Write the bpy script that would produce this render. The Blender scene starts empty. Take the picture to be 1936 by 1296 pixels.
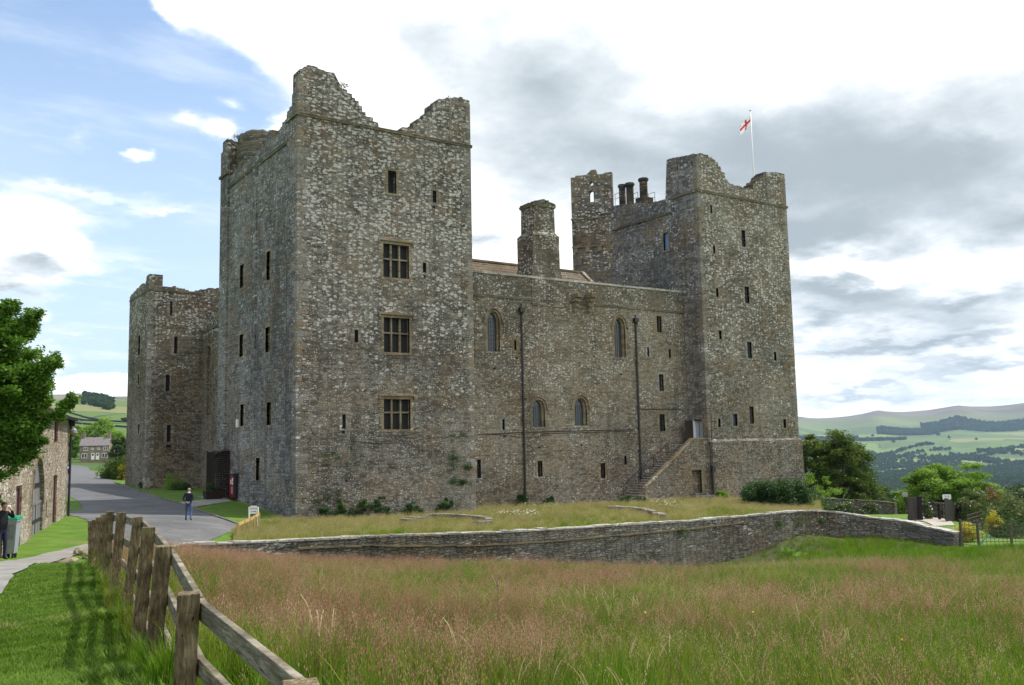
import bpy, bmesh, math, random
import numpy as np
from mathutils import Vector, Matrix, geometry
random.seed(7); rng = np.random.default_rng(11)
SC = bpy.context.scene
COL = SC.collection
R = math.radians

# ------------------------------------------------------------------ camera
F_PX = 1754.1                       # focal length in photo pixels (1936 wide)
PT, RO, YA = np.radians([6.387, -1.18, 55.553])
fwd = np.array([np.cos(YA)*np.cos(PT), np.sin(YA)*np.cos(PT), np.sin(PT)])
_r = np.array([np.sin(YA), -np.cos(YA), 0.0]); _u = np.cross(_r, fwd)
RRt = _r*np.cos(RO)+_u*np.sin(RO); UUt = -_r*np.sin(RO)+_u*np.cos(RO)
def ray(px, py): return fwd+RRt*(px-968)/F_PX-UUt*(py-648)/F_PX
CAM = -ray(563, 985)*60
def at(px, py, d): return CAM+ray(px, py)*d
def pl(px, py, ax, val):
    d = ray(px, py); return CAM+d*((val-CAM[ax])/d[ax])
cam = bpy.data.cameras.new('camera'); cam.sensor_width = 36; cam.lens = F_PX/1936*36
cam.clip_start = 0.1; cam.clip_end = 40000
camo = bpy.data.objects.new('camera', cam); COL.objects.link(camo)
M = Matrix(((RRt[0], UUt[0], -fwd[0], CAM[0]), (RRt[1], UUt[1], -fwd[1], CAM[1]), (RRt[2], UUt[2], -fwd[2], CAM[2]), (0, 0, 0, 1)))
camo.matrix_world = M; SC.camera = camo

# ------------------------------------------------------------------ exposure
SC.view_settings.view_transform = 'Standard'; SC.view_settings.look = 'None'
SC.view_settings.gamma = 1; SC.view_settings.exposure = 0.32
SC.cycles.volume_bounces = 0
SC.cycles.max_bounces = 6; SC.cycles.diffuse_bounces = 3; SC.cycles.transparent_max_bounces = 8

# ------------------------------------------------------------------ node helper
class NT:
    def __init__(s, tree): s.t = tree; s.n = tree.nodes; s.l = tree.links
    def new(s, typ, props=None, **ins):
        nd = s.n.new(typ)
        for k, v in (props or {}).items(): setattr(nd, k, v)
        for k, v in ins.items():
            key = k.replace('_', ' ') if k.replace('_', ' ') in nd.inputs else k
            if key[0] == 'i' and key[1:].isdigit(): sock = nd.inputs[int(key[1:])]
            else: sock = nd.inputs[key]
            s.set(sock, v)
        return nd
    def set(s, sock, v):
        if isinstance(v, bpy.types.NodeSocket): s.l.new(v, sock)
        elif isinstance(v, bpy.types.Node): s.l.new(v.outputs[0], sock)
        else: sock.default_value = v
    def math(s, op, a, b=0.0, c=None, clamp=False):
        nd = s.n.new('ShaderNodeMath'); nd.operation = op; nd.use_clamp = clamp
        s.set(nd.inputs[0], a); s.set(nd.inputs[1], b)
        if c is not None: s.set(nd.inputs[2], c)
        return nd.outputs[0]
    def vmath(s, op, a, b=(0, 0, 0)):
        nd = s.n.new('ShaderNodeVectorMath'); nd.operation = op
        s.set(nd.inputs[0], a); s.set(nd.inputs[1], b)
        return nd.outputs[0]
    def mix(s, f, a, b, blend='MIX'):
        nd = s.n.new('ShaderNodeMix'); nd.data_type = 'RGBA'; nd.blend_type = blend
        s.set(nd.inputs[0], f); s.set(nd.inputs[6], a if not isinstance(a, tuple) else c4(a)); s.set(nd.inputs[7], b if not isinstance(b, tuple) else c4(b))
        return nd.outputs[2]
    def noise(s, vec, scale, detail=4, rough=.55, dim='3D', out=0, dist=0):
        nd = s.n.new('ShaderNodeTexNoise'); nd.noise_dimensions = dim
        s.set(nd.inputs['Vector'], vec); nd.inputs['Scale'].default_value = scale
        nd.inputs['Detail'].default_value = detail; nd.inputs['Roughness'].default_value = rough; nd.inputs['Distortion'].default_value = dist
        return nd.outputs[out]
    def ramp(s, f, stops, interp='LINEAR'):
        nd = s.n.new('ShaderNodeValToRGB'); nd.color_ramp.interpolation = interp
        cr = nd.color_ramp
        while len(cr.elements) < len(stops): cr.elements.new(.5)
        for e, (p, c) in zip(cr.elements, stops):
            e.position = p; e.color = c4(c) if isinstance(c, tuple) else (c, c, c, 1)
        s.set(nd.inputs[0], f); return nd.outputs[0]
    def smooth(s, v, a, b, c=0.0, d=1.0):
        nd = s.n.new('ShaderNodeMapRange'); nd.interpolation_type = 'SMOOTHSTEP'
        s.set(nd.inputs[0], v)
        for i, q in enumerate((a, b, c, d)): nd.inputs[i+1].default_value = q
        return nd.outputs[0]
def c4(c): return tuple(c)+(1,) if len(c) == 3 else tuple(c)

# ------------------------------------------------------------------ world: sky with clouds
SUN_AZ = R(-2.5); SUN_EL = R(56)     # from +X, seen high to the right beyond the castle
sdir = Vector((math.cos(SUN_AZ)*math.cos(SUN_EL), math.sin(SUN_AZ)*math.cos(SUN_EL), math.sin(SUN_EL)))
W = bpy.data.worlds.new('World'); SC.world = W; W.use_nodes = True
wt = NT(W.node_tree); W.node_tree.nodes.clear()
SKYS = 0.1
sky = wt.new('ShaderNodeTexSky', dict(sky_type='NISHITA', sun_disc=False, sun_elevation=SUN_EL, sun_rotation=math.pi/2-SUN_AZ, altitude=250, air_density=1.0, dust_density=1.2, ozone_density=1.0))
tc = wt.new('ShaderNodeTexCoord'); dvec = tc.outputs['Generated']
sep = wt.new('ShaderNodeSeparateXYZ', None, Vector=dvec)
az = wt.math('ARCTAN2', sep.outputs[1], sep.outputs[0]); el = wt.math('ARCSINE', sep.outputs[2])
ae = wt.new('ShaderNodeCombineXYZ', None, X=az, Y=el, Z=0.0).outputs[0]
# noise domain: stretched near the horizon like a cloud layer
den = wt.math('ADD', wt.math('MAXIMUM', sep.outputs[2], 0.0), 0.22)
cl = wt.new('ShaderNodeCombineXYZ', None, X=wt.math('DIVIDE', sep.outputs[0], den), Y=wt.math('DIVIDE', sep.outputs[1], den), Z=0.0).outputs[0]
n1 = wt.noise(cl, 2.6, 9, .58)
n2 = wt.noise(wt.vmath('ADD', cl, (7.3, 2.1, 0)), 1.6, 7, .55)
n3 = wt.noise(wt.vmath('ADD', cl, (1.3, 9.1, 3)), 6.0, 8, .62)
warp = wt.noise(cl, 3.5, 6, .6, out=1)
aew = wt.vmath('ADD', ae, wt.vmath('MULTIPLY', wt.vmath('SUBTRACT', warp, (.5, .5, .5)), (.12, .09, 0)))
def azel(px, py):
    d = ray(px, py); d = d/np.linalg.norm(d); return math.atan2(d[1], d[0]), math.asin(d[2])
def blob(px, py, rx, ry, w):
    a, e = azel(px, py); sa = rx/F_PX*1.15; se = ry/F_PX
    mp = wt.n.new('ShaderNodeMapping'); mp.vector_type = 'TEXTURE'
    wt.set(mp.inputs['Vector'], aew); mp.inputs['Location'].default_value = (a, e, 0); mp.inputs['Scale'].default_value = (sa, se, 1)
    g = wt.n.new('ShaderNodeTexGradient'); g.gradient_type = 'QUADRATIC_SPHERE'; wt.set(g.inputs[0], mp.outputs[0])
    return wt.math('MULTIPLY', g.outputs['Fac'], w)
def total(lst):
    s = None
    for b in lst:
        v = blob(*b); s = v if s is None else wt.math('ADD', s, v)
    return s
a_l, _ = azel(470, 300); a_r, _ = azel(760, 300)
# azimuth falls towards the right of the picture: cloud deck covers everything right of ~ (600)
deck = wt.new('ShaderNodeMapRange', dict(interpolation_type='SMOOTHSTEP')); wt.set(deck.inputs[0], wt.new('ShaderNodeSeparateXYZ', None, Vector=aew).outputs[0])
for i, q in enumerate((a_r, a_l, 1.0, 0.0)): deck.inputs[i+1].default_value = q
CB = [(25, 455, 190, 115, 1.6), (470, 5, 215, 130, 2.3), (600, 100, 130, 130, 1.5), (345, 10, 70, 60, 1.0), (20, 470, 150, 95, 2.4), (110, 480, 110, 55, 1.3), (-40, 545, 160, 60, 1.5), (60, 420, 70, 40, .8),
      (130, 365, 330, 34, .62), (165, 275, 120, 60, .5), (290, 292, 40, 26, 1.1), (375, 240, 50, 34, .8), (432, 255, 48, 42, 1.0), (430, 190, 70, 34, .5), (545, 240, 50, 55, 1.6),
      (340, 400, 100, 24, .6), (450, 345, 130, 26, .5), (300, 500, 260, 34, .5), (200, 742, 420, 26, 1.5), (70, 690, 120, 46, 1.0), (75, 610, 40, 50, .7), (140, 640, 70, 12, .7), (300, 740, 200, 30, .8)]
HB = [(592, 50, 24, 70, -1.3), (1570, 645, 120, 26, -1.4), (1850, 615, 90, 20, -.9), (1640, 690, 180, 14, -.9), (1380, 600, 200, 30, -.6), (1750, 590, 60, 14, -.8)]
dens = wt.math('ADD', total(CB), wt.math('MULTIPLY', deck.outputs[0], 1.5))
dens = wt.math('ADD', dens, total(HB))
dens = wt.math('ADD', dens, wt.math('MULTIPLY', wt.math('SUBTRACT', n1, .52), 1.7))
cov = wt.smooth(dens, .10, .82)
GB = [(1700, 610, 420, 120, .55), (1600, 660, 260, 30, .5), (1850, 600, 180, 26, .4), (30, 520, 150, 40, .4), (1000, 150, 420, 260, .85), (820, 40, 300, 170, .45), (1500, 330, 620, 230, 1.1), (1150, 280, 360, 170, .6), (1400, 260, 330, 170, .5), (1560, 440, 300, 70, 1.0), (1780, 300, 300, 160, .75), (1930, 420, 260, 110, .8), (1600, 545, 220, 56, 1.3),
      (1830, 565, 240, 44, 1.0), (1560, 600, 170, 36, .8), (930, 470, 120, 50, .8), (70, 500, 110, 50, 1.0), (20, 560, 100, 46, .9), (1900, 690, 260, 26, .7), (1620, 745, 200, 24, .6), (1750, 640, 260, 24, .8), (1270, 90, 200, 60, -.5), (1560, 60, 380, 90, -.6), (1250, 190, 120, 50, -.2), (700, 150, 130, 140, -.5), (1850, 250, 100, 50, -.4), (1500, 500, 260, 24, -.8), (1700, 500, 200, 20, -.7)]
gray = wt.math('ADD', total(GB), wt.math('MULTIPLY', wt.math('SUBTRACT', n2, .33), 1.2))
gray = wt.math('ADD', gray, wt.math('MULTIPLY', wt.math('SUBTRACT', n3, .5), .95))
gray = wt.smooth(gray, .0, 1.35)
ccol = wt.ramp(gray, [(0, (12.0, 12.1, 12.1)), (.2, (9.2, 9.5, 9.7)), (.45, (6.9, 7.4, 7.8)), (.75, (5.1, 5.7, 6.1)), (1, (3.8, 4.35, 4.75))])
# clear sky: physical sky lifted by thin veil near horizon
veil = wt.smooth(el, 0.0, .6, .8, .10)
clear = wt.mix(veil, wt.vmath('MULTIPLY', sky.outputs[0], (1.22, 1.40, 1.60)), (6.6, 8.1, 9.4))
clear = wt.mix(wt.math('MULTIPLY', wt.smooth(n2, .5, .8), .16), clear, (9.5, 9.7, 9.9))
thin = wt.math('MULTIPLY', wt.smooth(wt.noise(wt.vmath('MULTIPLY', wt.vmath('ADD', cl, (3.1, .7, 0)), (1.0, 2.6, 1)), 2.2, 8, .62), .48, .72), wt.smooth(el, .1, .5, .7, .25))
clear = wt.mix(thin, clear, (9.0, 9.5, 10.0))
skyc = wt.mix(cov, clear, ccol)
bg = wt.new('ShaderNodeBackground', None, Color=skyc, Strength=SKYS)
wo = wt.new('ShaderNodeOutputWorld', None, Surface=bg.outputs[0])
W.cycles.sampling_method = 'MANUAL'; W.cycles.sample_map_resolution = 512

sun = bpy.data.lights.new('sun', 'SUN'); sun.energy = 4.2; sun.angle = R(.55); sun.color = (1, .955, .88)
suno = bpy.data.objects.new('sun', sun); COL.objects.link(suno)
suno.rotation_euler = (-sdir).to_track_quat('-Z', 'Y').to_euler()

# ------------------------------------------------------------------ object helpers
def tag(o, label=None, cat=None, group=None, kind=None):
    if label: o['label'] = label
    if cat: o['category'] = cat
    if group: o['group'] = group
    if kind: o['kind'] = kind
    return o
def empty(name, loc=(0, 0, 0), rz=0.0):
    o = bpy.data.objects.new(name, None); COL.objects.link(o); o.location = tuple(loc); o.rotation_euler = (0, 0, rz); o.empty_display_size = .2
    return o
def np_mesh(name, V, Fc, mats, parent=None, midx=None, link=True, attr=None, smooth=False):
    """V (n,3), Fc (m,k) equal sized faces"""
    me = bpy.data.meshes.new(name); V = np.asarray(V, dtype=np.float32); Fc = np.asarray(Fc, dtype=np.int32)
    k = Fc.shape[1]
    me.vertices.add(len(V)); me.vertices.foreach_set('co', V.ravel())
    me.loops.add(Fc.size); me.loops.foreach_set('vertex_index', Fc.ravel())
    me.polygons.add(len(Fc)); me.polygons.foreach_set('loop_start', np.arange(0, Fc.size, k, dtype=np.int32))
    me.polygons.foreach_set('loop_total', np.full(len(Fc), k, dtype=np.int32))
    for m in mats: me.materials.append(m)
    if midx is not None: me.polygons.foreach_set('material_index', np.asarray(midx, dtype=np.int32))
    if smooth: me.polygons.foreach_set('use_smooth', np.ones(len(Fc), dtype=bool))
    if attr is not None:
        a = me.attributes.new('rnd', 'FLOAT', 'FACE'); a.data.foreach_set('value', np.asarray(attr, dtype=np.float32))
    me.update(calc_edges=True)
    o = bpy.data.objects.new(name, me)
    if link: COL.objects.link(o)
    if parent: o.parent = parent
    return o
class MB:
    def __init__(s): s.v = []; s.f = []; s.m = []
    def add(s, vs, fs, mi=0):
        b = len(s.v); s.v += [tuple(map(float, v)) for v in vs]; s.f += [tuple(b+i for i in f) for f in fs]; s.m += [mi]*len(fs)
    def box(s, lo, hi, mi=0, xf=None):
        x0, y0, z0 = lo; x1, y1, z1 = hi
        vs = [(x0, y0, z0), (x1, y0, z0), (x1, y1, z0), (x0, y1, z0), (x0, y0, z1), (x1, y0, z1), (x1, y1, z1), (x0, y1, z1)]
        if xf: vs = [xf(*v) for v in vs]
        s.add(vs, [(0, 3, 2, 1), (4, 5, 6, 7), (0, 1, 5, 4), (1, 2, 6, 5), (2, 3, 7, 6), (3, 0, 4, 7)], mi)
    def bar(s, a, b, w, h=None, up=(0, 0, 1), mi=0):
        a = Vector(a); b = Vector(b); d = (b-a).normalized(); up = Vector(up)
        if abs(d.dot(up)) > .99: up = Vector((0, 1, 0))
        x = d.cross(up).normalized(); z = x.cross(d); h = h or w
        vs = []
        for p in (a, b):
            for sx, sz in ((-1, -1), (1, -1), (1, 1), (-1, 1)): vs.append(p+x*sx*w/2+z*sz*h/2)
        s.add(vs, [(0, 1, 2, 3), (7, 6, 5, 4), (0, 4, 5, 1), (1, 5, 6, 2), (2, 6, 7, 3), (3, 7, 4, 0)], mi)
    def tube(s, pts, rad, n=8, mi=0, cap=True):
        pts = [Vector(p) for p in pts]; rad = rad if hasattr(rad, '__len__') else [rad]*len(pts); rings = []
        for i, p in enumerate(pts):
            d = (pts[min(i+1, len(pts)-1)]-pts[max(i-1, 0)]).normalized()
            ref = Vector((0, 0, 1)) if abs(d.z) < .95 else Vector((1, 0, 0))
            x = d.cross(ref).normalized(); y = d.cross(x)
            rings.append([p+(x*math.cos(2*math.pi*k/n)+y*math.sin(2*math.pi*k/n))*rad[i] for k in range(n)])
        vs = [v for rg in rings for v in rg]; fs = []
        for i in range(len(pts)-1):
            for k in range(n): fs.append((i*n+k, i*n+(k+1) % n, (i+1)*n+(k+1) % n, (i+1)*n+k))
        if cap: fs.append(tuple(range(n-1, -1, -1))); fs.append(tuple(range((len(pts)-1)*n, len(pts)*n)))
        s.add(vs, fs, mi)
    def prism(s, poly, z0, z1, mi=0):
        n = len(poly); vs = [(x, y, z0) for x, y in poly]+[(x, y, z1) for x, y in poly]
        s.add(vs, [tuple(range(n-1, -1, -1)), tuple(range(n, 2*n))]+[(i, (i+1) % n, n+(i+1) % n, n+i) for i in range(n)], mi)
    def build(s, name, mats, parent=None, smooth=False, bevel=0, link=True):
        me = bpy.data.meshes.new(name); me.from_pydata(s.v, [], s.f)
        if not isinstance(mats, (list, tuple)): mats = [mats]
        for m in mats: me.materials.append(m)
        me.polygons.foreach_set('material_index', np.array(s.m, dtype=np.int32))
        if smooth: me.polygons.foreach_set('use_smooth', np.ones(len(s.f), dtype=bool))
        me.update()
        o = bpy.data.objects.new(name, me)
        if link: COL.objects.link(o)
        if parent: o.parent = parent
        if bevel:
            md = o.modifiers.new('bevel', 'BEVEL'); md.width = bevel; md.segments = 2; md.limit_method = 'ANGLE'
        return o

# ------------------------------------------------------------------ materials
def mat(name, col=(.5, .5, .5), rough=.8, metal=0, spec=.3):
    m = bpy.data.materials.new(name); m.use_nodes = True; b = m.node_tree.nodes['Principled BSDF']
    b.inputs['Base Color'].default_value = c4(col); b.inputs['Roughness'].default_value = rough; b.inputs['Metallic'].default_value = metal
    b.inputs['Specular IOR Level'].default_value = spec
    return m
def nmat(name):
    m = bpy.data.materials.new(name); m.use_nodes = True; t = NT(m.node_tree); b = m.node_tree.nodes['Principled BSDF']
    b.inputs['Specular IOR Level'].default_value = .2; b.inputs['Roughness'].default_value = .9
    return m, t, b
def varied(name, c1, c2, scale=3, rough=.8, bump=.1, bscale=None, spec=.2, stretch=(1, 1, 1)):
    m, t, b = nmat(name); g = t.new('ShaderNodeTexCoord').outputs['Object']; g = t.vmath('MULTIPLY', g, stretch)
    n = t.noise(g, scale, 6, .65); t.set(b.inputs['Base Color'], t.ramp(n, [(.3, c1), (.7, c2)]))
    b.inputs['Roughness'].default_value = rough; b.inputs['Specular IOR Level'].default_value = spec
    if bump:
        bn = t.new('ShaderNodeBump', None, Height=t.noise(g, bscale or scale*4, 5, .6), Strength=bump, Distance=.02); t.set(b.inputs['Normal'], bn.outputs[0])
    return m
def stone_mat(name, dark, mid, light, cell=(3.2, 7.0), lichen=.5, ztop=None, orange=.1, moss=0.0, edge=.045, bumpd=.04, coursed=.7, ud_=(.97, 1.0), blob=(2.7, 5.2), mortar=.45, band=None):
    m, t, b = nmat(name)
    geo = t.new('ShaderNodeNewGeometry'); pos = geo.outputs['Position']; sp = t.new('ShaderNodeSeparateXYZ', None, Vector=pos)
    nsep = t.new('ShaderNodeSeparateXYZ', None, Vector=geo.outputs['Normal'])
    wn = t.noise(pos, 1.1, 3, .5, out=1); wn2 = t.noise(pos, 6.0, 2, .5, out=1)
    u = t.math('ADD', t.math('MULTIPLY', sp.outputs[0], ud_[0]), t.math('MULTIPLY', sp.outputs[1], ud_[1]))
    flat = t.math('GREATER_THAN', t.math('ABSOLUTE', nsep.outputs[2]), .7)
    vv = t.math('ADD', sp.outputs[2], t.math('MULTIPLY', flat, t.math('MULTIPLY', t.math('SUBTRACT', sp.outputs[1], sp.outputs[0]), .8)))
    uvv = t.new('ShaderNodeCombineXYZ', None, X=u, Y=vv, Z=0.0).outputs[0]
    uvv = t.vmath('ADD', uvv, t.vmath('MULTIPLY', t.vmath('SUBTRACT', wn, (.5, .5, .5)), (.5, .28, 0)))
    uvv = t.vmath('ADD', uvv, t.vmath('MULTIPLY', t.vmath('SUBTRACT', wn2, (.5, .5, .5)), (.13, .09, 0)))
    def voro(vec, feat, rnd=.85, scale=1.0):
        v = t.new('ShaderNodeTexVoronoi', dict(voronoi_dimensions='2D', feature=feat)); t.set(v.inputs['Vector'], vec); v.inputs['Scale'].default_value = scale
        v.inputs['Randomness'].default_value = rnd; return v
    uvs = t.vmath('MULTIPLY', uvv, (cell[0], cell[1], 1))
    v1 = voro(uvs, 'F1', coursed); ve = voro(uvs, 'DISTANCE_TO_EDGE', coursed)
    cs = t.new('ShaderNodeSeparateColor', None, Color=v1.outputs['Color'])
    big = t.noise(pos, .14, 4, .6); fine = t.noise(t.vmath('MULTIPLY', pos, (.75, .75, 1.9)), 9, 6, .78); midn = t.noise(pos, .9, 5, .65)
    f = t.math('ADD', t.math('MULTIPLY', cs.outputs[0], .42), t.math('ADD', t.math('MULTIPLY', t.math('SUBTRACT', big, .5), 1.25), t.math('MULTIPLY', t.math('SUBTRACT', fine, .5), 1.5)))
    f = t.math('ADD', f, t.math('MULTIPLY', t.math('SUBTRACT', midn, .5), .55))
    col = t.ramp(f, [(.0, dark), (.3, mid), (.8, light)])
    hue = t.noise(pos, .33, 4, .6)
    col = t.mix(t.smooth(hue, .48, .64, 0, .6), col, t.mix(.5, col, (.21, .145, .085))); col = t.mix(t.smooth(hue, .46, .34, 0, .5), col, t.mix(.5, col, (.19, .19, .185)))
    of = t.math('MULTIPLY', t.math('GREATER_THAN', t.math('ADD', cs.outputs[1], t.math('MULTIPLY', t.math('SUBTRACT', hue, .5), 1.3)), 1-orange), .5)
    col = t.mix(of, col, t.mix(cs.outputs[2], (.23, .15, .085), (.25, .20, .125)))
    st = t.noise(t.vmath('MULTIPLY', pos, (.8, .8, .09)), 1.0, 4, .6)
    col = t.mix(t.math('MULTIPLY', t.smooth(st, .5, .7), .42), col, (.055, .049, .038))
    # bed joints: thin level dark lines and paler weathered bands that mark the courses
    bj = t.noise(t.vmath('ADD', t.vmath('MULTIPLY', pos, (.35, .35, 6.5)), t.vmath('MULTIPLY', wn, (0, 0, 1.2))), 1.0, 3, .6)
    col = t.mix(t.smooth(bj, .56, .66, 0, .5), col, t.mix(.75, col, (.02, .018, .014)))
    col = t.mix(t.smooth(bj, .42, .34, 0, .25), col, t.mix(.6, col, (.34, .32, .27)))
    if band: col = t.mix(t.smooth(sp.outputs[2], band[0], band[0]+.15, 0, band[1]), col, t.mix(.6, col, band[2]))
    ef = t.smooth(ve.outputs['Distance'], .0, edge*2.2, 1.0, 0.0)
    col = t.mix(t.math('MULTIPLY', t.math('MULTIPLY', ef, mortar), t.smooth(fine, .3, .6, .5, 1.2)), col, (.028, .025, .02))
    hf = t.smooth(sp.outputs[2], ztop[0], ztop[1], ztop[2], ztop[3]) if ztop is not None else .5
    ln = t.noise(pos, .42, 5, .7); edgen = t.noise(pos, 7, 4, .7)
    # whole stones crusted with pale lichen
    vb = voro(t.vmath('MULTIPLY', uvv, (blob[0], blob[1], 1)), 'F1', .95); cb = t.new('ShaderNodeSeparateColor', None, Color=vb.outputs['Color'])
    sel = t.math('ADD', t.math('ADD', cb.outputs[0], t.math('MULTIPLY', t.math('SUBTRACT', ln, .5), 2.6)), t.math('MULTIPLY', t.math('SUBTRACT', hf, .5), 1.0))
    rad = t.math('MULTIPLY', t.smooth(sel, 1.02-lichen*.62, 1.3-lichen*.5), t.math('ADD', .25, t.math('MULTIPLY', cb.outputs[1], .26)))
    dd = t.math('ADD', vb.outputs['Distance'], t.math('MULTIPLY', t.math('SUBTRACT', edgen, .5), .62))
    L1 = t.smooth(t.math('SUBTRACT', rad, dd), -.02, .05)
    # small specks everywhere
    v2 = voro(t.vmath('ADD', t.vmath('MULTIPLY', uvv, (.8, 1.5, 1)), (3.7, 1.1, 0)), 'F1', 1.0, 8.0); c2 = t.new('ShaderNodeSeparateColor', None, Color=v2.outputs['Color'])
    s2 = t.math('ADD', c2.outputs[0], t.math('MULTIPLY', t.math('SUBTRACT', ln, .5), 1.0))
    L2 = t.math('MULTIPLY', t.smooth(s2, 1.05-lichen*.62, 1.15-lichen*.5), t.smooth(t.math('ADD', v2.outputs['Distance'], t.math('MULTIPLY', t.math('SUBTRACT', fine, .5), .3)), .42, .30))
    lf = t.math('MAXIMUM', t.math('MULTIPLY', L1, .86), t.math('MULTIPLY', L2, .62))
    lf = t.math('MULTIPLY', lf, t.smooth(t.noise(pos, 22, 4, .75), .3, .55, .45, 1.0))
    col = t.mix(lf, col, t.mix(c2.outputs[1], (.44, .435, .405), (.66, .655, .625)))
    if moss:
        mf = t.math('MULTIPLY', t.math('MULTIPLY', t.smooth(midn, .5, .62), t.smooth(fine, .4, .6)), moss)
        up = t.smooth(nsep.outputs[2], .3, .8)
        col = t.mix(t.math('MAXIMUM', mf, t.math('MULTIPLY', up, moss)), col, (.05, .075, .02))
    t.set(b.inputs['Base Color'], col); b.inputs['Roughness'].default_value = .93; b.inputs['Specular IOR Level'].default_value = .12
    h = t.math('ADD', t.math('MULTIPLY', t.smooth(ve.outputs['Distance'], 0, .16), .6), t.math('MULTIPLY', fine, .7))
    h = t.math('ADD', h, t.math('MULTIPLY', cs.outputs[1], .45))
    bn = t.new('ShaderNodeBump', None, Height=h, Strength=1.0, Distance=bumpd); t.set(b.inputs['Normal'], bn.outputs[0])
    return m
DK, MD, LT = (.085, .078, .066), (.205, .190, .163), (.36, .34, .295)
m_front = stone_mat('rubble_stone_front', DK, MD, LT, (3.0, 6.4), .60, (2, 20, .10, .92), .08)
m_side = stone_mat('rubble_stone_side', (0.106, 0.103, 0.100), (0.244, 0.236, 0.224), (0.409, 0.396, 0.373), (2.2, 4.6), .26, (5, 24, .3, .6), .07, mortar=.85)
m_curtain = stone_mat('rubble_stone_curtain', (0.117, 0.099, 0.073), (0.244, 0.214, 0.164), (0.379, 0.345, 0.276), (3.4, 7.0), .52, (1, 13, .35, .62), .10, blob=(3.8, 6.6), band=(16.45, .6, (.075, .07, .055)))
m_right = stone_mat('rubble_stone_right', (0.092, 0.083, 0.065), (0.212, 0.191, 0.154), (0.370, 0.339, 0.281), (3.2, 6.8), .56, (1, 24, .2, .85), .10, blob=(2.8, 5.2))
m_far = stone_mat('rubble_stone_far', (0.078, 0.066, 0.049), (0.178, 0.155, 0.121), (0.310, 0.276, 0.222), (2.6, 5.6), .40, (8, 20, .05, .9), .10, mortar=.6)
m_core = stone_mat('ruin_core_stone', (.045, .042, .03), (.13, .115, .085), (.24, .22, .17), (3, 5), .3, None, .2, .5)
m_ash = stone_mat('dressed_stone', (.15, .125, .085), (.26, .22, .155), (.36, .32, .24), (1.1, 2.4), .25, None, .3, 0, .02, .02)
m_ashg = stone_mat('grey_dressed_stone', (.13, .12, .10), (.23, .215, .19), (.34, .325, .3), (1.1, 2.4), .45, None, .15, 0, .02, .02)
m_dry = stone_mat('dry_stone_wall', (.085, .08, .066), (.215, .205, .172), (.38, .36, .31), (3.0, 9.0), .30, None, .04, .12, .10, .06, .55, (.95, -.62), (3, 9), .5)
m_turret = stone_mat('turret_stone', (.07, .06, .048), (.16, .14, .11), (.27, .24, .2), (1.5, 3.2), .3, (10, 30, .3, .8), .22, 0, .04, .04, .6, (.8, -.7))
m_cope = stone_mat('coping_stone', (.30, .28, .25), (.44, .42, .39), (.56, .54, .51), (1.6, 1.6), .5, None, .1, .08, .02, .03, .6, (.95, -.62))
m_barn = stone_mat('barn_stone', (.20, .16, .11), (.38, .32, .24), (.52, .46, .37), (3.0, 6.0), .3, None, .25, 0, .05, .04)
m_dark = mat('dark_opening', (.012, .012, .013), .6)
m_glass = mat('leaded_glass', (.05, .06, .07), .12, 0, .6)
m_blueglass = mat('bluish_glass', (.12, .22, .42), .1, 0, .6)  # pane evenly tinted blue
m_iron = mat('black_iron', (.012, .012, .015), .45, 0, .5)
m_pipe = mat('black_painted_pipe', (.015, .014, .018), .4, 0, .5)
m_string = stone_mat('string_course_stone', (.10, .085, .06), (.18, .16, .12), (.27, .25, .2), (1.2, 3), .3, None, .3, .4, .02, .02)
m_rooft = stone_mat('stone_slate_roof', (.13, .10, .075), (.24, .19, .145), (.34, .28, .22), (2.2, 5), .2, None, .45, .1, .07, .06, .3)
# ------------------------------------------------------------------ terrain
CX, CY = CAM[0], CAM[1]
FX, FY = math.cos(YA), math.sin(YA); RX, RY = math.sin(YA), -math.cos(YA)
def ud(u, d): return (CX+RX*u+FX*d, CY+RY*u+FY*d)          # right / forward of the viewpoint, level ground coordinates
ctrl = []
def G(px, py, d): ctrl.append(tuple(at(px, py, d)))
def Gz(px, d, z): p = at(px, 648, d); ctrl.append((p[0], p[1], z))
def GU(u, d, z): x, y = ud(u, d); ctrl.append((x, y, z))
G(356, 986, 48.7); G(125, 975, 50.8); G(45, 1028, 34.9); G(20, 1057, 30); G(127, 897, 127); G(180, 873, 320)
ctrl += [(0, 0, -.03), (0, 17, 1.2), (0, 8, .55), (0, 41.4, .95), (-.5, 47, 1.2), (5.5, 41.4, .8), (-6, 6, .65), (-14, 12, 1.15), (-8, 25, 1.15), (-16, 45, 1.6), (-12, 60, 1.9)]
G(330, 1031, 38); G(250, 1020, 38); G(200, 1050, 31)
for p in [(350, 1320, 4.7), (318, 1280, 6.6), (255, 1249, 8.4), (235, 1168, 10.3), (209, 1137, 12.1), (200, 1103, 13.9), (192, 1090, 15.7), (185, 1080, 17.4), (176, 1073, 19.1), (168, 1068, 20.8)]: G(*p)
GU(0, 0, 2.62); GU(-5, 5, 2.7); GU(-8, 12, 2.55); GU(-12, 20, 2.2); GU(-18, 28, 1.6); GU(4, 4, 2.55); GU(0, -10, 2.9); GU(-20, 5, 2.9); GU(20, -5, 2.3)
for d in (8, 15, 25, 35): GU(0, d, 2.6-.1*(d-7)); 
for d in (8, 15, 25, 35): GU(d*.35, d, 2.55-.108*(d-7))
for d in (15, 25, 33): GU(-d*.2, d, 2.4-.085*(d-7))
GU(30, 22, .2); GU(45, 30, -.9); GU(28, 38, -1.3); GU(60, 10, .6)
Gz(700, 41.5, -.8); Gz(560, 39.5, -.5); Gz(430, 37.7, -.05); Gz(900, 44.8, -1.75); Gz(1100, 48.6, -2.35); Gz(1300, 52.5, -2.85); Gz(1440, 56, -2.7)
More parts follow.
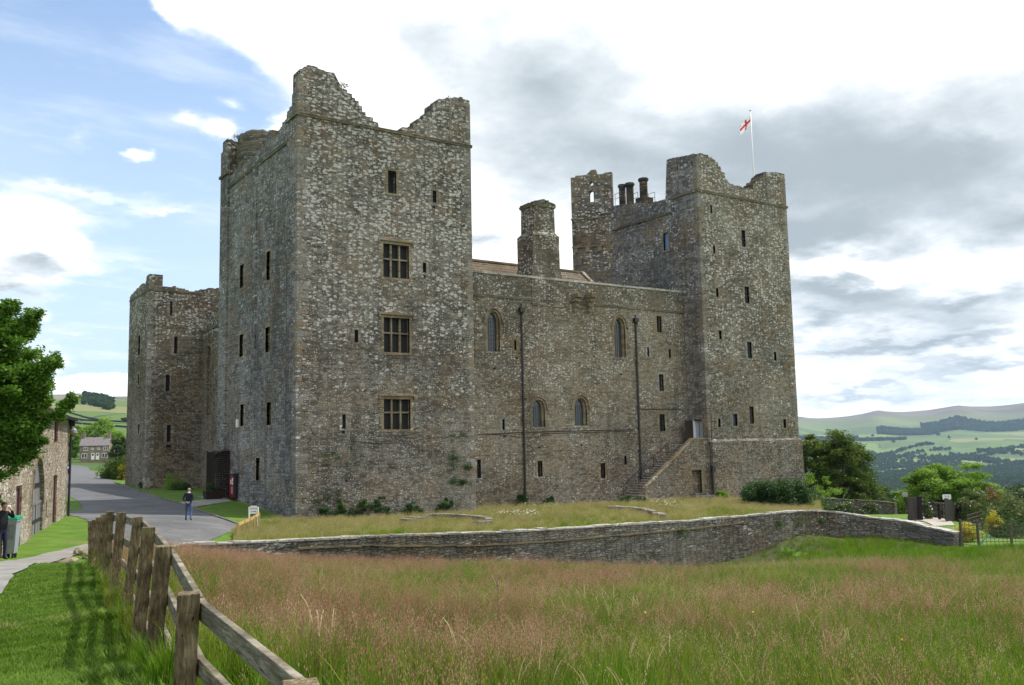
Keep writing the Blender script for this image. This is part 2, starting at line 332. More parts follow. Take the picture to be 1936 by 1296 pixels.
G(1480, 1028, 57); G(1577, 1019, 59.5); G(1619, 1012, 59.5); G(1674, 1020, 57.5); G(1758, 1028, 54.5); G(1819, 1037, 51.5)
G(1936, 1040, 48); G(1870, 1032, 51); Gz(1936, 58, -1.9)
Gz(1480, 63, -.9); Gz(1560, 64.5, -1.0); Gz(1600, 64, -1.25); Gz(1660, 63, -1.5); Gz(1520, 72, -1.0)
ctrl += [(13, 3, -.8), (26, 3, -1.2), (38, 3, -1.5), (52, 3, -1.4), (6, -3, -.7), (20, -8, -1.6), (35, -9, -2.2), (25, 25, -.5), (50, 25, -1.2), (20, 50, .3), (55, -8, -2.3)]
G(1700, 988, 76); G(1780, 985, 72); G(1640, 975, 72); G(1560, 972, 88); G(1650, 972, 86); Gz(1936, 76, -3.0); Gz(2200, 60, -3.2)
for px, k in ((1400, 1.0), (1500, 1.0), (1650, 1.18), (1800, 1.32), (1960, 1.38), (2500, 1.4)):
    for d, z in ((118, -8), (190, -16), (300, -28), (800, -65), (1500, -95), (2500, -105), (3500, -88), (4500, -42), (5500, 22), (6500, 125), (7500, 198), (8200, 190), (10000, 150)):
        Gz(px, d, z*(k if d > 5600 else (1+(k-1)*.6 if d > 4900 else 1)))
for px in (-900, -300, 60, 150, 240, 330):
    for d, z in ((500, 7), (700, 16), (1000, 41), (1400, 80), (1700, 110), (1850, 124 if px > 200 else 129), (2200, 126), (3500, 115), (6000, 100), (10000, 90)): Gz(px, d, z-((px-80)*.04 if d > 1300 and px < 400 else 0))
for px in (600, 850, 1150):
    for d, z in ((150, 0), (300, -2), (800, 5), (1500, 20), (3000, 40), (6000, 60), (10000, 60)): Gz(px, d, z*(850/px) if z > 0 else z)
for a in range(0, 360, 45):
    for r_, z in ((60, 2.5), (300, 3), (1500, 5), (6000, 10), (11000, 10)):
        x, y = math.cos(R(a)), math.sin(R(a))
        if x*FX+y*FY < .3: ctrl.append((CX+x*r_, CY+y*r_, z))
ctrl = np.array(ctrl)
def warp2(x, y):
    dx = np.asarray(x)-CX; dy = np.asarray(y)-CY; r_ = np.hypot(dx, dy)+1e-9; s_ = 25*np.arcsinh(r_/25)/r_
    return np.stack([dx*s_, dy*s_], -1)
class TPS:
    def __init__(s, P, lam=.4):
        s.q = warp2(P[:, 0], P[:, 1]); n = len(P); D = np.linalg.norm(s.q[:, None]-s.q[None], axis=-1)
        K = s.k(D)+np.eye(n)*lam; A = np.zeros((n+3, n+3)); A[:n, :n] = K; A[:n, n] = 1; A[:n, n+1:] = s.q; A[n, :n] = 1; A[n+1:, :n] = s.q.T
        s.w = np.linalg.lstsq(A, np.r_[s.f(P[:, 2]), 0, 0, 0], rcond=None)[0]
    @staticmethod
    def k(D): return np.where(D > 1e-9, D, 0)
    # heights are fitted in a compressed scale so that far hills do not swamp the near ground
    @staticmethod
    def f(z): return np.arcsinh(z/6.0)
    def __call__(s, x, y):
        q = warp2(x, y).reshape(-1, 2); out = np.empty(len(q))
        for i in range(0, len(q), 20000):
            D = np.linalg.norm(q[i:i+20000, None]-s.q[None], axis=-1); out[i:i+20000] = s.k(D)@s.w[:-3]+s.w[-3]+q[i:i+20000]@s.w[-2:]
        return (np.sinh(out)*6.0).reshape(np.shape(x))
terr = TPS(ctrl, 0.0)
def softn(x, y):
    return .05*np.sin(x*.9+1.3*np.sin(y*.37))*np.sin(y*.8+.7)+.03*np.sin(x*2.3+y*1.7)
def H(x, y):
    x = np.asarray(x, float); y = np.asarray(y, float); z = terr(x, y); d = np.hypot(x-CX, y-CY)
    far = np.clip((d-250)/900, 0, 1)
    z = z+softn(x, y)*.4*np.clip(1-d/120, 0, 1)
    return z+far*(3*np.sin(x/210+1.1*np.sin(y/330))*np.sin(y/260+.5)+1.0*np.sin(x/77+y/61))*np.clip(d/2500, .3, .8)
def H1(x, y): return float(H(np.array([x]), np.array([y]))[0])
def hit(px, py, zoff=0.0, hf=None, dmax=400):
    d = ray(px, py); t = 2.0; hf = hf or H1; prev = 2.0
    while t < dmax:
        p = CAM+d*t
        if p[2] < hf(p[0], p[1])+zoff:
            a, b_ = prev, t
            for _ in range(18):
                m_ = (a+b_)/2; p = CAM+d*m_
                if p[2] < hf(p[0], p[1])+zoff: b_ = m_
                else: a = m_
            return CAM+d*((a+b_)/2)
        prev = t; t *= 1.03
    return CAM+d*dmax
# ground sheet: polar grid about the viewpoint, fine where the photo looks
rad = np.concatenate([[0], np.geomspace(1.2, 12000, 430)])
angs = np.concatenate([np.arange(-40, 40, .3), np.arange(40, 320, 3)]); th = YA+np.radians(angs)
GX = CX+rad[:, None]*np.cos(th)[None]; GY = CY+rad[:, None]*np.sin(th)[None]; GZ = H(GX, GY)
nr, na = GX.shape; idx = np.arange(nr*na).reshape(nr, na)
Fq = np.stack([idx[:-1], np.roll(idx, -1, 1)[:-1], np.roll(idx, -1, 1)[1:], idx[1:]], -1).reshape(-1, 4)[:, ::-1]
mg, t, b = nmat('ground_grass')
geo = t.new('ShaderNodeNewGeometry'); pos = geo.outputs['Position']
dist = t.new('ShaderNodeVectorMath', dict(operation='DISTANCE')); t.set(dist.inputs[0], pos); dist.inputs[1].default_value = (CX, CY, 4.5); dist = dist.outputs['Value']
fineg = t.noise(pos, 14, 5, .7); medg = t.noise(pos, 1.1, 4, .6)
lawn = t.ramp(t.math('ADD', t.math('MULTIPLY', fineg, .5), t.math('MULTIPLY', medg, .5)), [(.3, (.04, .085, .008)), (.5, (.08, .155, .014)), (.7, (.15, .23, .03))])
# far pasture: field by field
wv = t.vmath('ADD', pos, t.vmath('MULTIPLY', t.vmath('SUBTRACT', t.noise(pos, .003, 3, .5, out=1), (.5, .5, .5)), (160, 160, 0)))
fv = t.new('ShaderNodeTexVoronoi', dict(voronoi_dimensions='2D', feature='F1')); t.set(fv.inputs['Vector'], t.vmath('MULTIPLY', wv, (.0042, .0030, 0))); fv.inputs['Scale'].default_value = 1
fe = t.new('ShaderNodeTexVoronoi', dict(voronoi_dimensions='2D', feature='DISTANCE_TO_EDGE')); t.set(fe.inputs['Vector'], t.vmath('MULTIPLY', wv, (.0042, .0030, 0))); fe.inputs['Scale'].default_value = 1
fc = t.new('ShaderNodeSeparateColor', None, Color=fv.outputs['Color'])
past = t.ramp(fc.outputs[0], [(0, (.04, .085, .014)), (.3, (.07, .13, .02)), (.55, (.11, .17, .03)), (.78, (.17, .185, .06)), (.93, (.055, .105, .02))], 'CONSTANT')
past = t.mix(t.math('MULTIPLY', t.noise(pos, .02, 4, .6), .35), past, (.13, .15, .05))
past = t.mix(t.smooth(fe.outputs['Distance'], .010, .022, .8, 0), past, (.02, .035, .012))
zz = t.new('ShaderNodeSeparateXYZ', None, Vector=pos).outputs[2]
moorm = t.math('ADD', zz, t.math('MULTIPLY', t.noise(pos, .002, 5, .6), 70))
past = t.mix(t.smooth(moorm, 60, 190, 0, .6), past, (.15, .145, .07)); moorm2 = t.smooth(moorm, 170, 228)
moor = t.ramp(t.noise(pos, .004, 6, .6), [(.35, (.085, .065, .055)), (.65, (.15, .13, .085))])
past = t.mix(moorm2, past, moor)
# scar and rough top of the near hill on the left
hillm = t.math('MULTIPLY', t.smooth(zz, 92, 106), t.smooth(dist, 2600, 2300)); past = t.mix(hillm, past, t.ramp(t.noise(pos, .01, 5, .6), [(.35, (.09, .095, .06)), (.65, (.19, .18, .14))]))
wear = t.smooth(t.noise(pos, .45, 6, .7), .56, .68, 0, .55); lawn = t.mix(wear, lawn, (.16, .15, .06))
col = t.mix(t.smooth(dist, 130, 260), lawn, past)
t.set(b.inputs['Base Color'], col)
bn = t.new('ShaderNodeBump', None, Height=fineg, Strength=.6, Distance=.04); t.set(b.inputs['Normal'], bn.outputs[0])
ground = np_mesh('ground', np.stack([GX, GY, GZ], -1).reshape(-1, 3), Fq, [mg], smooth=True); tag(ground, kind='structure')

def inpoly(x, y, poly):
    x = np.asarray(x); y = np.asarray(y); ins = np.zeros(x.shape, bool); n = len(poly)
    for i in range(n):
        x1, y1 = poly[i]; x2, y2 = poly[(i+1) % n]
        c = ((y1 > y) != (y2 > y)); ins ^= c & (x < (x2-x1)*(y-y1)/((y2-y1) if y2 != y1 else 1e-9)+x1)
    return ins
def resample(poly, step):
    out = []
    for i in range(len(poly)):
        a = np.array(poly[i]); b_ = np.array(poly[(i+1) % len(poly)]); n = max(1, int(np.linalg.norm(b_-a)/step))
        out += [tuple(a+(b_-a)*k/n) for k in range(n)]
    return out
def smoothpoly(pts, it=2, closed=True):
    for _ in range(it):
        q = []
        n = len(pts)
        for i in range(n if closed else n-1):
            a = np.array(pts[i]); b_ = np.array(pts[(i+1) % n]); q += [tuple(a*.75+b_*.25), tuple(a*.25+b_*.75)]
        pts = q if closed else [pts[0]]+q+[pts[-1]]
    return pts
def drape(name, poly, off, material, step=1.0, hf=None, kind='structure', jit=0.0):
    hf = hf or H; poly = resample(poly, step)
    if jit: rj = random.Random(len(poly)); poly = [(x+rj.uniform(-jit, jit), y+rj.uniform(-jit, jit)) for x, y in resample(poly, .5)]
    xs = [p[0] for p in poly]; ys = [p[1] for p in poly]
    gx, gy = np.meshgrid(np.arange(min(xs), max(xs), step), np.arange(min(ys), max(ys), step)); gx = gx.ravel()+.013; gy = gy.ravel()+.017
    k = inpoly(gx, gy, poly); pts = [Vector(p) for p in poly]+[Vector((x, y)) for x, y in zip(gx[k], gy[k])]
    ed = [(i, (i+1) % len(poly)) for i in range(len(poly))]
    r_ = geometry.delaunay_2d_cdt(pts, ed, [], 1, 1e-4)
    vs = np.array([(v.x, v.y) for v in r_[0]]); fs = np.array([f for f in r_[2] if len(f) == 3])
    c = vs[fs].mean(1); fs = fs[inpoly(c[:, 0], c[:, 1], poly)]
    z = hf(vs[:, 0], vs[:, 1])+off
    o = np_mesh(name, np.c_[vs, z], fs, [material], smooth=True)
    me = o.data
    if len(me.polygons) and me.polygons[0].normal.z < 0: me.flip_normals()
    return tag(o, kind=kind)
# asphalt road, path
ma, t, b = nmat('asphalt')
pos = t.new('ShaderNodeNewGeometry').outputs['Position']
nn = t.noise(pos, 30, 4, .7); nb = t.noise(pos, .35, 5, .6); ns = t.noise(t.vmath('MULTIPLY', pos, (.25, .8, 1)), .8, 4, .6)
col = t.ramp(t.math('ADD', t.math('MULTIPLY', nb, .7), t.math('MULTIPLY', nn, .3)), [(.3, (.085, .086, .09)), (.5, (.12, .12, .122)), (.72, (.185, .18, .172))])
col = t.mix(t.math('MULTIPLY', t.smooth(ns, .5, .68), .45), col, (.06, .06, .064))
tv_ = t.new('ShaderNodeTexVoronoi', dict(voronoi_dimensions='2D', feature='DISTANCE_TO_EDGE')); t.set(tv_.inputs['Vector'], t.vmath('ADD', pos, t.vmath('MULTIPLY', t.noise(pos, 1.5, 4, .7, out=1), (.8, .8, 0)))); tv_.inputs['Scale'].default_value = .28
col = t.mix(t.smooth(tv_.outputs['Distance'], .004, .012, .6, 0), col, (.03, .03, .03))
col = t.mix(t.smooth(t.noise(pos, .9, 6, .75), .58, .66, 0, .5), col, (.24, .225, .20))
t.set(b.inputs['Base Color'], col); b.inputs['Roughness'].default_value = .85
t.set(b.inputs['Normal'], t.new('ShaderNodeBump', None, Height=nn, Strength=.5, Distance=.02).outputs[0])
m_path = varied('worn_path_surface', (.16, .155, .145), (.27, .26, .24), 1.2, .9, .4, 20)
XY = lambda L: [tuple(hit(*p)[:2]) for p in L]
road_px = [(332, 1031), (395, 1024), (441, 1006), (450, 992), (420, 982), (366, 961), (334, 952), (300, 943), (255, 927), (216, 913), (203, 901), (172, 890), (163, 881), (110, 880), (60, 884), (60, 934),
           (123, 935), (150, 950), (158, 962), (148, 967), (123, 967), (126, 974), (168, 984), (174, 1000), (170, 1029), (180, 1044), (200, 1054), (240, 1054), (290, 1044)]
road_xy = XY(road_px)
road = drape('road', smoothpoly(road_xy, 1), .025, ma, 1.2, jit=.10)
path_px = [(176, 1026), (120, 1042), (60, 1055), (0, 1064), (-60, 1070), (-160, 1078), (-200, 1150), (-60, 1190), (2, 1125), (16, 1096), (50, 1078), (100, 1064), (150, 1048), (178, 1046)]
path_xy = XY(path_px)
pathway = drape('path', smoothpoly(path_xy, 1), .045, m_path, .7, jit=.05)
entry_xy = XY([(334, 951), (366, 960), (438, 949), (420, 941), (392, 945)])
drape('entrance_path', entry_xy, .035, varied('flag_paving', (.2, .19, .17), (.33, .31, .28), 1.5, .9, .3), .6)

# kerb along the lawn
def strip_pts(px_list, hf=None): return [hit(*p, 0, hf) for p in px_list]
def densify(pts, step):
    out = []
    for a, b_ in zip(pts[:-1], pts[1:]):
        n = max(1, int(np.linalg.norm(np.array(b_)-np.array(a))/step)); out += [np.array(a)+(np.array(b_)-np.array(a))*k/n for k in range(n)]
    return out+[np.array(pts[-1])]
kb = MB()
for seg in ([(452, 993), (420, 982), (366, 961)], [(334, 952), (300, 943), (255, 927), (216, 913)]):
    ps = densify(strip_pts(seg), .9)
    for a, b_ in zip(ps[:-1], ps[1:]):
        a = Vector((a[0], a[1], H1(a[0], a[1])+.02)); b_ = Vector((b_[0], b_[1], H1(b_[0], b_[1])+.02)); kb.bar(a, a+(b_-a)*.97, .14, .16+.02*random.random())
kerb = kb.build('kerb', stone_mat('kerb_stone', (.12, .11, .09), (.2, .19, .16), (.3, .29, .26), (1.5, 3), .3, None, .1, .2, .02, .02)); tag(kerb, kind='structure')

# ------------------------------------------------------------------ garden terrace behind the boundary wall
WALL = [(296, 1034.5, 34.5), (330, 1028, 38), (440, 1023.5, 39.7), (560, 1019, 41.5), (700, 1012, 43.5), (830, 1007.5, 45.5), (960, 1003, 47.5), (1130, 993, 50.7), (1300, 983, 54), (1400, 974.5, 56.3), (1480, 967, 58.3), (1522, 964, 59.6),
        (1560, 965, 60.2), (1591, 968.6, 60), (1647, 977, 59), (1716, 984, 57), (1772, 998, 54.5), (1811, 1006, 52)]
wall_top = [at(*p) for p in WALL]
tc_pts = [(p[0], p[1], p[2]-.16) for p in wall_top[2:13]]
tp = []
for i, (px, py, d) in enumerate(WALL): tp.append(wall_top[i]-np.array([0, 0, .12]))
tp = [(p[0], p[1], p[2]-(0, 0, 0, 0, 0, 0, 0, 0, .1, .35, .55, .8)[i_]) for i_, p in enumerate(tp[2:14])]
tp += [(0, 0, -.02), (-1.5, -3, .18), (5, 0, -.1), (13.5, 0, -.18), (15, 2.5, -.15), (25, 2.5, -.25), (38, -.2, -.42), (50, 0, -.6), (51, 3, -.8), (58, -4, -1.1), (60, 6, -1.3), (30, -3, -.3), (16, -5, -.1), (5, 4, 0), (30, 6, -.3), (45, 6, -.5)]
tp += [tuple(hit(*p)) for p in [(452, 994), (441, 1008), (500, 986)]]
tz = TPS(np.array(tp), 0.0)
def HT(x, y): return tz(x, y)
def HT1(x, y): return float(tz(np.array([x]), np.array([y]))[0])
terr_poly = [tuple(hit(*p)[:2]) for p in [(441, 1012), (447, 1000), (470, 990)]]+[(-.9, -.5), (0, .5), (6, 2), (13, 2), (15, 4), (38, 4), (40, 2), (49.9, 2), (51.5, 2.5), (53.5, 1)]
terr_poly += [tuple(p[:2]) for p in reversed(wall_top[2:13])]
m_tground = varied('rough_grass_soil', (.07, .08, .025), (.17, .17, .065), 2.5, .95, .6, 18)
terrace = drape('garden_terrace', terr_poly, 0.0, m_tground, .9, HT)
# paved walk along the foot of the curtain
walk_xy = [(24.5, -.6), (31, -.4), (33.5, 1.6), (30, 2.48), (21, 2.48), (22, .9)]
drape('garden_path', walk_xy, .012, varied('gravel_walk', (.2, .18, .15), (.34, .31, .26), 6, .95, .5, 40), .5, HT)

# ------------------------------------------------------------------ boundary wall (dry stone, coped)
def stone_wall(name, tops, base_fn, w, label, cat='wall', material=None, cope=True, cw=.09, copem=None, seed=1):
    rs = random.Random(seed); pts = densify(tops, .45); root = empty(name, (pts[0][0], pts[0][1], pts[0][2]-1)); tag(root, label, cat)
    body = MB(); cp = MB(); n = len(pts); base = Vector(root.location)
    L_ = []; R_ = []
    for i in range(n):
        a = pts[max(i-1, 0)]; b_ = pts[min(i+1, n-1)]; d = Vector((b_[0]-a[0], b_[1]-a[1], 0)).normalized(); nv = Vector((-d.y, d.x, 0))
        L_.append((pts[i], nv))
    vs = []
    for p, nv in L_:
        zt = p[2]-(.1 if cope else 0)+rs.uniform(-.02, .02)
        for sgn in (-1, 1):
            q = Vector((p[0], p[1], 0))+nv*sgn*w/2
            zb = base_fn(p[0], p[1])-.5; qb = Vector((p[0], p[1], 0))+nv*sgn*(w/2+.09)
            vs += [Vector((qb.x, qb.y, zb))-base, Vector((q.x, q.y, zt))-base]
    fs = []
    for i in range(n-1):
        a = i*4; c = a+4
        fs += [(a, c, c+1, a+1), (a+3, c+3, c+2, a+2), (a+1, c+1, c+3, a+3)]
    fs += [(0, 1, 3, 2), ((n-1)*4, (n-1)*4+2, (n-1)*4+3, (n-1)*4+1)]
    body.add(vs, fs); bo = body.build('wall_body', material or m_dry, root)
    if cope:
        i = 0.0; tot = n-1
        while i < tot-.3:
            L = rs.uniform(.75, 1.7); j = min(i+L, tot)
            def P_(t_):
                k = min(int(t_), n-2); f = t_-k; return Vector(L_[k][0])*(1-f)+Vector(L_[k+1][0])*f, L_[k][1]
            (a, nv), (c, _) = P_(i+.02), P_(j-.03); hh = rs.uniform(.075, .125); ex = rs.uniform(.02, .07); dz = rs.uniform(-.015, .02)
            a = a-base; c = c-base; v8 = []
            for p in (a, c):
                for sx, z_ in ((-1, -.105), (1, -.105), (1, -.105+hh+dz), (-1, -.105+hh+dz+rs.uniform(-.01, .01))): q = p+nv*sx*(w/2+ex); v8.append((q.x, q.y, p.z+z_))
            cp.add(v8, [(0, 1, 2, 3), (7, 6, 5, 4), (0, 4, 5, 1), (1, 5, 6, 2), (2, 6, 7, 3), (3, 7, 4, 0)]); i = j
        cp.build('coping', copem or m_cope, root, bevel=.012)
    return root
bw = stone_wall('boundary_wall', wall_top, lambda x, y: H1(x, y), .5, 'long grey dry stone wall with pale flat coping between the meadow and the castle garden')

lg = MB(); b_w = Vector(bw.location)
for i in range(3, 9):
    A, B = Vector(wall_top[i]), Vector(wall_top[i+1]); u_ = (B-A); u_.z = 0; L_ = u_.length; u_.normalize(); nn_ = Vector((u_.y, -u_.x, 0)); nn_ = nn_ if nn_.dot(Vector((FX, FY, 0))) < 0 else -nn_; k = 0.0
    dzA, dzB = [.40, .45, .62, .68, .62, .50, .42, .42][i-3], [.45, .62, .68, .62, .50, .42, .42, .42][i-3]
    while k < L_-.1:
        l_ = min(random.uniform(.5, 1.3), L_-k); f0, f1 = k/L_, (k+l_*.97)/L_; a = A.lerp(B, f0)+nn_*.30-Vector((0, 0, dzA+(dzB-dzA)*f0))-b_w; c = A.lerp(B, f1)+nn_*.30-Vector((0, 0, dzA+(dzB-dzA)*f1))-b_w; lg.bar(a+Vector((0, 0, random.uniform(-.025, .025))), c+Vector((0, 0, random.uniform(-.025, .025))), .13, .04+.05*random.random()); k += l_
lg.build('ledge', varied('mossy_ochre_ledge', (.10, .095, .07), (.24, .19, .10), 1.2, .9, .5, 10), bw)
# ------------------------------------------------------------------ castle
castle = empty('castle', (0, 0, 0)); tag(castle, 'huge grey rubble stone castle with ruined square corner towers', 'castle')
def jag(pts, step=(.28, .6), amp=.13, rs=None):
    """ragged masonry profile: short level steps along a polyline (u, z)"""
    rs = rs or random.Random(3); out = [pts[0]]
    for (u0, z0), (u1, z1) in zip(pts[:-1], pts[1:]):
        L = abs(u1-u0); s_ = rs.uniform(*step); u = u0; sg = 1 if u1 > u0 else -1
        while (u1-u)*sg > s_*.6:
            nu = u+sg*min(s_, abs(u1-u)); 
            if abs(u1-nu) < .15: nu = u1
            zz_ = z0+(z1-z0)*abs((u+nu)/2-u0)/max(L, 1e-6)+rs.uniform(-amp, amp)
            out += [(u+sg*.015*rs.random(), zz_+rs.uniform(-.02, .02)), (nu-sg*.02, zz_+rs.uniform(-.03, .03))]; u = nu; s_ = rs.uniform(*step)
    out.append(pts[-1]); return out
class Wall:
    """one face of a building: frame = origin + udir*u + z, outward normal n"""
    def __init__(s, o, u, n): s.o = Vector(o); s.u = Vector(u); s.n = Vector(n); s.holes = []
    def P(s, u, z, off=0.0): return s.o+s.u*u+s.n*off+Vector((0, 0, z))
    def from_px(s, px, py):
        d = Vector(ray(px, py)); o = Vector(CAM); t_ = (s.o-o).dot(s.n)/d.dot(s.n); p = o+d*t_-s.o; return p.dot(s.u), p.z+s.o.z
    def rect(s, x0, y0, x1, y1):
        xm, ym = (x0+x1)/2, (y0+y1)/2; a = s.from_px(x0, ym)[0]; b_ = s.from_px(x1, ym)[0]; return min(a, b_), s.from_px(xm, y1)[1], max(a, b_), s.from_px(xm, y0)[1]
    def face(s, mb, outline, mi=0, thick=None, mi2=None, caps=True):
        polys = [outline]+[h['poly'] for h in s.holes]; pts = []; ed = []
        for p in polys:
            b_ = len(pts); pts += [Vector(q) for q in p]; ed += [(b_+i, b_+(i+1) % len(p)) for i in range(len(p))]
        r_ = geometry.delaunay_2d_cdt(pts, ed, [], 1, 1e-5); vs = np.array([(v.x, v.y) for v in r_[0]]); fs = np.array([f for f in r_[2] if len(f) == 3]); c = vs[fs].mean(1)
        k = inpoly(c[:, 0], c[:, 1], outline)
        for h in s.holes: k &= ~inpoly(c[:, 0], c[:, 1], h['poly'])
        mb.add([s.P(u, z) for u, z in vs], [tuple(f) for f in fs[k]], mi)
        for h in s.holes:
            p = h['poly']; n = len(p); dp = h['depth']
            mb.add([s.P(u, z) for u, z in p]+[s.P(u, z, -dp) for u, z in p], [(i, (i+1) % n, n+(i+1) % n, n+i) for i in range(n)], h.get('mi', mi))
        if thick:
            n = len(outline); mb.add([s.P(u, z) for u, z in outline]+[s.P(u, z, -thick) for u, z in outline], [(i, (i+1) % n, n+(i+1) % n, n+i) for i in range(n) if caps or abs(outline[i][0]-outline[(i+1) % n][0]) > 1e-6 or abs(outline[i][1]-outline[(i+1) % n][1]) < 3]+[tuple(range(n, 2*n))], mi if mi2 is None else mi2)
    def add_hole(s, poly, depth=.35, mi=0): s.holes.append(dict(poly=poly, depth=depth, mi=mi))
def arch(u0, z0, u1, z1, k=.5, n=7):
    """lancet outline: straight jambs and pointed head"""
    w = u1-u0; sp = z1-w*(.5+k*.5); pts = [(u0, z0), (u1, z0), (u1, sp)]
    for i in range(1, n): a = i/n; pts.append((u1-w/2*(1-math.cos(a*math.pi/2)) if k < .3 else u1-w/2*(a**1.7), sp+(z1-sp)*(math.sin(a*math.pi/2))**.9))
    pts.append(((u0+u1)/2, z1))
    for i in range(n-1, 0, -1): a = i/n; pts.append((u0+w/2*(1-math.cos(a*math.pi/2)) if k < .3 else u0+w/2*(a**1.7), sp+(z1-sp)*(math.sin(a*math.pi/2))**.9))
    pts.append((u0, sp)); return pts
def wbox(mb, wl, u0, z0, u1, z1, o0, o1, mi=0):
    vs = [wl.P(u0, z0, o0), wl.P(u1, z0, o0), wl.P(u1, z0, o1), wl.P(u0, z0, o1), wl.P(u0, z1, o0), wl.P(u1, z1, o0), wl.P(u1, z1, o1), wl.P(u0, z1, o1)]
    mb.add(vs, [(0, 3, 2, 1), (4, 5, 6, 7), (0, 1, 5, 4), (1, 2, 6, 5), (2, 3, 7, 6), (3, 0, 4, 7)], mi)
def surround(mb, wl, u0, z0, u1, z1, mi, rs, w=.16, big=.3, head=.24, sill=.16, off=.022):
    z = z0
    wbox(mb, wl, u0-w*1.1, z1, u1+w*1.1, z1+head, -.2, off, mi); wbox(mb, wl, u0-w, z0-sill, u1+w, z0, -.2, off, mi)
    for side in (0, 1):
        z = z0; k = rs.random() < .5
        while z < z1-.05:
            h = min(rs.uniform(.28, .5), z1-z); h = z1-z if z1-z-h < .15 else h; ww = (big if k else w)*rs.uniform(.85, 1.1)
            if side: wbox(mb, wl, u1, z+.006, u1+ww, z+h-.006, -.2, off*rs.uniform(.6, 1.3), mi)
            else: wbox(mb, wl, u0-ww, z+.006, u0, z+h-.006, -.2, off*rs.uniform(.6, 1.3), mi)
            z += h; k = not k
rsw = random.Random(21)
WIN = []      # windows to build after the wall they sit in
def slit(wl, box, depth=.32, pane=None, dress=True, part='window', orange=False):
    u0, z0, u1, z1 = wl.rect(*box); wl.add_hole([(u0, z0), (u1, z0), (u1, z1), (u0, z1)], depth); WIN.append((wl, 'slit', (u0, z0, u1, z1), depth, pane, dress))
def mullioned(wl, box):
    u0, z0, u1, z1 = wl.rect(*box); wl.add_hole([(u0, z0), (u1, z0), (u1, z1), (u0, z1)], .38, 1); WIN.append((wl, 'mull', (u0, z0, u1, z1), .38, None, True))
def lancet(wl, box, k=.5, depth=.38):
    u0, z0, u1, z1 = wl.rect(*box); p = arch(u0, z0, u1, z1, k); wl.add_hole(p, depth, 1); WIN.append((wl, 'lancet', (u0, z0, u1, z1), depth, p, k))
def hood(mb, wl, poly, u0, u1, zs, w, off, mi, stop=True):
    """moulding following an arch outline from the springing upward"""
    c = ((u0+u1)/2, zs); pp = [p for p in poly[2:]]; 
    q = []
    for i, p in enumerate(pp):
        a = pp[max(i-1, 0)]; b_ = pp[min(i+1, len(pp)-1)]; d = Vector((b_[0]-a[0], b_[1]-a[1])).normalized(); nn_ = Vector((d.y, -d.x)); q.append((p, nn_))
    for (p, n1_), (p2, n2_) in zip(q[:-1], q[1:]):
        A = [Vector(p)+n1_*w[0], Vector(p2)+n2_*w[0], Vector(p2)+n2_*w[1], Vector(p)+n1_*w[1]]
        vs = [wl.P(x.x, x.y, -.05) for x in A]+[wl.P(x.x, x.y, off) for x in A]
        mb.add(vs, [(0, 3, 2, 1), (4, 5, 6, 7), (0, 1, 5, 4), (1, 2, 6, 5), (2, 3, 7, 6), (3, 0, 4, 7)], mi)
    if stop:
        for (p, n_), sg in ((q[0], 1), (q[-1], -1)):
            x = Vector(p)+n_*(w[0]+w[1])/2; wbox(mb, wl, x.x-.09+sg*.08, x.y-.1, x.x+.09+sg*.08, x.y+.06, -.05, off+.01, mi)
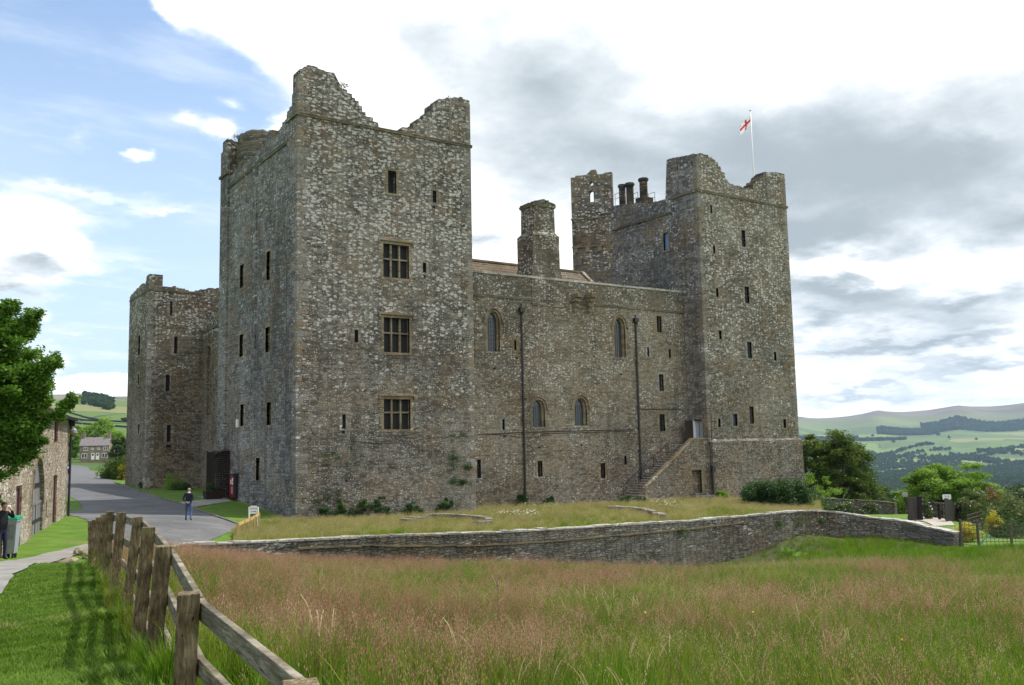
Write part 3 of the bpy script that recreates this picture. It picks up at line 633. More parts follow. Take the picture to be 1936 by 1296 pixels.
def build_windows(parent, m_s=None):
    for wl, kind, (u0, z0, u1, z1), dp, ex, ex2 in WIN:
        mb = MB()
        if kind == 'slit':
            mb.add([wl.P(u0, z0, -dp), wl.P(u1, z0, -dp), wl.P(u1, z1, -dp), wl.P(u0, z1, -dp)], [(0, 1, 2, 3)], 0)
            if ex2: surround(mb, wl, u0, z0, u1, z1, 1, rsw, .13+.1*rsw.random(), .26+.12*rsw.random(), .2, .14)
            nm = 'window' if u1-u0 > .4 else 'loophole'
            if ex == 'bars':
                for k in range(1, 3): u = u0+(u1-u0)*k/3; wbox(mb, wl, u-.015, z0, u+.015, z1, -.12, -.09, 2)
                for k in range(1, 5): z = z0+(z1-z0)*k/5; wbox(mb, wl, u0, z-.015, u1, z+.015, -.125, -.095, 2)
            mb.build(nm, [ex if isinstance(ex, bpy.types.Material) else m_dark, m_ash if abs(wl.n.x) > .5 else rsw.choice([m_ash, m_ashg, m_ashg]), m_iron], parent)
        elif kind == 'mull':
            mb.add([wl.P(u0, z0, -dp), wl.P(u1, z0, -dp), wl.P(u1, z1, -dp), wl.P(u0, z1, -dp)], [(0, 1, 2, 3)], 0)
            surround(mb, wl, u0, z0, u1, z1, 1, rsw, .17, .26, .2, .17)
            W_ = u1-u0
            for k in (1, 2): u = u0+W_*k/3; wbox(mb, wl, u-.055, z0, u+.055, z1, -.33, -.14, 1)
            zt = z0+(z1-z0)*.56; 
            for a, b_ in ((u0, u0+W_/3-.055), (u0+W_/3+.055, u0+2*W_/3-.055), (u0+2*W_/3+.055, u1)): wbox(mb, wl, a, zt-.05, b_, zt+.05, -.32, -.15, 1)
            wbox(mb, wl, u0-.38, z1+.2, u1+.38, z1+.31, -.05, .15, 1); wbox(mb, wl, u0-.32, z1+.31, u1+.32, z1+.36, -.05, .09, 1)
            for u in (u0-.38, u1+.26): wbox(mb, wl, u, z1-.02, u+.12, z1+.198, -.05, .13, 1)
            mb.build('mullioned_window', [m_dark, m_ash], parent)
        elif kind == 'lancet':
            n = len(ex); mb.add([wl.P(u, z, -dp) for u, z in ex], [tuple(range(n))], 0)
            ww = u1-u0; cu = (u0+u1)/2
            # inner order of the frame
            inner = [((u-cu)*.74+cu, z0+(z-z0)*.965) for u, z in ex]; 
            vs = [wl.P(u, z, -.2) for u, z in ex]+[wl.P(u, z, -.2) for u, z in inner]+[wl.P(u, z, -dp+.01) for u, z in inner]
            fs = [(i, (i+1) % n, n+(i+1) % n, n+i) for i in range(1, n)]+[(n+i, n+(i+1) % n, 2*n+(i+1) % n, 2*n+i) for i in range(n)]
            mb.add(vs, fs, 1)
            # leading
            for k in range(1, 4): u = u0+ww*(.14+.72*k/4); wbox(mb, wl, u-.012, z0, u+.012, z1-ww*.45, -dp+.012, -dp+.03, 2)
            k = z0+.3
            while k < z1-.3: wbox(mb, wl, u0+.1*ww, k-.012, u1-.1*ww, k+.012, -dp+.012, -dp+.034, 2); k += .34
            zs = ex[2][1]; hood(mb, wl, ex, u0, u1, zs, (.0, .17), .02, 1, False); hood(mb, wl, ex, u0, u1, zs, (.2, .31), .13, 1, True)
            for sd in (0, 1):
                z = z0; kk = False
                while z < zs-.05:
                    h = min(.42, zs-z); w_ = .3 if kk else .18
                    a, b_ = (u1, u1+w_) if sd else (u0-w_, u0); wbox(mb, wl, a, z+.005, b_, z+h-.005, -.1, .018+.006*kk, 1); z += h; kk = not kk
            wbox(mb, wl, u0-.2, z0-.16, u1+.2, z0, -.25, .05, 1)
            mb.build('lancet_window', [m_glass, m_ash, m_iron], parent)
    WIN.clear()
def quoins(mb, x, y, sx, sy, z0, z1, mi, rs, off=.018):
    """alternating corner stones at a vertical corner; sx, sy = direction of the walls away from the corner"""
    z = z0; k = False
    while z < z1-.2:
        h = min(rs.uniform(.3, .52), z1-z); a = .75 if k else .4; b_ = .4 if k else .75; a *= rs.uniform(.85, 1.15); b_ *= rs.uniform(.85, 1.15)
        ox, oy = x-sx*off, y-sy*off; lo = (min(ox, x+sx*a), min(oy, y+sy*b_), z+.008); hi = (max(ox, x+sx*a), max(oy, y+sy*b_), z+h-.008)
        mb.box(lo, hi, mi); z += h; k = not k
def stringc(mb, wl, u0, u1, z, mi, proj=.13, h=.2):
    wbox(mb, wl, u0, z-h*.45, u1, z+h*.25, -.1, proj*.75, mi); wbox(mb, wl, u0-.0, z+h*.25, u1, z+h*.55, -.1, proj, mi)

def tower(name, X0, X1, Y0, Y1, zb, fronts, mats, thick=1.3, quoin=True, qz=(0, 27), strings=(), seed=5):
    """fronts: dict side -> (top profile in (u, z) from u=0..len). Sides: S (Y0 face), W (X0 face), N, E."""
    rs = random.Random(seed); mb = MB()
    walls = dict(S=Wall((X0, Y0, 0), (1, 0, 0), (0, -1, 0)), W=Wall((X0, Y0, 0), (0, 1, 0), (-1, 0, 0)), N=Wall((X0, Y1, 0), (1, 0, 0), (0, 1, 0)), E=Wall((X1, Y0, 0), (0, 1, 0), (1, 0, 0)))
    return mb, walls, rs
# ---- near (left) tower
nt = empty('corner_tower', (0, 0, 0)); nt.parent = castle
mb, wl, rs = tower('corner_tower', 0, 13.6, 0, 17.1, 0, None, None)
S, Wt, N, E = wl['S'], wl['W'], wl['N'], wl['E']
for bx in ((724.5, 463, 773, 526), (725.5, 601.5, 774, 667), (725.5, 755, 776, 812)): mullioned(S, bx)
slit(S, (733.5, 323.5, 749, 366), .5); slit(S, (818, 361, 824.5, 383)); slit(S, (799, 497, 805.5, 516)); slit(S, (670, 624, 677, 648)); slit(S, (647, 784, 653.5, 811))
for bx in ((818.5, 390, 823, 394.5), (801, 521, 804.5, 525.5), (647, 814, 652, 819), (653, 908, 657, 912)): slit(S, bx, .3, None, False)
for bx in ((504, 476, 511, 530), (454, 501, 461, 544), (425, 523, 430, 546), (453, 633, 460.5, 675), (502, 619, 510.5, 666), (543.5, 627, 550, 666), (454.5, 765, 461.5, 806), (504.5, 761, 513, 804), (423, 760, 427.5, 782), (484, 866, 491.6, 909)): slit(Wt, bx)
profS = [(0, 30.07), (.3, 30.6), (.95, 30.95), (1.6, 30.85), (2.8, 30.45), (3.1, 29.9), (3.5, 29.6), (4.1, 28.9), (4.9, 28.3), (5.9, 27.45), (6.6, 27.32), (7.4, 27.3), (8.2, 27.7), (9.1, 28.3), (10.0, 29.3), (10.9, 30.3), (11.6, 30.75), (12.2, 31.0), (13.0, 30.85), (13.6, 30.9)]
profW = [(0, 30.07), (1.1, 30.05), (1.5, 28.4), (2.5, 27.9), (3.7, 27.3), (4.7, 26.95), (5.4, 27.6), (6.3, 27.75), (6.7, 27.1), (8, 26.95), (10, 26.9), (13, 26.85), (15.1, 26.95), (15.2, 29.0), (16, 30.0), (17.1, 30.15)]
profN = [(0, 30.15), (2, 29.6), (4, 27.5), (9, 27.2), (11, 29), (13.6, 29.6)]
profE = [(0, 30.9), (2, 30.2), (4, 28), (12, 27.4), (15, 29), (17.1, 29.6)]
def slab(wall, prof, zb, ln, mi, rs, th=1.3, amp=.13):
    out = [(0, zb), (ln, zb)]+list(reversed(jag(prof, (.25, .6), amp, rs))); wall.face(mb, out, mi, th, 3, False)
slab(S, profS, -1.2, 13.6, 0, rs, 1.3, .19); slab(Wt, profW, -1.2, 17.1, 2, rs, 1.3, .15); slab(N, profN, -1.2, 13.6, 2, rs); slab(E, profE, -1.2, 17.1, 0, rs)
mb.box((.9, .9, 25.2), (12.7, 16.2, 25.5), 3)      # roof walk inside
PIL = .14
mb.box((-PIL, -.004, -1.1), (.01, 2.03, 28.0), 2); mb.box((-PIL, 15.15, -1.1), (.01, 17.104, 29.2), 2); mb.box((-PIL*.6, 8.4, -1.1), (.01, 9.3, 25.85), 2)
quoins(mb, -PIL, 0, 1, 1, 0, 29.9, 4, rs); quoins(mb, 13.6, 0, -1, 1, 0, 30.6, 4, rs)
stringc(mb, S, -.15, 13.72, 27.23, 5); stringc(mb, Wt, 2.04, 15.14, 25.88, 5); 
wbox(mb, Wt, -.12, 27.15, 2.1, 27.38, 0, .28, 5); wbox(mb, Wt, 15.1, 26.95, 17.2, 27.16, 0, .28, 5)
wbox(mb, S, 11.75, 27.5, 11.95, 30.6, -.1, .05, 4)
# ragged round stub of the stair turret at the far corner
def stub(mb, cx, cy, r0, z0, z1, mi, rs, n=22, slope=(0, 0)):
    rows = int((z1-z0)/.3); vs = []; 
    for j in range(rows+1):
        for k in range(n):
            a = 2*math.pi*k/n; rr = r0*(1+.05*rs.uniform(-1, 1)-(.12*max(0, j-rows+3)/3)); top = (math.cos(a)*slope[0]+math.sin(a)*slope[1])
            z = z0+(z1-z0)*j/rows*(1+top*.12)+(rs.uniform(-.12, .12) if j == rows else 0); vs.append((cx+rr*math.cos(a), cy+rr*math.sin(a), z))
    fs = [(j*n+k, j*n+(k+1) % n, (j+1)*n+(k+1) % n, (j+1)*n+k) for j in range(rows) for k in range(n)]+[tuple(range(rows*n, rows*n+n))]
    mb.add(vs, fs, mi)
stub(mb, 2.0, 13.9, 1.75, 24, 30.1, 3, rs)
for k in range(26):
    a = rs.uniform(0, 6.28); q = rs.uniform(.2, .4); x, y = 2+1.4*math.cos(a), 13.9+1.4*math.sin(a); mb.box((x-q/2, y-q/2, 29.4+rs.random()*.7), (x+q/2, y+q/2, 29.7+rs.random()*.8), 3)
tw = mb.build('tower_wall', [m_front, m_ash, m_side, m_core, m_ashg, m_string], None)
# one mesh is the tower; windows hang under it
tw.name = 'corner_tower'; tw.parent = castle; bpy.data.objects.remove(nt); build_windows(tw)

# ---- right tower
mb, wl, rs = tower('corner_tower', 38.0, 50.1, 0, 18, 0, None, None, seed=9)
S, Wt, N, E = wl['S'], wl['W'], wl['N'], wl['E']
for bx in ((1342.5, 388.5, 1346, 403.6), (1348, 464.6, 1352, 480.5), (1353.5, 545.6, 1358, 562), (1359, 625, 1364, 641.7), (1463, 666, 1467.5, 682.5), (1357.5, 792, 1362, 808), (1481, 793, 1485.8, 809.6), (1370.5, 877.7, 1375, 895.5), (1428, 895.5, 1434, 921.4)): slit(S, bx, .28)
slit(S, (1402, 436, 1409, 467), .3); slit(S, (1407.8, 542.4, 1416, 574), .25, m_glass); slit(S, (1412.8, 647, 1421, 678), .25, m_glass); slit(S, (1385, 783, 1394, 806), .2, m_glass); slit(S, (1417, 769, 1425, 801.5), .25, m_glass)
slit(S, (1370.8, 901, 1374, 906), .3, None, False)
slit(Wt, (1254.5, 441, 1262.8, 473.4), .2, m_blueglass)
for bx in ((1150, 482, 1153, 485), (1195, 484, 1199, 487), (1207, 421, 1212, 424.5)): slit(Wt, bx, .3, None, False)
profS = [(0, 30.7), (1.5, 30.9), (2.4, 30.4), (3.2, 29.8), (3.6, 29.1), (4.1, 28.6), (5.6, 28.45), (6.9, 28.3), (7.4, 28.7), (7.8, 29.2), (8.6, 29.9), (9.2, 30.3), (10.4, 30.6), (11.8, 30.6), (12.1, 30.45)]
profW = [(0, 30.7), (2, 31.0), (3.95, 31.3), (4.0, 27.9), (4.3, 27.45), (5.6, 27.5), (7, 27.6), (8.8, 28.1), (12, 28.6), (18, 28.5)]
Wt.add_hole([(4.2, .0), (4.2, .0), (4.2, .01)], .01); Wt.holes.pop()
dz = 4.38
# doorway at the head of the stair, in the flank of the tower
du0, dz0, du1, dz1 = .62, dz, 1.78, dz+2.15
Wt.add_hole([(du0, dz0), (du1, dz0), (du1, dz1), (du0, dz1)], .75, 1)
slab(S, profS, -1.8, 12.1, 0, rs, 1.2, .1); slab(Wt, profW, -1.8, 18, 2, rs, 1.0, .06); slab(E, [(0, 30.5), (3, 30.8), (5, 28), (18, 28)], -1.8, 18, 0, rs); slab(N, [(0, 28.5), (12.1, 28)], -1.8, 12.1, 2, rs)
mb.box((39, 1, 25.6), (49.2, 17.1, 25.9), 3)
mb.box((37.86, -.004, 6.55), (38.01, 2.47, 29.6), 2); mb.box((37.86, -.004, -1.5), (38.01, du0, 6.549), 2); mb.box((37.86, du1, -1.5), (38.01, 2.47, 6.549), 2); mb.box((37.86, 2.53, 18.4), (38.01, 3.35, 30.9), 2)
quoins(mb, 37.86, 0, 1, 1, 0, 30.4, 4, rs); quoins(mb, 50.1, 0, -1, 1, 0, 30.2, 4, rs)
stringc(mb, S, -.15, 12.25, 27.27, 5); stringc(mb, Wt, 3.36, 11.9, 26.05, 5); wbox(mb, Wt, -.13, 27.2, 3.4, 27.4, 0, .27, 5)
# battered plinth
z0, z1 = -1.8, 4.55
mb.add([(37.9, -.30, z0), (50.4, -.30, z0), (50.28, -.2, z1), (37.9, -.2, z1), (37.9, 0.01, z1+.22), (50.1, 0.01, z1+.22), (50.4, 3, z0), (50.28, 3, z1), (50.1, 3, z1+.22)], [(0, 1, 2, 3), (3, 2, 5, 4), (1, 6, 7, 2), (2, 7, 8, 5)], 0)
wbox(mb, S, 9.3, 27.5, 9.5, 30.3, -.1, .05, 4)
rt = mb.build('corner_tower', [m_right, m_ash, m_side, m_core, m_ashg, m_string], castle); build_windows(rt)
# rooftop chimneys behind the parapet
def octa(cx, cy, r0, z0, z1, mb, mi=0, n=8):
    mb.tube([(cx, cy, z0), (cx, cy, z0+(z1-z0)*.28)], [r0*1.45, r0*1.4], n, mi); mb.tube([(cx, cy, z0+(z1-z0)*.28), (cx, cy, z0+(z1-z0)*.36), (cx, cy, z1-.35)], [r0*1.4, r0, r0*.94], n, mi)
    mb.tube([(cx, cy, z1-.35), (cx, cy, z1-.2), (cx, cy, z1)], [r0*1.02, r0*1.28, r0*1.2], n, mi)
m_soot = stone_mat('sooty_chimney_stone', (.02, .02, .02), (.045, .043, .04), (.09, .085, .08), (2, 4), .15, None, 0, 0, .03, .03)
c1 = pl(1176, 350, 0, 39.6); c2 = pl(1187, 347, 0, 39.6); c3 = pl(1216, 338, 0, 39.6)
cm = MB(); octa(39.6, c1[1], .36, 26, c1[2], cm); octa(39.75, c2[1]-.1, .4, 26, c2[2], cm); cm.box((38.9, c2[1]-.7, 25.8), (40.5, c1[1]+.6, 28.6)); cm.build('chimney', m_soot, rt)
cm = MB(); octa(39.6, c3[1], .42, 26, c3[2], cm); cm.box((39, c3[1]-.6, 25.8), (40.3, c3[1]+.6, 28.9)); cm.build('chimney', m_soot, rt)
for a, b_ in ((1163, 1172), (1196, 1206), (1226, 1238)):
    p = pl(a, 378, 0, 38.9); q = pl(b_, 374, 0, 38.9); 
    rl = MB()
    for h in (.05, .55): rl.tube([(38.9, p[1], p[2]+h), (38.9, q[1], q[2]+h)], .025, 5)
    for w_ in (p, q): rl.tube([(38.9, w_[1], w_[2]-1.3), (38.9, w_[1], w_[2]+.58)], .025, 5)
    rl.build('railing', m_iron, rt)
# ---- stair turret at the back of the right tower
a = pl(1159, 420, 0, 38.15); zt = 31.75
q = ray(1080, 420); t_ = None
# left corner: same level line, chosen so that its string course runs as in the photo
sl = pl(1159, 409, 0, 38.15); d = ray(1081, 416); t_ = (sl[2]-CAM[2])/d[2]; lc = CAM+d*t_
A = Vector((38.15, float(sl[1]), 0)); B = Vector((float(lc[0]), float(lc[1]), 0)); tu = (A-B).normalized(); tn = Vector((tu.y, -tu.x, 0)); Lt = (A-B).length
TW = Wall((B.x, B.y, 0), tu, tn); mb = MB(); rs = random.Random(4)
zst = float(sl[2]); ztop = TW.from_px(1118, 330)[1]
u0, z0, u1, z1 = TW.rect(1113.5, 360, 1122.5, 382.5); hp = arch(u0, z0, u1, z1, .6)
u2, z2, u3, z3 = TW.rect(1114, 344.5, 1121.5, 351)
body_top = z0-1.0
TW.add_hole(hp, .7); TW.add_hole([(u2, z2), (u3, z2), (u3, z3-.1), ((u2+u3)/2, z3+.1), (u2, z3-.1)], .7)
# upper screen wall has real holes right through: build it as ring faces front and back
out = [(0, 17.5), (Lt, 17.5)]+list(reversed(jag([(0, ztop-.1), (Lt*.48, ztop+.1), (Lt*.5, ztop+.45), (Lt*.62, ztop+.4), (Lt*.64, ztop-.05), (Lt, ztop+.05)], (.4, .8), .05, rs)))
TW.face(mb, out, 0)
TB = Wall((B.x-tn.x*.7, B.y-tn.y*.7, 0), tu, tn); TB.holes = [dict(poly=h['poly'], depth=.001) for h in TW.holes]
TB.face(mb, [(0, body_top), (Lt, body_top)]+out[2:], 0)
n = len(out)
o2 = out[2:]; mb.add([TW.P(u, z) for u, z in o2]+[TB.P(u, z) for u, z in o2], [(i, i+1, len(o2)+i+1, len(o2)+i) for i in range(len(o2)-1)], 3)
# body below: closed prism
bk = tn*-5.0
vs = [TW.P(0, 17.5), TW.P(Lt, 17.5), TW.P(Lt, 17.5)+bk, TW.P(0, 17.5)+bk]; v2 = [v+Vector((0, 0, body_top-17.5)) for v in vs]
mb.add(vs+v2, [(1, 2, 6, 5), (2, 3, 7, 6), (3, 0, 4, 7), (4, 5, 6, 7)], 2)
# side returns of the screen
mb.add([TW.P(0, body_top), TW.P(0, ztop-.1), TB.P(0, ztop-.1), TB.P(0, body_top)], [(0, 1, 2, 3)], 0); mb.add([TW.P(Lt, body_top), TW.P(Lt, ztop), TB.P(Lt, ztop), TB.P(Lt, body_top)], [(0, 1, 2, 3)], 0)
stringc(mb, TW, -.08, Lt+.08, zst, 5, .1, .16)
zc = TW.from_px(1110, 468)[1]
wbox(mb, TW, -.05, zc, Lt*.8, zc+.12, 0, .16, 1)
for k in range(4): wbox(mb, TW, .15+k*1.25, zc-.5, .55+k*1.25, zc, 0, .14, 1)
mb.build('stair_turret', [m_turret, m_ash, m_turret, m_core, m_ashg, m_string], castle)

# ---- curtain wall between the towers (set back)
YC = 2.5; S = Wall((13.4, YC, 0), (1, 0, 0), (0, -1, 0)); mb = MB(); rs = random.Random(8)
lancet(S, (921.5, 589, 944.5, 665)); lancet(S, (1162, 601, 1182, 676.5)); lancet(S, (1006.5, 756, 1030, 808), .35); lancet(S, (1086, 752.5, 1109.5, 805), .35)
for bx, ex in (((972, 644, 976, 663), None), ((1223.5, 657, 1227, 674.5), None), ((949.5, 793, 954, 813), None), ((1241.5, 598, 1250.5, 628.5), None), ((1264, 661, 1268, 677), None), ((1246, 708, 1254.5, 740), None), ((1246.8, 783.5, 1257, 816), 'bars'),
               ((902, 869, 909, 904), None), ((1016.5, 872, 1025.5, 902), None), ((1135.6, 876, 1144, 905), None), ((1180, 862, 1184.5, 879), None)): slit(S, bx, .35, ex)
for x, y in ((934.5, 697), (1174.5, 708), (1019.5, 846.5), (1099, 842), (954, 826), (977, 677), (993, 755)): slit(S, (x-2, y-1.6, x+2.4, y+1.8), .25, None, False)
L = 38.0-13.4
top = [(0, 18.2), (L, 18.35)]
out = [(0, -1.5), (L, -1.5)]+[(L, 18.2), (0, 18.1)]
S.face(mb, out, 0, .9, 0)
mb.box((13.4, 3.4, 16.2), (38, 4.6, 16.4), 0)
# coping stones along the parapet
u = 0.05
while u < L-.1:
    l = min(rs.uniform(.8, 1.5), L-u-.02); z = 18.1+.1*u/L; wbox(mb, S, u, z, u+l-.015, z+.17+rs.uniform(-.02, .02), -.98, .07, 4); u += l
stringc(mb, S, .21, 6.2, 16.33, 5, .12, .18); stringc(mb, S, 12.2, L-.15, 16.37, 5, .12, .18); stringc(mb, S, 6.2, 10.2, 16.34, 5, .12, .18)
# projecting corbels
for px, w_ in ((1085, 16), (1112, 16)):
    uu, zz_ = S.from_px(px, 577)
    for k, (zo, pr, hh, ww) in enumerate(((.55, .9, .32, .55), (.2, .65, .33, .5), (-.2, .42, .36, .42), (-.6, .22, .38, .34))): wbox(mb, S, uu-ww/2+rs.uniform(-.05, .05), zz_+zo, uu+ww/2, zz_+zo+hh, -.1, pr+rs.uniform(-.05, .05), 1)
# offset course low on the wall
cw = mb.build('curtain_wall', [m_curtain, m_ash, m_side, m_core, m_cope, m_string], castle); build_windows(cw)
# wall tops further round (seen only from aside)
mb = MB()
def plainwall(x0, y0, x1, y1, z1, mi=0): mb.box((x0, y0, -1.5), (x1, y1, z1), mi)
plainwall(48.6, 18.05, 50.0, 34, 17.5); plainwall(14, 45.6, 38, 47, 17.8)
mb.box((38, 34.05, -1.5), (50.1, 47.5, 26), 0)
mb.build('courtyard_range', [m_far], castle)
# roof of the chapel range behind the parapet
RY0, RY1 = 4.7, 9.2
ra = pl(893, 496, 1, RY1); rb = pl(1098, 516, 1, RY1); zr = float((ra[2]+rb[2])/2)
rm = MB(); x1 = float(rb[0])
rows = 12
for k in range(rows):
    f0, f1 = k/rows, (k+1)/rows; y0, y1 = RY0+(RY1-RY0)*f0, RY0+(RY1-RY0)*f1; z0, z1 = 16.9+(zr-16.9)*f0, 16.9+(zr-16.9)*f1
    rm.add([(13.7, y0, z0+.07), (x1, y0, z0+.07), (x1, y1, z1+.03), (13.7, y1, z1+.03), (13.7, y0, z0-.02), (x1, y0, z0-.02)], [(0, 1, 2, 3), (4, 5, 1, 0)])
rm.add([(13.7, RY1, zr), (x1, RY1, zr), (x1, RY1+4.5, 16.9), (13.7, RY1+4.5, 16.9)], [(0, 1, 2, 3)])
rm.add([(x1, RY0, 16.9), (x1, RY1, zr), (x1, RY1+4.5, 16.9)], [(0, 2, 1)])
rm.build('roof', m_rooft, castle)
vm = MB(); vm.bar((x1+.1, RY0-.1, 17.0), (x1+.1, RY1, zr+.18), .35, .14); vm.box((13.7, RY1-.15, zr+.02), (x1, RY1+.15, zr+.2)); vm.build('roof_coping', m_ash, castle)
# ---- great chimney on the curtain
fy = YC-.02
def XZ(px, py): p = pl(px, py, 1, fy); return float(p[0]), float(p[2])
xl, zt_ = XZ(1010, 381); xr, _ = XZ(1049.5, 390); xl2, zs_ = XZ(1006.5, 440); xr2, _ = XZ(1057, 446); xl3, zb_ = XZ(1004, 503); xr3, zb2 = XZ(1064, 515)
mb = MB(); D1 = 3.3
def frus(x0, x1, y0, y1, z0, X0, X1, Y0, Y1, z1, mi): mb.add([(x0, y0, z0), (x1, y0, z0), (x1, y1, z0), (x0, y1, z0), (X0, Y0, z1), (X1, Y0, z1), (X1, Y1, z1), (X0, Y1, z1)], [(0, 3, 2, 1), (4, 5, 6, 7), (0, 1, 5, 4), (1, 2, 6, 5), (2, 3, 7, 6), (3, 0, 4, 7)], mi); mb.m[-1] = 2 if mi == 0 else mi  # left face takes a darker stone: its shading is put into the colour
pb = pl(978, 470, 0, xl2); D2 = float(pb[1])-fy; pb = pl(984, 400, 0, xl); D1 = float(pb[1])-fy
frus(xl3, xr3, fy-.05, fy+D2+.4, 15.9, xl3, xr3, fy-.05, fy+D2+.4, 18.0, 0); frus(xl3, xr3, fy-.05, fy+D2+.4, 18.0, xl2, xr2, fy, fy+D2, 19.2, 0)
frus(xl2, xr2, fy, fy+D2, 19.2, xl2, xr2, fy, fy+D2, zs_-.12, 0); frus(xl2-.04, xr2+.04, fy-.04, fy+D2+.04, zs_-.12, xl, xr, fy+.1, fy+D1, zs_+.22, 0)
frus(xl, xr, fy+.1, fy+D1, zs_+.22, xl+.03, xr-.03, fy+.13, fy+D1-.03, zt_-.3, 0)
frus(xl-.05, xr+.05, fy+.05, fy+D1+.05, zt_-.32, xl-.1, xr+.1, fy, fy+D1+.1, zt_-.1, 4)
gr = random.Random(6)
for k in range(400):
    x = gr.uniform(xl, xr); y = gr.uniform(fy+.1, fy+D1); h = gr.uniform(.02, .12)+.35*(1-abs((x-(xl+xr)/2)/(xr-xl)*2)); q = gr.uniform(.06, .14); mb.box((x-q, y-q, zt_-.1), (x+q, y+q, zt_-.08+h), 3)
mb.build('chimney', [m_curtain, m_ash, m_far, m_core, m_string, m_string], castle)

# ---- external stair
ZL = 4.38; sx0 = pl(1180, 950, 1, 2.4)[0]
pw = Wall((0, .05, 0), (1, 0, 0), (0, -1, 0))
px0 = pw.from_px(1224, 920)[0]; px1 = pw.from_px(1311, 832)[0]; zlow = pw.from_px(1226, 922)[1]; ztop_p = pw.from_px(1316, 831)[1]; xr = 37.84
mb = MB()
dx0, dz0_, dx1, dz1_ = pw.rect(1308.7, 889, 1326.5, 932.5)
pw.add_hole([(dx0, dz0_), (dx1, dz0_), (dx1, dz1_), (dx0, dz1_)], .45)
out = [(px0, -1.8), (xr, -1.8), (xr, ztop_p), (px1, ztop_p), (px0, zlow)]
pw.face(mb, out, 0, .42, 0)
# coping on the parapet
for (ua, za), (ub, zb_c), m_ in (((px0-.05, zlow), (px1, ztop_p), 1), ((px1, ztop_p), (xr, ztop_p), 4)):
    n = max(2, int(math.hypot(ub-ua, zb_c-za)/1.0))
    for k in range(n):
        f0, f1 = k/n, (k+.985)/n; a = (ua+(ub-ua)*f0, za+(zb_c-za)*f0); c = (ua+(ub-ua)*f1, za+(zb_c-za)*f1)
        v = [pw.P(a[0], a[1], -.48), pw.P(a[0], a[1], .06), pw.P(c[0], c[1], .06), pw.P(c[0], c[1], -.48)]; v2 = [x+Vector((0, 0, .13)) for x in v]; mb.add(v+v2, [(0, 3, 2, 1), (4, 5, 6, 7), (0, 1, 5, 4), (1, 2, 6, 5), (2, 3, 7, 6), (3, 0, 4, 7)], m_)
wbox(mb, pw, px0-.3, -1.5, px0, zlow+.05, -.44, .04, 1)
NS = 24; gx0 = float(sx0)-.4; gx1 = px1+.6; zg = -.35
for k in range(NS):
    x = gx0+(gx1-gx0)*k/NS; z = zg+(ZL-zg)*(k+1)/NS; ye = .62 if x < px0-.3 else .475
    ye = -.3 if x < px0-.35 else .475
    mb.box((x, .1 if x < px0-.35 else .475, -1.6), (x+(gx1-gx0)/NS, 2.49, z-.05), 0); mb.box((x-.03, .08 if x < px0-.35 else .475, z-.06), (x+(gx1-gx0)/NS-.035, 2.49, z), 6)
mb.box((gx1, .475, -1.6), (37.85, 2.49, ZL), 0)
st = mb.build('outside_stair', [m_curtain, m_ash, m_side, m_core, m_ashg, m_string, m_cope], castle)
wm = MB(); wm.add([pw.P(dx0, dz0_, -.44), pw.P(dx1, dz0_, -.44), pw.P(dx1, dz1_, -.44), pw.P(dx0, dz1_, -.44)], [(0, 1, 2, 3)], 0); surround(wm, pw, dx0, dz0_, dx1, dz1_, 1, rsw, .2, .4, .28, .18); wbox(wm, pw, dx0-.3, dz0_-.55, dx1+.9, dz0_-.2, 0, .75, 2); wbox(wm, pw, dx0-.1, dz0_-.2, dx1+.3, dz0_-.02, 0, .45, 2)
wm.build('cellar_door', [m_dark, m_ash, m_dry], st)
hr = MB(); pts = []
for k in (1, 7, 13, 19): 
    x = gx0+(gx1-gx0)*k/NS; z = zg+(ZL-zg)*(k+1)/NS; hr.tube([(x, 2.3, z), (x, 2.3, z+.95)], .03, 6); pts.append((x, 2.3, z+.95))
pts.append((pts[-1][0]+.5, 2.3, pts[-1][2])); hr.tube(pts, .03, 6); hr.build('handrail', m_iron, st)
# upper door: open plank leaf, white frame, light grey inside
m_plank = varied('dark_oak_planks', (.03, .022, .016), (.06, .045, .033), 3, .7, .2, 14, stretch=(1, 1, .2)); m_white = mat('white_paint', (.75, .76, .75), .5); m_lgrey = mat('pale_blue_grey_door', (.30, .35, .42), .5)
Wt = Wall((38.0, 0, 0), (0, 1, 0), (-1, 0, 0)); dm = MB()
wbox(dm, Wt, du0, dz, du1-.09, dz+2.07, -.16, -.08, 2); wbox(dm, Wt, du1-.09, dz, du1, dz+2.15, -.25, .17, 1); wbox(dm, Wt, du0, dz+2.07, du1-.09, dz+2.15, -.2, .155, 0)
wbox(dm, Wt, du1-.02, dz+.03, du1+.05, dz+2.1, .17, 1.05, 0)
for z in (.4, 1.1, 1.8): wbox(dm, Wt, du1-.04, dz+z, du1-.02, dz+z+.06, .2, 1.0, 3)
dm.build('door', [m_plank, m_white, m_lgrey, m_iron], rt)

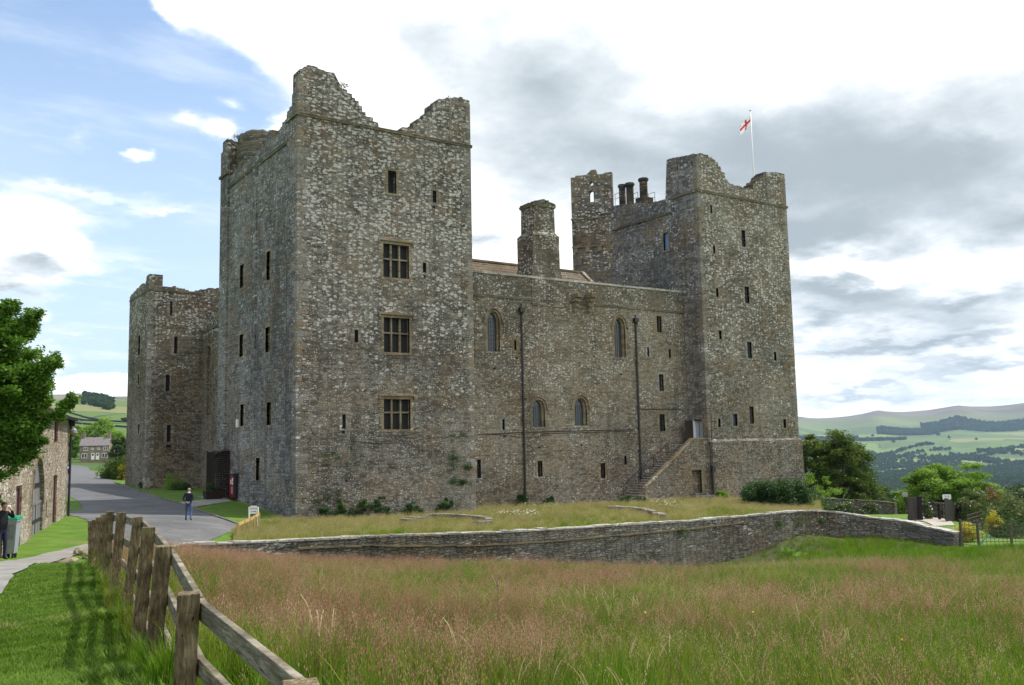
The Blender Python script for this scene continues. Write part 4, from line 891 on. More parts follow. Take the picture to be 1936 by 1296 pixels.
# ---- far left tower and west curtain
mb, wl, rs = tower('corner_tower', 0, 13, 41.4, 50.5, 0, None, None, seed=12)
S, Wt, N, E = wl['S'], wl['W'], wl['N'], wl['E']
WC = 5.5
XW0, YW0 = -.0, 41.4
for bx in ((329, 637, 335.5, 669), (313.2, 709, 320.5, 740), (315, 804, 322.8, 836), (321.5, 570, 326, 597)): slit(S, bx, .4)
slit(S, (314, 842, 325, 846), .3, None, False)
for bx in ((261.5, 635, 265, 672), (260.5, 708, 263, 728), (261, 802, 263.4, 820)): slit(Wt, bx, .3)
LW = 5.6
slab(S, [(0, 23.1), (1.2, 23.0), (1.3, 22.0), (3.2, 21.9), (4.0, 21.6), (5.2, 21.8), (6, 22.1), (8.5, 22.2), (9.5, 23), (13, 22.5)], -.5, 13, 0, rs, 1.3, .1); slab(Wt, [(0, 23.1), (1.5, 23.0), (1.8, 22.4), (4, 22.6), (LW, 22.4), (9.1, 22)], -.5, 9.1, 0, rs, 1.3, .1); slab(N, [(0, 22), (13, 22)], -.5, 13, 0, rs); slab(E, [(0, 22.5), (9.1, 22)], -.5, 9.1, 0, rs)
mb.box((.8, 42.2, 20.3), (12.2, 49.6, 20.5), 3)
stringc(mb, S, -.1, 5.2, 21.45, 5, .1, .16); stringc(mb, Wt, -.1, 9, 21.45, 5, .1, .16)
quoins(mb, 0, 41.4, 1, 1, 1, 21.3, 4, rs)
ft = mb.build('corner_tower', [m_far, m_ash, m_far, m_core, m_ashg, m_string], castle); build_windows(ft)
mb = MB(); rs = random.Random(31)
Wc = Wall((WC, 17.0, 0), (0, 1, 0), (-1, 0, 0))
ub = Wc.rect(391, 656, 400.5, 790); pa = arch(ub[0], ub[1], ub[2], ub[3], .6); Wc.add_hole(pa, .25); hood(mb, Wc, pa, ub[0], ub[2], pa[2][1], (.15, .28), .1, 1, False)
mb.add([Wc.P(u, z, -.25) for u, z in pa], [tuple(range(len(pa)))], 0)
out = [(0, -1), (24.5, -1)]+list(reversed(jag([(0, 18.6), (20, 18.7), (24.5, 18.6)], (.3, .7), .1, rs))); Wc.face(mb, out, 0, 1.4, 3); stringc(mb, Wc, .2, 24.3, 17.3, 5)
# inner ruined piece rising behind
Wc2 = Wall((WC+2.5, 30.0, 0), (0, 1, 0), (-1, 0, 0)); Wc2.face(mb, [(0, 15), (12, 15)]+list(reversed(jag([(0, 21.2), (4, 22.4), (8, 22.3), (12, 22.6)], (.4, .7), .12, rs))), 0, 1.0, 3)
mb.build('curtain_wall', [m_far, m_ash, m_far, m_core, m_ashg, m_string], castle)

# ---- rainwater pipes on the curtain, cables
for k, (px, yt, yb) in enumerate(((984, 578, 958), (1199.5, 598, 918))):
    S = Wall((0, YC, 0), (1, 0, 0), (0, -1, 0)); u, zt_p = S.from_px(px, yt); _, zb_p = S.from_px(px+3, yb); pm = MB()
    Q = lambda z, o=.12: (u, YC-o, z)
    pm.tube([Q(zb_p-(.4 if k == 0 else 0)), Q(zt_p-.5)], .085, 10); pm.box((u-.22, YC-.32, zt_p-.55), (u+.22, YC-.02, zt_p-.2)); pm.tube([(u, YC-.17, zt_p-.75), (u, YC-.17, zt_p-.55)], [.09, .2], 8); pm.tube([Q(zt_p-.2), Q(zt_p+.12)], .06, 8)
    z = zb_p+1
    while z < zt_p-1: pm.tube([Q(z), Q(z+.09)], .12, 10); pm.box((u-.16, YC-.06, z), (u+.16, YC-.003, z+.07)); z += 1.9
    pm.build('downpipe', m_pipe, castle)
m_cable = mat('grey_cable', (.03, .028, .026), .6)
def cable(y, pts, r0=.022):
    S = Wall((0, y, 0), (1, 0, 0), (0, -1, 0)); mbc = MB(); q = [S.from_px(*p) for p in pts]; mbc.tube([(u, y-.035, z) for u, z in q], r0, 5); return mbc
cable(0, [(586, 808), (594, 822), (607, 829), (640, 829), (665, 834), (700, 838), (760, 838), (815, 827), (898, 824)], .02).build('cable', m_cable, castle)
cable(YC, [(903, 822), (985, 818), (1050, 816), (1197, 812.5)], .03).build('cable', m_cable, castle)
cable(YC, [(903, 821), (960, 823), (980, 828), (1015, 827), (1030, 820), (1120, 818), (1197, 815)], .02).build('cable', m_cable, castle)
cable(YC, [(1205.5, 812), (1207, 774), (1288, 774), (1294, 780)], .028).build('cable', m_cable, castle)
cm_ = cable(-.2, [(1340, 783), (1343.5, 785), (1347, 880)], .035)
u, z = Wall((0, -.25, 0), (1, 0, 0), (0, -1, 0)).from_px(1346.5, 886); cm_.box((u-.2, -.5, z-.25), (u+.2, -.24, z+.25)); cm_.tube([(u-.08, -.38, z-.2), (u-.08, -.38, -.8)], .07, 8); cm_.build('downpipe', m_pipe, castle)
# small white lamp and spotlight
bl = MB(); Wn = Wall((0, 0, 0), (0, 1, 0), (-1, 0, 0)); u, z = Wn.from_px(450.5, 801); wbox(bl, Wn, u-.12, z-.3, u+.12, z+.3, .0, .16); bl.build('alarm_box', m_white, castle, bevel=.02)
sp_ = MB(); u, z = Wn.from_px(424, 862); sp_.tube([Wn.P(u, z, 0), Wn.P(u, z+.1, .5)], .04, 6); sp_.tube([Wn.P(u, z+.12, .45), Wn.P(u-.1, z-.12, .75)], [.12, .2], 10); sp_.build('floodlight', m_iron, castle)
# flag on the right tower
fp = pl(1426, 355, 1, 6.0); ftp = pl(1419.3, 210, 1, 6.0)
fl = empty('flagpole', (float(fp[0]), 6.0, 25.9)); tag(fl, 'tall white flagpole with a red cross flag on the right hand tower', 'flagpole')
h = float(ftp[2])-25.9; pm = MB(); pm.tube([(0, 0, 0), (0, 0, h*.5), (0, 0, h)], [.09, .075, .05], 10); pm.tube([(0, 0, h), (0, 0, h+.12)], .1, 10); pm.build('pole', mat('white_pole', (.72, .72, .74), .4), fl, smooth=True)
m_flag, t, b = nmat('cross_flag')
uvn = t.new('ShaderNodeUVMap').outputs[0]; s_ = t.new('ShaderNodeSeparateXYZ', None, Vector=uvn)
f1 = t.math('LESS_THAN', t.math('ABSOLUTE', t.math('SUBTRACT', s_.outputs[0], .5)), .075); f2 = t.math('LESS_THAN', t.math('ABSOLUTE', t.math('SUBTRACT', s_.outputs[1], .5)), .12)
t.set(b.inputs['Base Color'], t.mix(t.math('MAXIMUM', f1, f2), (.82, .82, .84), (.62, .03, .05)))
tr = t.new('ShaderNodeBsdfTranslucent', None, Color=t.mix(t.math('MAXIMUM', f1, f2), (.82, .82, .84), (.62, .03, .05))); ms = t.new('ShaderNodeMixShader', None, Fac=.35); t.set(ms.inputs[1], b.outputs[0]); t.set(ms.inputs[2], tr.outputs[0]); t.set(m_flag.node_tree.nodes['Material Output'].inputs[0], ms.outputs[0])
nu, nv = 20, 12; V = []; uvl = []
FL, FH = 1.85, 1.0
for j in range(nv+1):
    for i in range(nu+1):
        a = i/nu; c = j/nv; droop = 1.0*a**1.0; x = -FL*a*.62; z = h-1.5+FH*c-droop-(.15*a*(1-c)); y = .22*math.sin(a*7+c*2.4)*a+.1*math.sin(c*6+a*3)
        x2 = x*RX+y*FX; y2 = x*RY+y*FY; V.append((x2, y2, z)); uvl.append((a, c))
Fl = [(j*(nu+1)+i, j*(nu+1)+i+1, (j+1)*(nu+1)+i+1, (j+1)*(nu+1)+i) for j in range(nv) for i in range(nu)]
fo = np_mesh('flag', V, Fl, [m_flag], fl, smooth=True); uv = fo.data.uv_layers.new(name='UVMap')
for lp in fo.data.loops: uv.data[lp.index].uv = uvl[lp.vertex_index]
# ------------------------------------------------------------------ foliage materials
def leafmat(name, c1, c2, c3, trans=.35, scale=.6):
    m, t, b = nmat(name); at_ = t.new('ShaderNodeAttribute', dict(attribute_name='rnd')); oi = t.new('ShaderNodeObjectInfo')
    pos = t.new('ShaderNodeNewGeometry').outputs['Position']; n = t.noise(pos, scale, 3, .6)
    f = t.math('ADD', t.math('MULTIPLY', at_.outputs['Fac'], .6), t.math('ADD', t.math('MULTIPLY', t.math('SUBTRACT', n, .3), .6), t.math('MULTIPLY', oi.outputs['Random'], .22)))
    col = t.ramp(f, [(.15, c1), (.5, c2), (.9, c3)]); t.set(b.inputs['Base Color'], col); b.inputs['Roughness'].default_value = .55; b.inputs['Specular IOR Level'].default_value = .25
    tr = t.new('ShaderNodeBsdfTranslucent', None, Color=t.mix(.5, col, t.mix(.4, col, (.25, .4, .02)), 'MIX')); ms = t.new('ShaderNodeMixShader', None, Fac=trans)
    t.set(ms.inputs[1], b.outputs[0]); t.set(ms.inputs[2], tr.outputs[0]); t.set(m.node_tree.nodes['Material Output'].inputs[0], ms.outputs[0]); return m
m_leaf_ash = leafmat('leaf_fresh_green', (.025, .07, .008), (.065, .16, .014), (.15, .28, .03), .4)
m_leaf_dark = leafmat('leaf_dark_green', (.015, .04, .006), (.04, .085, .010), (.13, .16, .02))
m_leaf_light = leafmat('leaf_light_green', (.06, .14, .012), (.16, .29, .03), (.32, .46, .07), .42)
m_leaf_yel = leafmat('leaf_golden', (.14, .14, .01), (.38, .34, .02), (.62, .5, .05), .3)
m_leaf_ivy = leafmat('leaf_shrub', (.010, .034, .008), (.022, .07, .012), (.05, .12, .025), .2)
m_leaf_rose = leafmat('leaf_rose', (.02, .045, .01), (.05, .09, .02), (.13, .17, .05), .3)
m_leaf_far = leafmat('leaf_far_wood', (.014, .038, .010), (.03, .07, .014), (.07, .12, .028), .2, .01)
m_bark = varied('bark', (.06, .05, .04), (.13, .11, .09), 6, .9, .6, 18, stretch=(1, 1, .3))
m_white_fl = mat('white_petals', (.8, .8, .76), .6)
def leaf_quads(C_, size, rg, flat=.5, aspect=.5):
    """rhombic leaves at the points C_, random orientation with a bias to level blades"""
    n = len(C_); d = rg.normal(size=(n, 3)); d[:, 2] *= flat; d /= np.linalg.norm(d, axis=1)[:, None]
    e = rg.normal(size=(n, 3)); e = np.cross(d, e); e /= np.linalg.norm(e, axis=1)[:, None]+1e-9
    s_ = (size*rg.uniform(.6, 1.3, n))[:, None]
    V = np.stack([C_-d*s_*.5, C_+e*s_*aspect*.5, C_+d*s_*.5, C_-e*s_*aspect*.5], 1).reshape(-1, 3)
    return V, np.arange(n*4).reshape(n, 4)
def crown_pts(clumps, per, rg, squash=.7):
    P = []
    for (x, y, z, r_) in clumps:
        q = rg.normal(size=(per, 3))*.42*r_; q = np.clip(q, -.8*r_, .8*r_); q[:, 2] *= squash; P.append(q+np.array([x, y, z]))
    return np.concatenate(P)
def tree(name, loc, height, crown_r, crown_z0, leafm, label=None, cat='tree', nclump=70, per=160, size=.16, seed=1, trunk_r=.25, group=None, limbs=True, shape=1.0, clr=.28, parts=True, sway=(0, 0), link=True, hollow=.45, squash=.7, flat_=.5):
    rg = np.random.default_rng(seed); rs = random.Random(seed); root = empty(name, loc) if link else None
    ch = height-crown_z0; cz = crown_z0+ch*.5; cl = []
    k = 0
    while len(cl) < nclump and k < nclump*20:
        k += 1; v = rg.normal(size=3); v /= np.linalg.norm(v); rr = rg.uniform(hollow, 1.0)**.6*(1+.18*math.sin(3*math.atan2(v[1], v[0])+seed)+.12*math.sin(5*v[2]+seed*2))
        wz = 1.0-(max(0, v[2])**2)*.25*shape
        x, y, z = v[0]*rr*crown_r*wz+sway[0]*max(0, v[2]), v[1]*rr*crown_r*wz+sway[1]*max(0, v[2]), cz+v[2]*rr*ch*.5
        cl.append((x, y, z, crown_r*clr*rg.uniform(.6, 1.25)))
    P = crown_pts(cl, per, rg, squash); V, Fc = leaf_quads(P, size, rg, flat_); at_ = np.repeat(rg.uniform(0, 1, len(cl)), per)*.6+rg.uniform(0, .4, len(P))
    if not link: return V, Fc, at_
    np_mesh('crown', V, Fc, [leafm], root, attr=at_)
    if limbs:
        mb = MB(); top = Vector((sway[0]*.3, sway[1]*.3, crown_z0+ch*.72)); mb.tube([(0, 0, -.6), (0, 0, .1), (.05, .02, crown_z0*.6), (.1, -.05, crown_z0+ch*.3), tuple(top)], [trunk_r*1.5, trunk_r*1.1, trunk_r*.85, trunk_r*.6, trunk_r*.15], 9)
        for i in range(0, len(cl), 2):
            x, y, z, _ = cl[i]; z0 = crown_z0*.75+(z-crown_z0*.75)*.45*rs.uniform(.6, 1); z0 = min(z0, z-.1); f = (z0/(top.z)); a = Vector((.08*f, -.03*f, z0)); b_ = Vector((x, y, z)); m_ = a.lerp(b_, .5)+Vector((0, 0, -.06*(b_-a).length))
            r0 = trunk_r*.32*rs.uniform(.6, 1.1); mb.tube([a, m_, b_], [r0, r0*.6, r0*.15], 5)
        mb.build('trunk', m_bark, root, smooth=True)
    tag(root, label, cat, group); return root
def shrub(name, loc, rx, ry, h, leafm, label, cat='shrub', n=9000, size=.09, seed=1, rz=0, flowers=None, group=None, ncl=40, stems=True):
    rg = np.random.default_rng(seed); root = empty(name, loc, rz); cl = []
    for k in range(ncl):
        v = rg.normal(size=3); v[2] = abs(v[2]); v /= np.linalg.norm(v); rr = rg.uniform(.5, 1.0)
        cl.append((v[0]*rr*rx*.85, v[1]*rr*ry*.85, v[2]*rr*h*.82+.05, min(rx, ry, h)*.38*rg.uniform(.7, 1.3)))
    P = crown_pts(cl, n//ncl, rg, .8); P[:, 2] = np.abs(P[:, 2]); V, Fc = leaf_quads(P, size, rg); at_ = np.repeat(rg.uniform(0, 1, ncl), n//ncl)*.6+rg.uniform(0, .4, len(P))
    np_mesh('foliage', V, Fc, [leafm], root, attr=at_)
    if stems:
        mb = MB()
        for c in cl[::2]: mb.tube([(c[0]*.15, c[1]*.15, -.2), (c[0]*.6, c[1]*.6, c[2]*.55), (c[0], c[1], c[2])], [.035, .022, .01], 4)
        mb.build('stems', m_bark, root)
    if flowers:
        cnt, fm, fs = flowers; idx_ = rg.choice(len(P), cnt); Q = P[idx_]*np.array([1.06, 1.06, 1.05]); a = rg.normal(size=(cnt, 3, 3))
        V = []; Fc = []
        for i, q in enumerate(Q):
            for k in range(3): d = a[i, k]/np.linalg.norm(a[i, k])*fs; V += [q-d, q+np.cross(d, [0, 0, 1.]), q+d, q-np.cross(d, [0, 0, 1.])]; Fc.append(tuple(range(len(V)-4, len(V))))
        np_mesh('flowers', V, Fc, [fm], root)
    return tag(root, label, cat, group)

# ------------------------------------------------------------------ foreground post and rail fence
def timber(name, dark, mid, light, axis):
    m, t, b = nmat(name); g = t.new('ShaderNodeTexCoord').outputs['Object']; st_ = (9, 9, .9) if axis == 'z' else (1.1, 1.1, 12)
    g2 = t.vmath('MULTIPLY', t.vmath('ADD', g, t.vmath('MULTIPLY', t.noise(g, 3, 3, .5, out=1), (.04, .04, .04))), st_)
    gr_ = t.noise(g2, 5.0, 6, .7); blot = t.noise(g, 2.3, 5, .7); moss = t.noise(g, 5, 5, .7)
    col = t.ramp(gr_, [(.32, dark), (.5, mid), (.68, light)]); col = t.mix(t.smooth(blot, .45, .65, 0, .75), col, t.mix(.8, col, dark)); col = t.mix(t.smooth(moss, .56, .68, 0, .5), col, (.13, .145, .05))
    crack = t.smooth(t.noise(t.vmath('MULTIPLY', g2, (1.6, 1.6, .4) if axis == 'z' else (.4, .4, 1.6)), 4.0, 3, .6), .66, .70); col = t.mix(crack, col, (.012, .010, .007))
    t.set(b.inputs['Base Color'], col); t.set(b.inputs['Normal'], t.new('ShaderNodeBump', None, Height=t.math('SUBTRACT', gr_, crack), Strength=.8, Distance=.012).outputs[0]); return m
m_post = timber('weathered_fence_timber', (.045, .034, .018), (.15, .115, .066), (.29, .24, .155), 'z')
m_rail = timber('weathered_rail_timber', (.06, .05, .035), (.17, .145, .105), (.32, .29, .235), 'x')
FP = [((570, 1293), (566, 1700), 2.9), ((357, 1121), (347, 1335), 4.7), ((310, 1032), (284, 1300), 6.55), ((281, 997), (257, 1255), 8.4), ((261, 977), (236, 1175), 10.3), ((230, 969), (212, 1143), 12.1), ((208, 967), (200, 1108), 13.9), ((196.5, 973), (192, 1094), 15.7), ((187, 978.5), (186, 1083), 17.4), ((178.5, 983.5), (179, 1077), 19.1), ((171, 985.5), (172, 1072), 20.8)]
fence = empty('timber_fence', at(212, 1143, 12.1)); tag(fence, 'weathered post and rail fence running away along the edge of the meadow', 'fence'); fb = Vector(fence.location)
tops = []; bots = []
for k, (a, c, d) in enumerate(FP):
    A = Vector(at(*a, d)); B = Vector(at(*c, d)); gz = H1(B.x, B.y); B = A+(B-A)*((A.z-(gz-.25))/max(A.z-B.z, .1)); tops.append(A); bots.append(B)
rot = (bots[5]-bots[3]); rot.z = 0; rot.normalize(); side = Vector((rot.y, -rot.x, 0))   # towards the meadow
if side.dot(Vector((RX, RY, 0))) < 0: side = -side
rs = random.Random(2)
for k, (A, B) in enumerate(zip(tops, bots)):
    if k > 0: dirn = tops[k]-tops[k-1]
    else: dirn = tops[1]-tops[0]
    dirn.z = 0; dirn.normalize(); sd = Vector((dirn.y, -dirn.x, 0)); sd = sd if sd.dot(side) > 0 else -sd
    if k < 2: dirn = Vector((RX, RY, 0))*.94+Vector((FX, FY, 0))*.34; dirn.normalize(); sd = Vector((dirn.y, -dirn.x, 0)); 
    w = .106*rs.uniform(.94, 1.06); mb = MB(); A2 = A-fb; B2 = B-fb; vs = []
    for p in (B2, A2):
        for sx, sy in ((-1, -1), (1, -1), (1, 1), (-1, 1)): vs.append(p+sd*sx*w/2+dirn*sy*w/2+(Vector((0, 0, rs.uniform(-.006, .006))) if p is A2 else Vector()))
    mb.add(vs, [(3, 2, 1, 0), (4, 5, 6, 7), (0, 1, 5, 4), (1, 2, 6, 5), (2, 3, 7, 6), (3, 0, 4, 7)]); mb.build('post', m_post, fence, bevel=.006)
    if k:
        A0, B0 = tops[k-1], bots[k-1]
        d2 = (A-A0); d2.z = 0; d2.normalize(); s2 = Vector((d2.y, -d2.x, 0)); s2 = s2 if s2.dot(side) > 0 else -s2
        for j, dz_ in enumerate((.10, .38, .66, .94)):
            f0 = dz_/max(.3, (A0.z-B0.z)); f1 = dz_/max(.3, (A.z-B.z))
            p0 = A0.lerp(B0, f0)+s2*.075-fb; p1 = A.lerp(B, f1)+s2*.075-fb; e = (p1-p0).normalized()*.03
            mb = MB(); mb.bar(p0-e*(.5 if k % 2 else 1), p1+e*.4, .036+.004*j*0, .092, mi=0); mb.build('rail', m_rail, fence, bevel=.004)
# loose stones beside the fence
m_rock = varied('lichened_stone', (.14, .11, .07), (.36, .32, .24), 5, .9, .6, 14)
def rock(loc, s, seed, label, group=None):
    bm = bmesh.new(); bmesh.ops.create_icosphere(bm, subdivisions=2, radius=1); rs = random.Random(seed)
    for v in bm.verts: n_ = .75+.35*rs.random(); v.co = Vector((round(v.co.x*2.2)/2.2*.4+v.co.x*.6, v.co.y, v.co.z*.9))*n_; v.co = Vector((v.co.x*s[0], v.co.y*s[1], v.co.z*s[2]))
    me = bpy.data.meshes.new('loose_stone'); bm.to_mesh(me); bm.free(); me.materials.append(m_rock); o = bpy.data.objects.new('loose_stone', me); COL.objects.link(o); o.location = loc; o.rotation_euler = (0, .25*rs.random(), seed); tag(o, label, 'stone', group)
p = hit(128, 1066); rock((p[0], p[1], p[2]+.05), (.30, .17, .15), 3, 'slab of tan stone lying on the grass near the far end of the timber fence')
for k, (px, py) in enumerate(((146, 1050), (152, 1046), (159, 1050), (163, 1057))): p = hit(px, py); rock((p[0], p[1], p[2]+.08), (.2, .14, .13), 11+k, ['grey rubble stone left of the heap by the end of the timber fence', 'topmost grey stone of the heap by the end of the timber fence', 'grey stone in the heap against the last fence post', 'lowest stone of the heap tight to the last fence post'][k], 'loose stones at the fence end')

# ------------------------------------------------------------------ stone barn on the left
b0 = hit(125, 976); bdir = np.array(hit(45, 1028))-b0; bdir[2] = 0; BL = 24.0; bu = Vector(bdir).normalized()   # u runs from the far corner towards the viewer
bn_ = Vector((-bu.y, bu.x, 0)); bn_ = bn_ if bn_.dot(Vector((RX, RY, 0))) > 0 else -bn_
barn = empty('stone_barn', (b0[0], b0[1], 0)); tag(barn, 'pale stone barn with arched plank doorway behind the leafy tree on the left', 'barn')
BW = Wall((b0[0], b0[1], 0), bu, bn_); ZE = BW.from_px(124, 789)[1]; zg = b0[2]
barnmb = MB()
def brect(x0, y0, x1, y1):
    xm, ym = (x0+x1)/2, (y0+y1)/2; a = BW.from_px(x0, ym)[0]; c = BW.from_px(x1, ym)[0]; return min(a, c), BW.from_px(xm, y1)[1], max(a, c), BW.from_px(xm, y0)[1]
m_barn2 = stone_mat('barn_stone_wall', (.20, .165, .12), (.36, .315, .245), (.52, .475, .395), (4.0, 7.0), .42, None, .25, 0, .05, .04, .7, (bu.x, bu.y))
m_rib = varied('grey_plank', (.10, .10, .105), (.19, .19, .195), 2, .8, .2, 20, stretch=(1, 1, .15)); m_redframe = mat('dull_red_frame', (.16, .05, .045), .6)
BH = []
bw_ = brect(103, 793, 109.5, 836); BW.add_hole([(bw_[0], bw_[1]), (bw_[2], bw_[1]), (bw_[2], bw_[3]), (bw_[0], bw_[3])], .14); BH.append(('window', bw_, .14))
bd = brect(62, 866, 82, 1012); bp = arch(bd[0], zg-.2, bd[2], bd[3], .1); BW.add_hole(bp, .16)
bd2 = brect(28.5, 919, 40, 1026); BW.add_hole([(bd2[0], zg-.2), (bd2[2], zg-.2), (bd2[2], bd2[3]), (bd2[0], bd2[3])], .14); BH.append(('side_door', (bd2[0], zg-.2, bd2[2], bd2[3]), .14))
bd3 = brect(99.5, 899, 107, 985); BW.add_hole([(bd3[0], zg-.2), (bd3[2], zg-.2), (bd3[2], bd3[3]), (bd3[0], bd3[3])], .14); BH.append(('side_door', (bd3[0], zg-.2, bd3[2], bd3[3]), .14))
bs = brect(86.5, 948, 88.5, 978); BW.add_hole([(bs[0], bs[1]), (bs[2], bs[1]), (bs[2], bs[3]), (bs[0], bs[3])], .25)
bwv = brect(93, 876, 95, 881); BW.add_hole([(bwv[0], bwv[1]), (bwv[2], bwv[1]), (bwv[2], bwv[3]), (bwv[0], bwv[3])], .25)
BW.face(barnmb, [(0, zg-1), (BL, zg-1), (BL, ZE), (0, ZE)], 0)
off = Vector((b0[0], b0[1], 0)); DP = 7.5
g0, g1 = BW.P(0, zg-1), BW.P(BL, zg-1); bk0, bk1 = g0-bn_*DP, g1-bn_*DP; up = Vector((0, 0, ZE-zg+1)); rdg = ZE+2.3
barnmb.add([g0, bk0, bk0+up, g0+up], [(0, 1, 2, 3)]); barnmb.add([g1, bk1, bk1+up, g1+up], [(3, 2, 1, 0)]); barnmb.add([bk0, bk1, bk1+up, bk0+up], [(0, 1, 2, 3)])
r0, r1 = BW.P(3.4, rdg, -DP/2), BW.P(BL-3.4, rdg, -DP/2)
barnmb.v = [tuple(Vector(v)-off) for v in barnmb.v]; barnmb.build('wall', m_barn2, barn)
rf = MB(); ov = .3
c00, c10, c01, c11 = BW.P(-ov, ZE-.12, ov), BW.P(BL+ov, ZE-.12, ov), BW.P(-ov, ZE-.12, -DP-ov), BW.P(BL+ov, ZE-.12, -DP-ov)
def course(a, b_, c, d, n=12):
    for k in range(n):
        f0, f1 = k/n, (k+1)/n; rf.add([a.lerp(d, f0)+Vector((0, 0, .05)), b_.lerp(c, f0)+Vector((0, 0, .05)), b_.lerp(c, f1)+Vector((0, 0, .01)), a.lerp(d, f1)+Vector((0, 0, .01)), a.lerp(d, f0)-Vector((0, 0, .03)), b_.lerp(c, f0)-Vector((0, 0, .03))], [(0, 1, 2, 3), (4, 5, 1, 0)])
course(c00, c10, r1, r0); course(c11, c01, r0, r1); course(c01, c00, r0, r0+Vector((.001, 0, 0))); course(c10, c11, r1, r1+Vector((.001, 0, 0)))
rf.v = [tuple(Vector(v)-off) for v in rf.v]; rf.build('roof', m_rooft, barn)
def bpart(fn, name, mats_): mb_ = MB(); fn(mb_); mb_.v = [tuple(Vector(v)-off) for v in mb_.v]; return mb_.build(name, mats_, barn)
for nm, (u0, z0, u1, z1), dp in BH:
    def fn(mb_):
        mb_.add([BW.P(u0, z0, -dp), BW.P(u1, z0, -dp), BW.P(u1, z1, -dp), BW.P(u0, z1, -dp)], [(0, 1, 2, 3)], 0)
        for a, c in ((u0, u0+.1), (u1-.1, u1)): wbox(mb_, BW, a, z0, c, z1, -dp+.005, -dp+.08, 1)
        wbox(mb_, BW, u0+.1, z1-.1, u1-.1, z1, -dp+.005, -dp+.08, 1); wbox(mb_, BW, u0-.25, z1+.01, u1+.25, z1+.3, -.1, .02, 2) if nm == 'window' else None
        if nm == 'window': wbox(mb_, BW, (u0+u1)/2-.03, z0, (u0+u1)/2+.03, z1, -dp+.005, -dp+.06, 1)
    bpart(fn, nm, [m_dark if nm == 'window' else m_rib, m_redframe, m_ash])
def fn(mb_):
    u0, u1 = bd[0], bd[2]; n = 8; zt = bp[2][1]
    for k in range(n):
        a = u0+(u1-u0)*k/n; c = u0+(u1-u0)*(k+1)/n-.012; wbox(mb_, BW, a, zg-.05, c, zt, -.13+.008*(k % 2), -.10+.008*(k % 2), 0)
    for z in (.5, 2.0, ): wbox(mb_, BW, u0, zg+z, u1, zg+z+.12, -.10, -.06, 1)
    wbox(mb_, BW, (u0+u1)/2-.02, zg-.05, (u0+u1)/2+.02, zt, -.10, -.075, 1); wbox(mb_, BW, u0, zt, u1, zt+.12, -.12, -.07, 0)
    mb_.add([BW.P(u, z, -.14) for u, z in bp], [tuple(range(len(bp)))], 2)
    hood(mb_, BW, bp, u0, u1, zt, (.02, .3), .03, 3, False)
bpart(fn, 'arched_doorway', [m_rib, m_iron, m_rib, m_ash])
def fn(mb_):
    mb_.tube([BW.P(.12, zg, .12), BW.P(.12, ZE-.3, .12)], .06, 8); wbox(mb_, BW, -.05, ZE-.45, .3, ZE-.15, .02, .3); 
    wbox(mb_, BW, -.2, ZE-.16, BL, ZE-.04, .3, .42)
bpart(fn, 'downpipe', m_pipe)
def fn(mb_):
    zl = BW.from_px(130, 816)[1]; a = BW.P(0, zl, .05); e = Vector(at(139, 815, 50.4)); e.z = zl; mb_.tube([a, e], .02, 6); mb_.tube([e+Vector((0, 0, .18)), e+Vector((0, 0, .15)), e+Vector((0, 0, .05)), e-Vector((0, 0, .1))], [.03, .1, .19, .21], 16, 1); mb_.tube([e-Vector((0, 0, .1)), e-Vector((0, 0, .2))], [.19, .1], 12, 2)
bpart(fn, 'wall_lamp', [m_iron, mat('grey_lamp_hood', (.22, .22, .24), .4), mat('amber_lamp_glass', (.35, .2, .06), .3)])

# ------------------------------------------------------------------ people
m_skin = mat('skin', (.48, .29, .22), .6); m_navy = varied('navy_knit', (.010, .013, .030), (.02, .025, .05), 20, .9, .3, 60); m_jean = varied('blue_denim', (.035, .075, .16), (.07, .13, .24), 14, .85, .3, 60); m_shoe = mat('dark_shoe', (.03, .02, .018), .5)
m_black = mat('black_cloth', (.012, .012, .016), .85); m_hairg = mat('grey_hair', (.3, .28, .26), .8); m_hairb = mat('dark_hair', (.02, .015, .012), .7); m_collar = mat('pale_collar', (.6, .62, .66), .7)
def skinned(verts, edges, radii, name='body'):
    me = bpy.data.meshes.new(name); me.from_pydata(verts, edges, []); o = bpy.data.objects.new(name, me); COL.objects.link(o)
    md = o.modifiers.new('s', 'SKIN'); 
    for v, r_ in zip(me.skin_vertices[0].data, radii): v.radius = (r_[0], r_[1]) if hasattr(r_, '__len__') else (r_, r_)
    me.skin_vertices[0].data[0].use_root = True
    sb = o.modifiers.new('d', 'SUBSURF'); sb.levels = 2; sb.render_levels = 2
    dg = bpy.context.evaluated_depsgraph_get(); dg.update(); m2 = bpy.data.meshes.new_from_object(o.evaluated_get(dg)); bpy.data.objects.remove(o); return m2
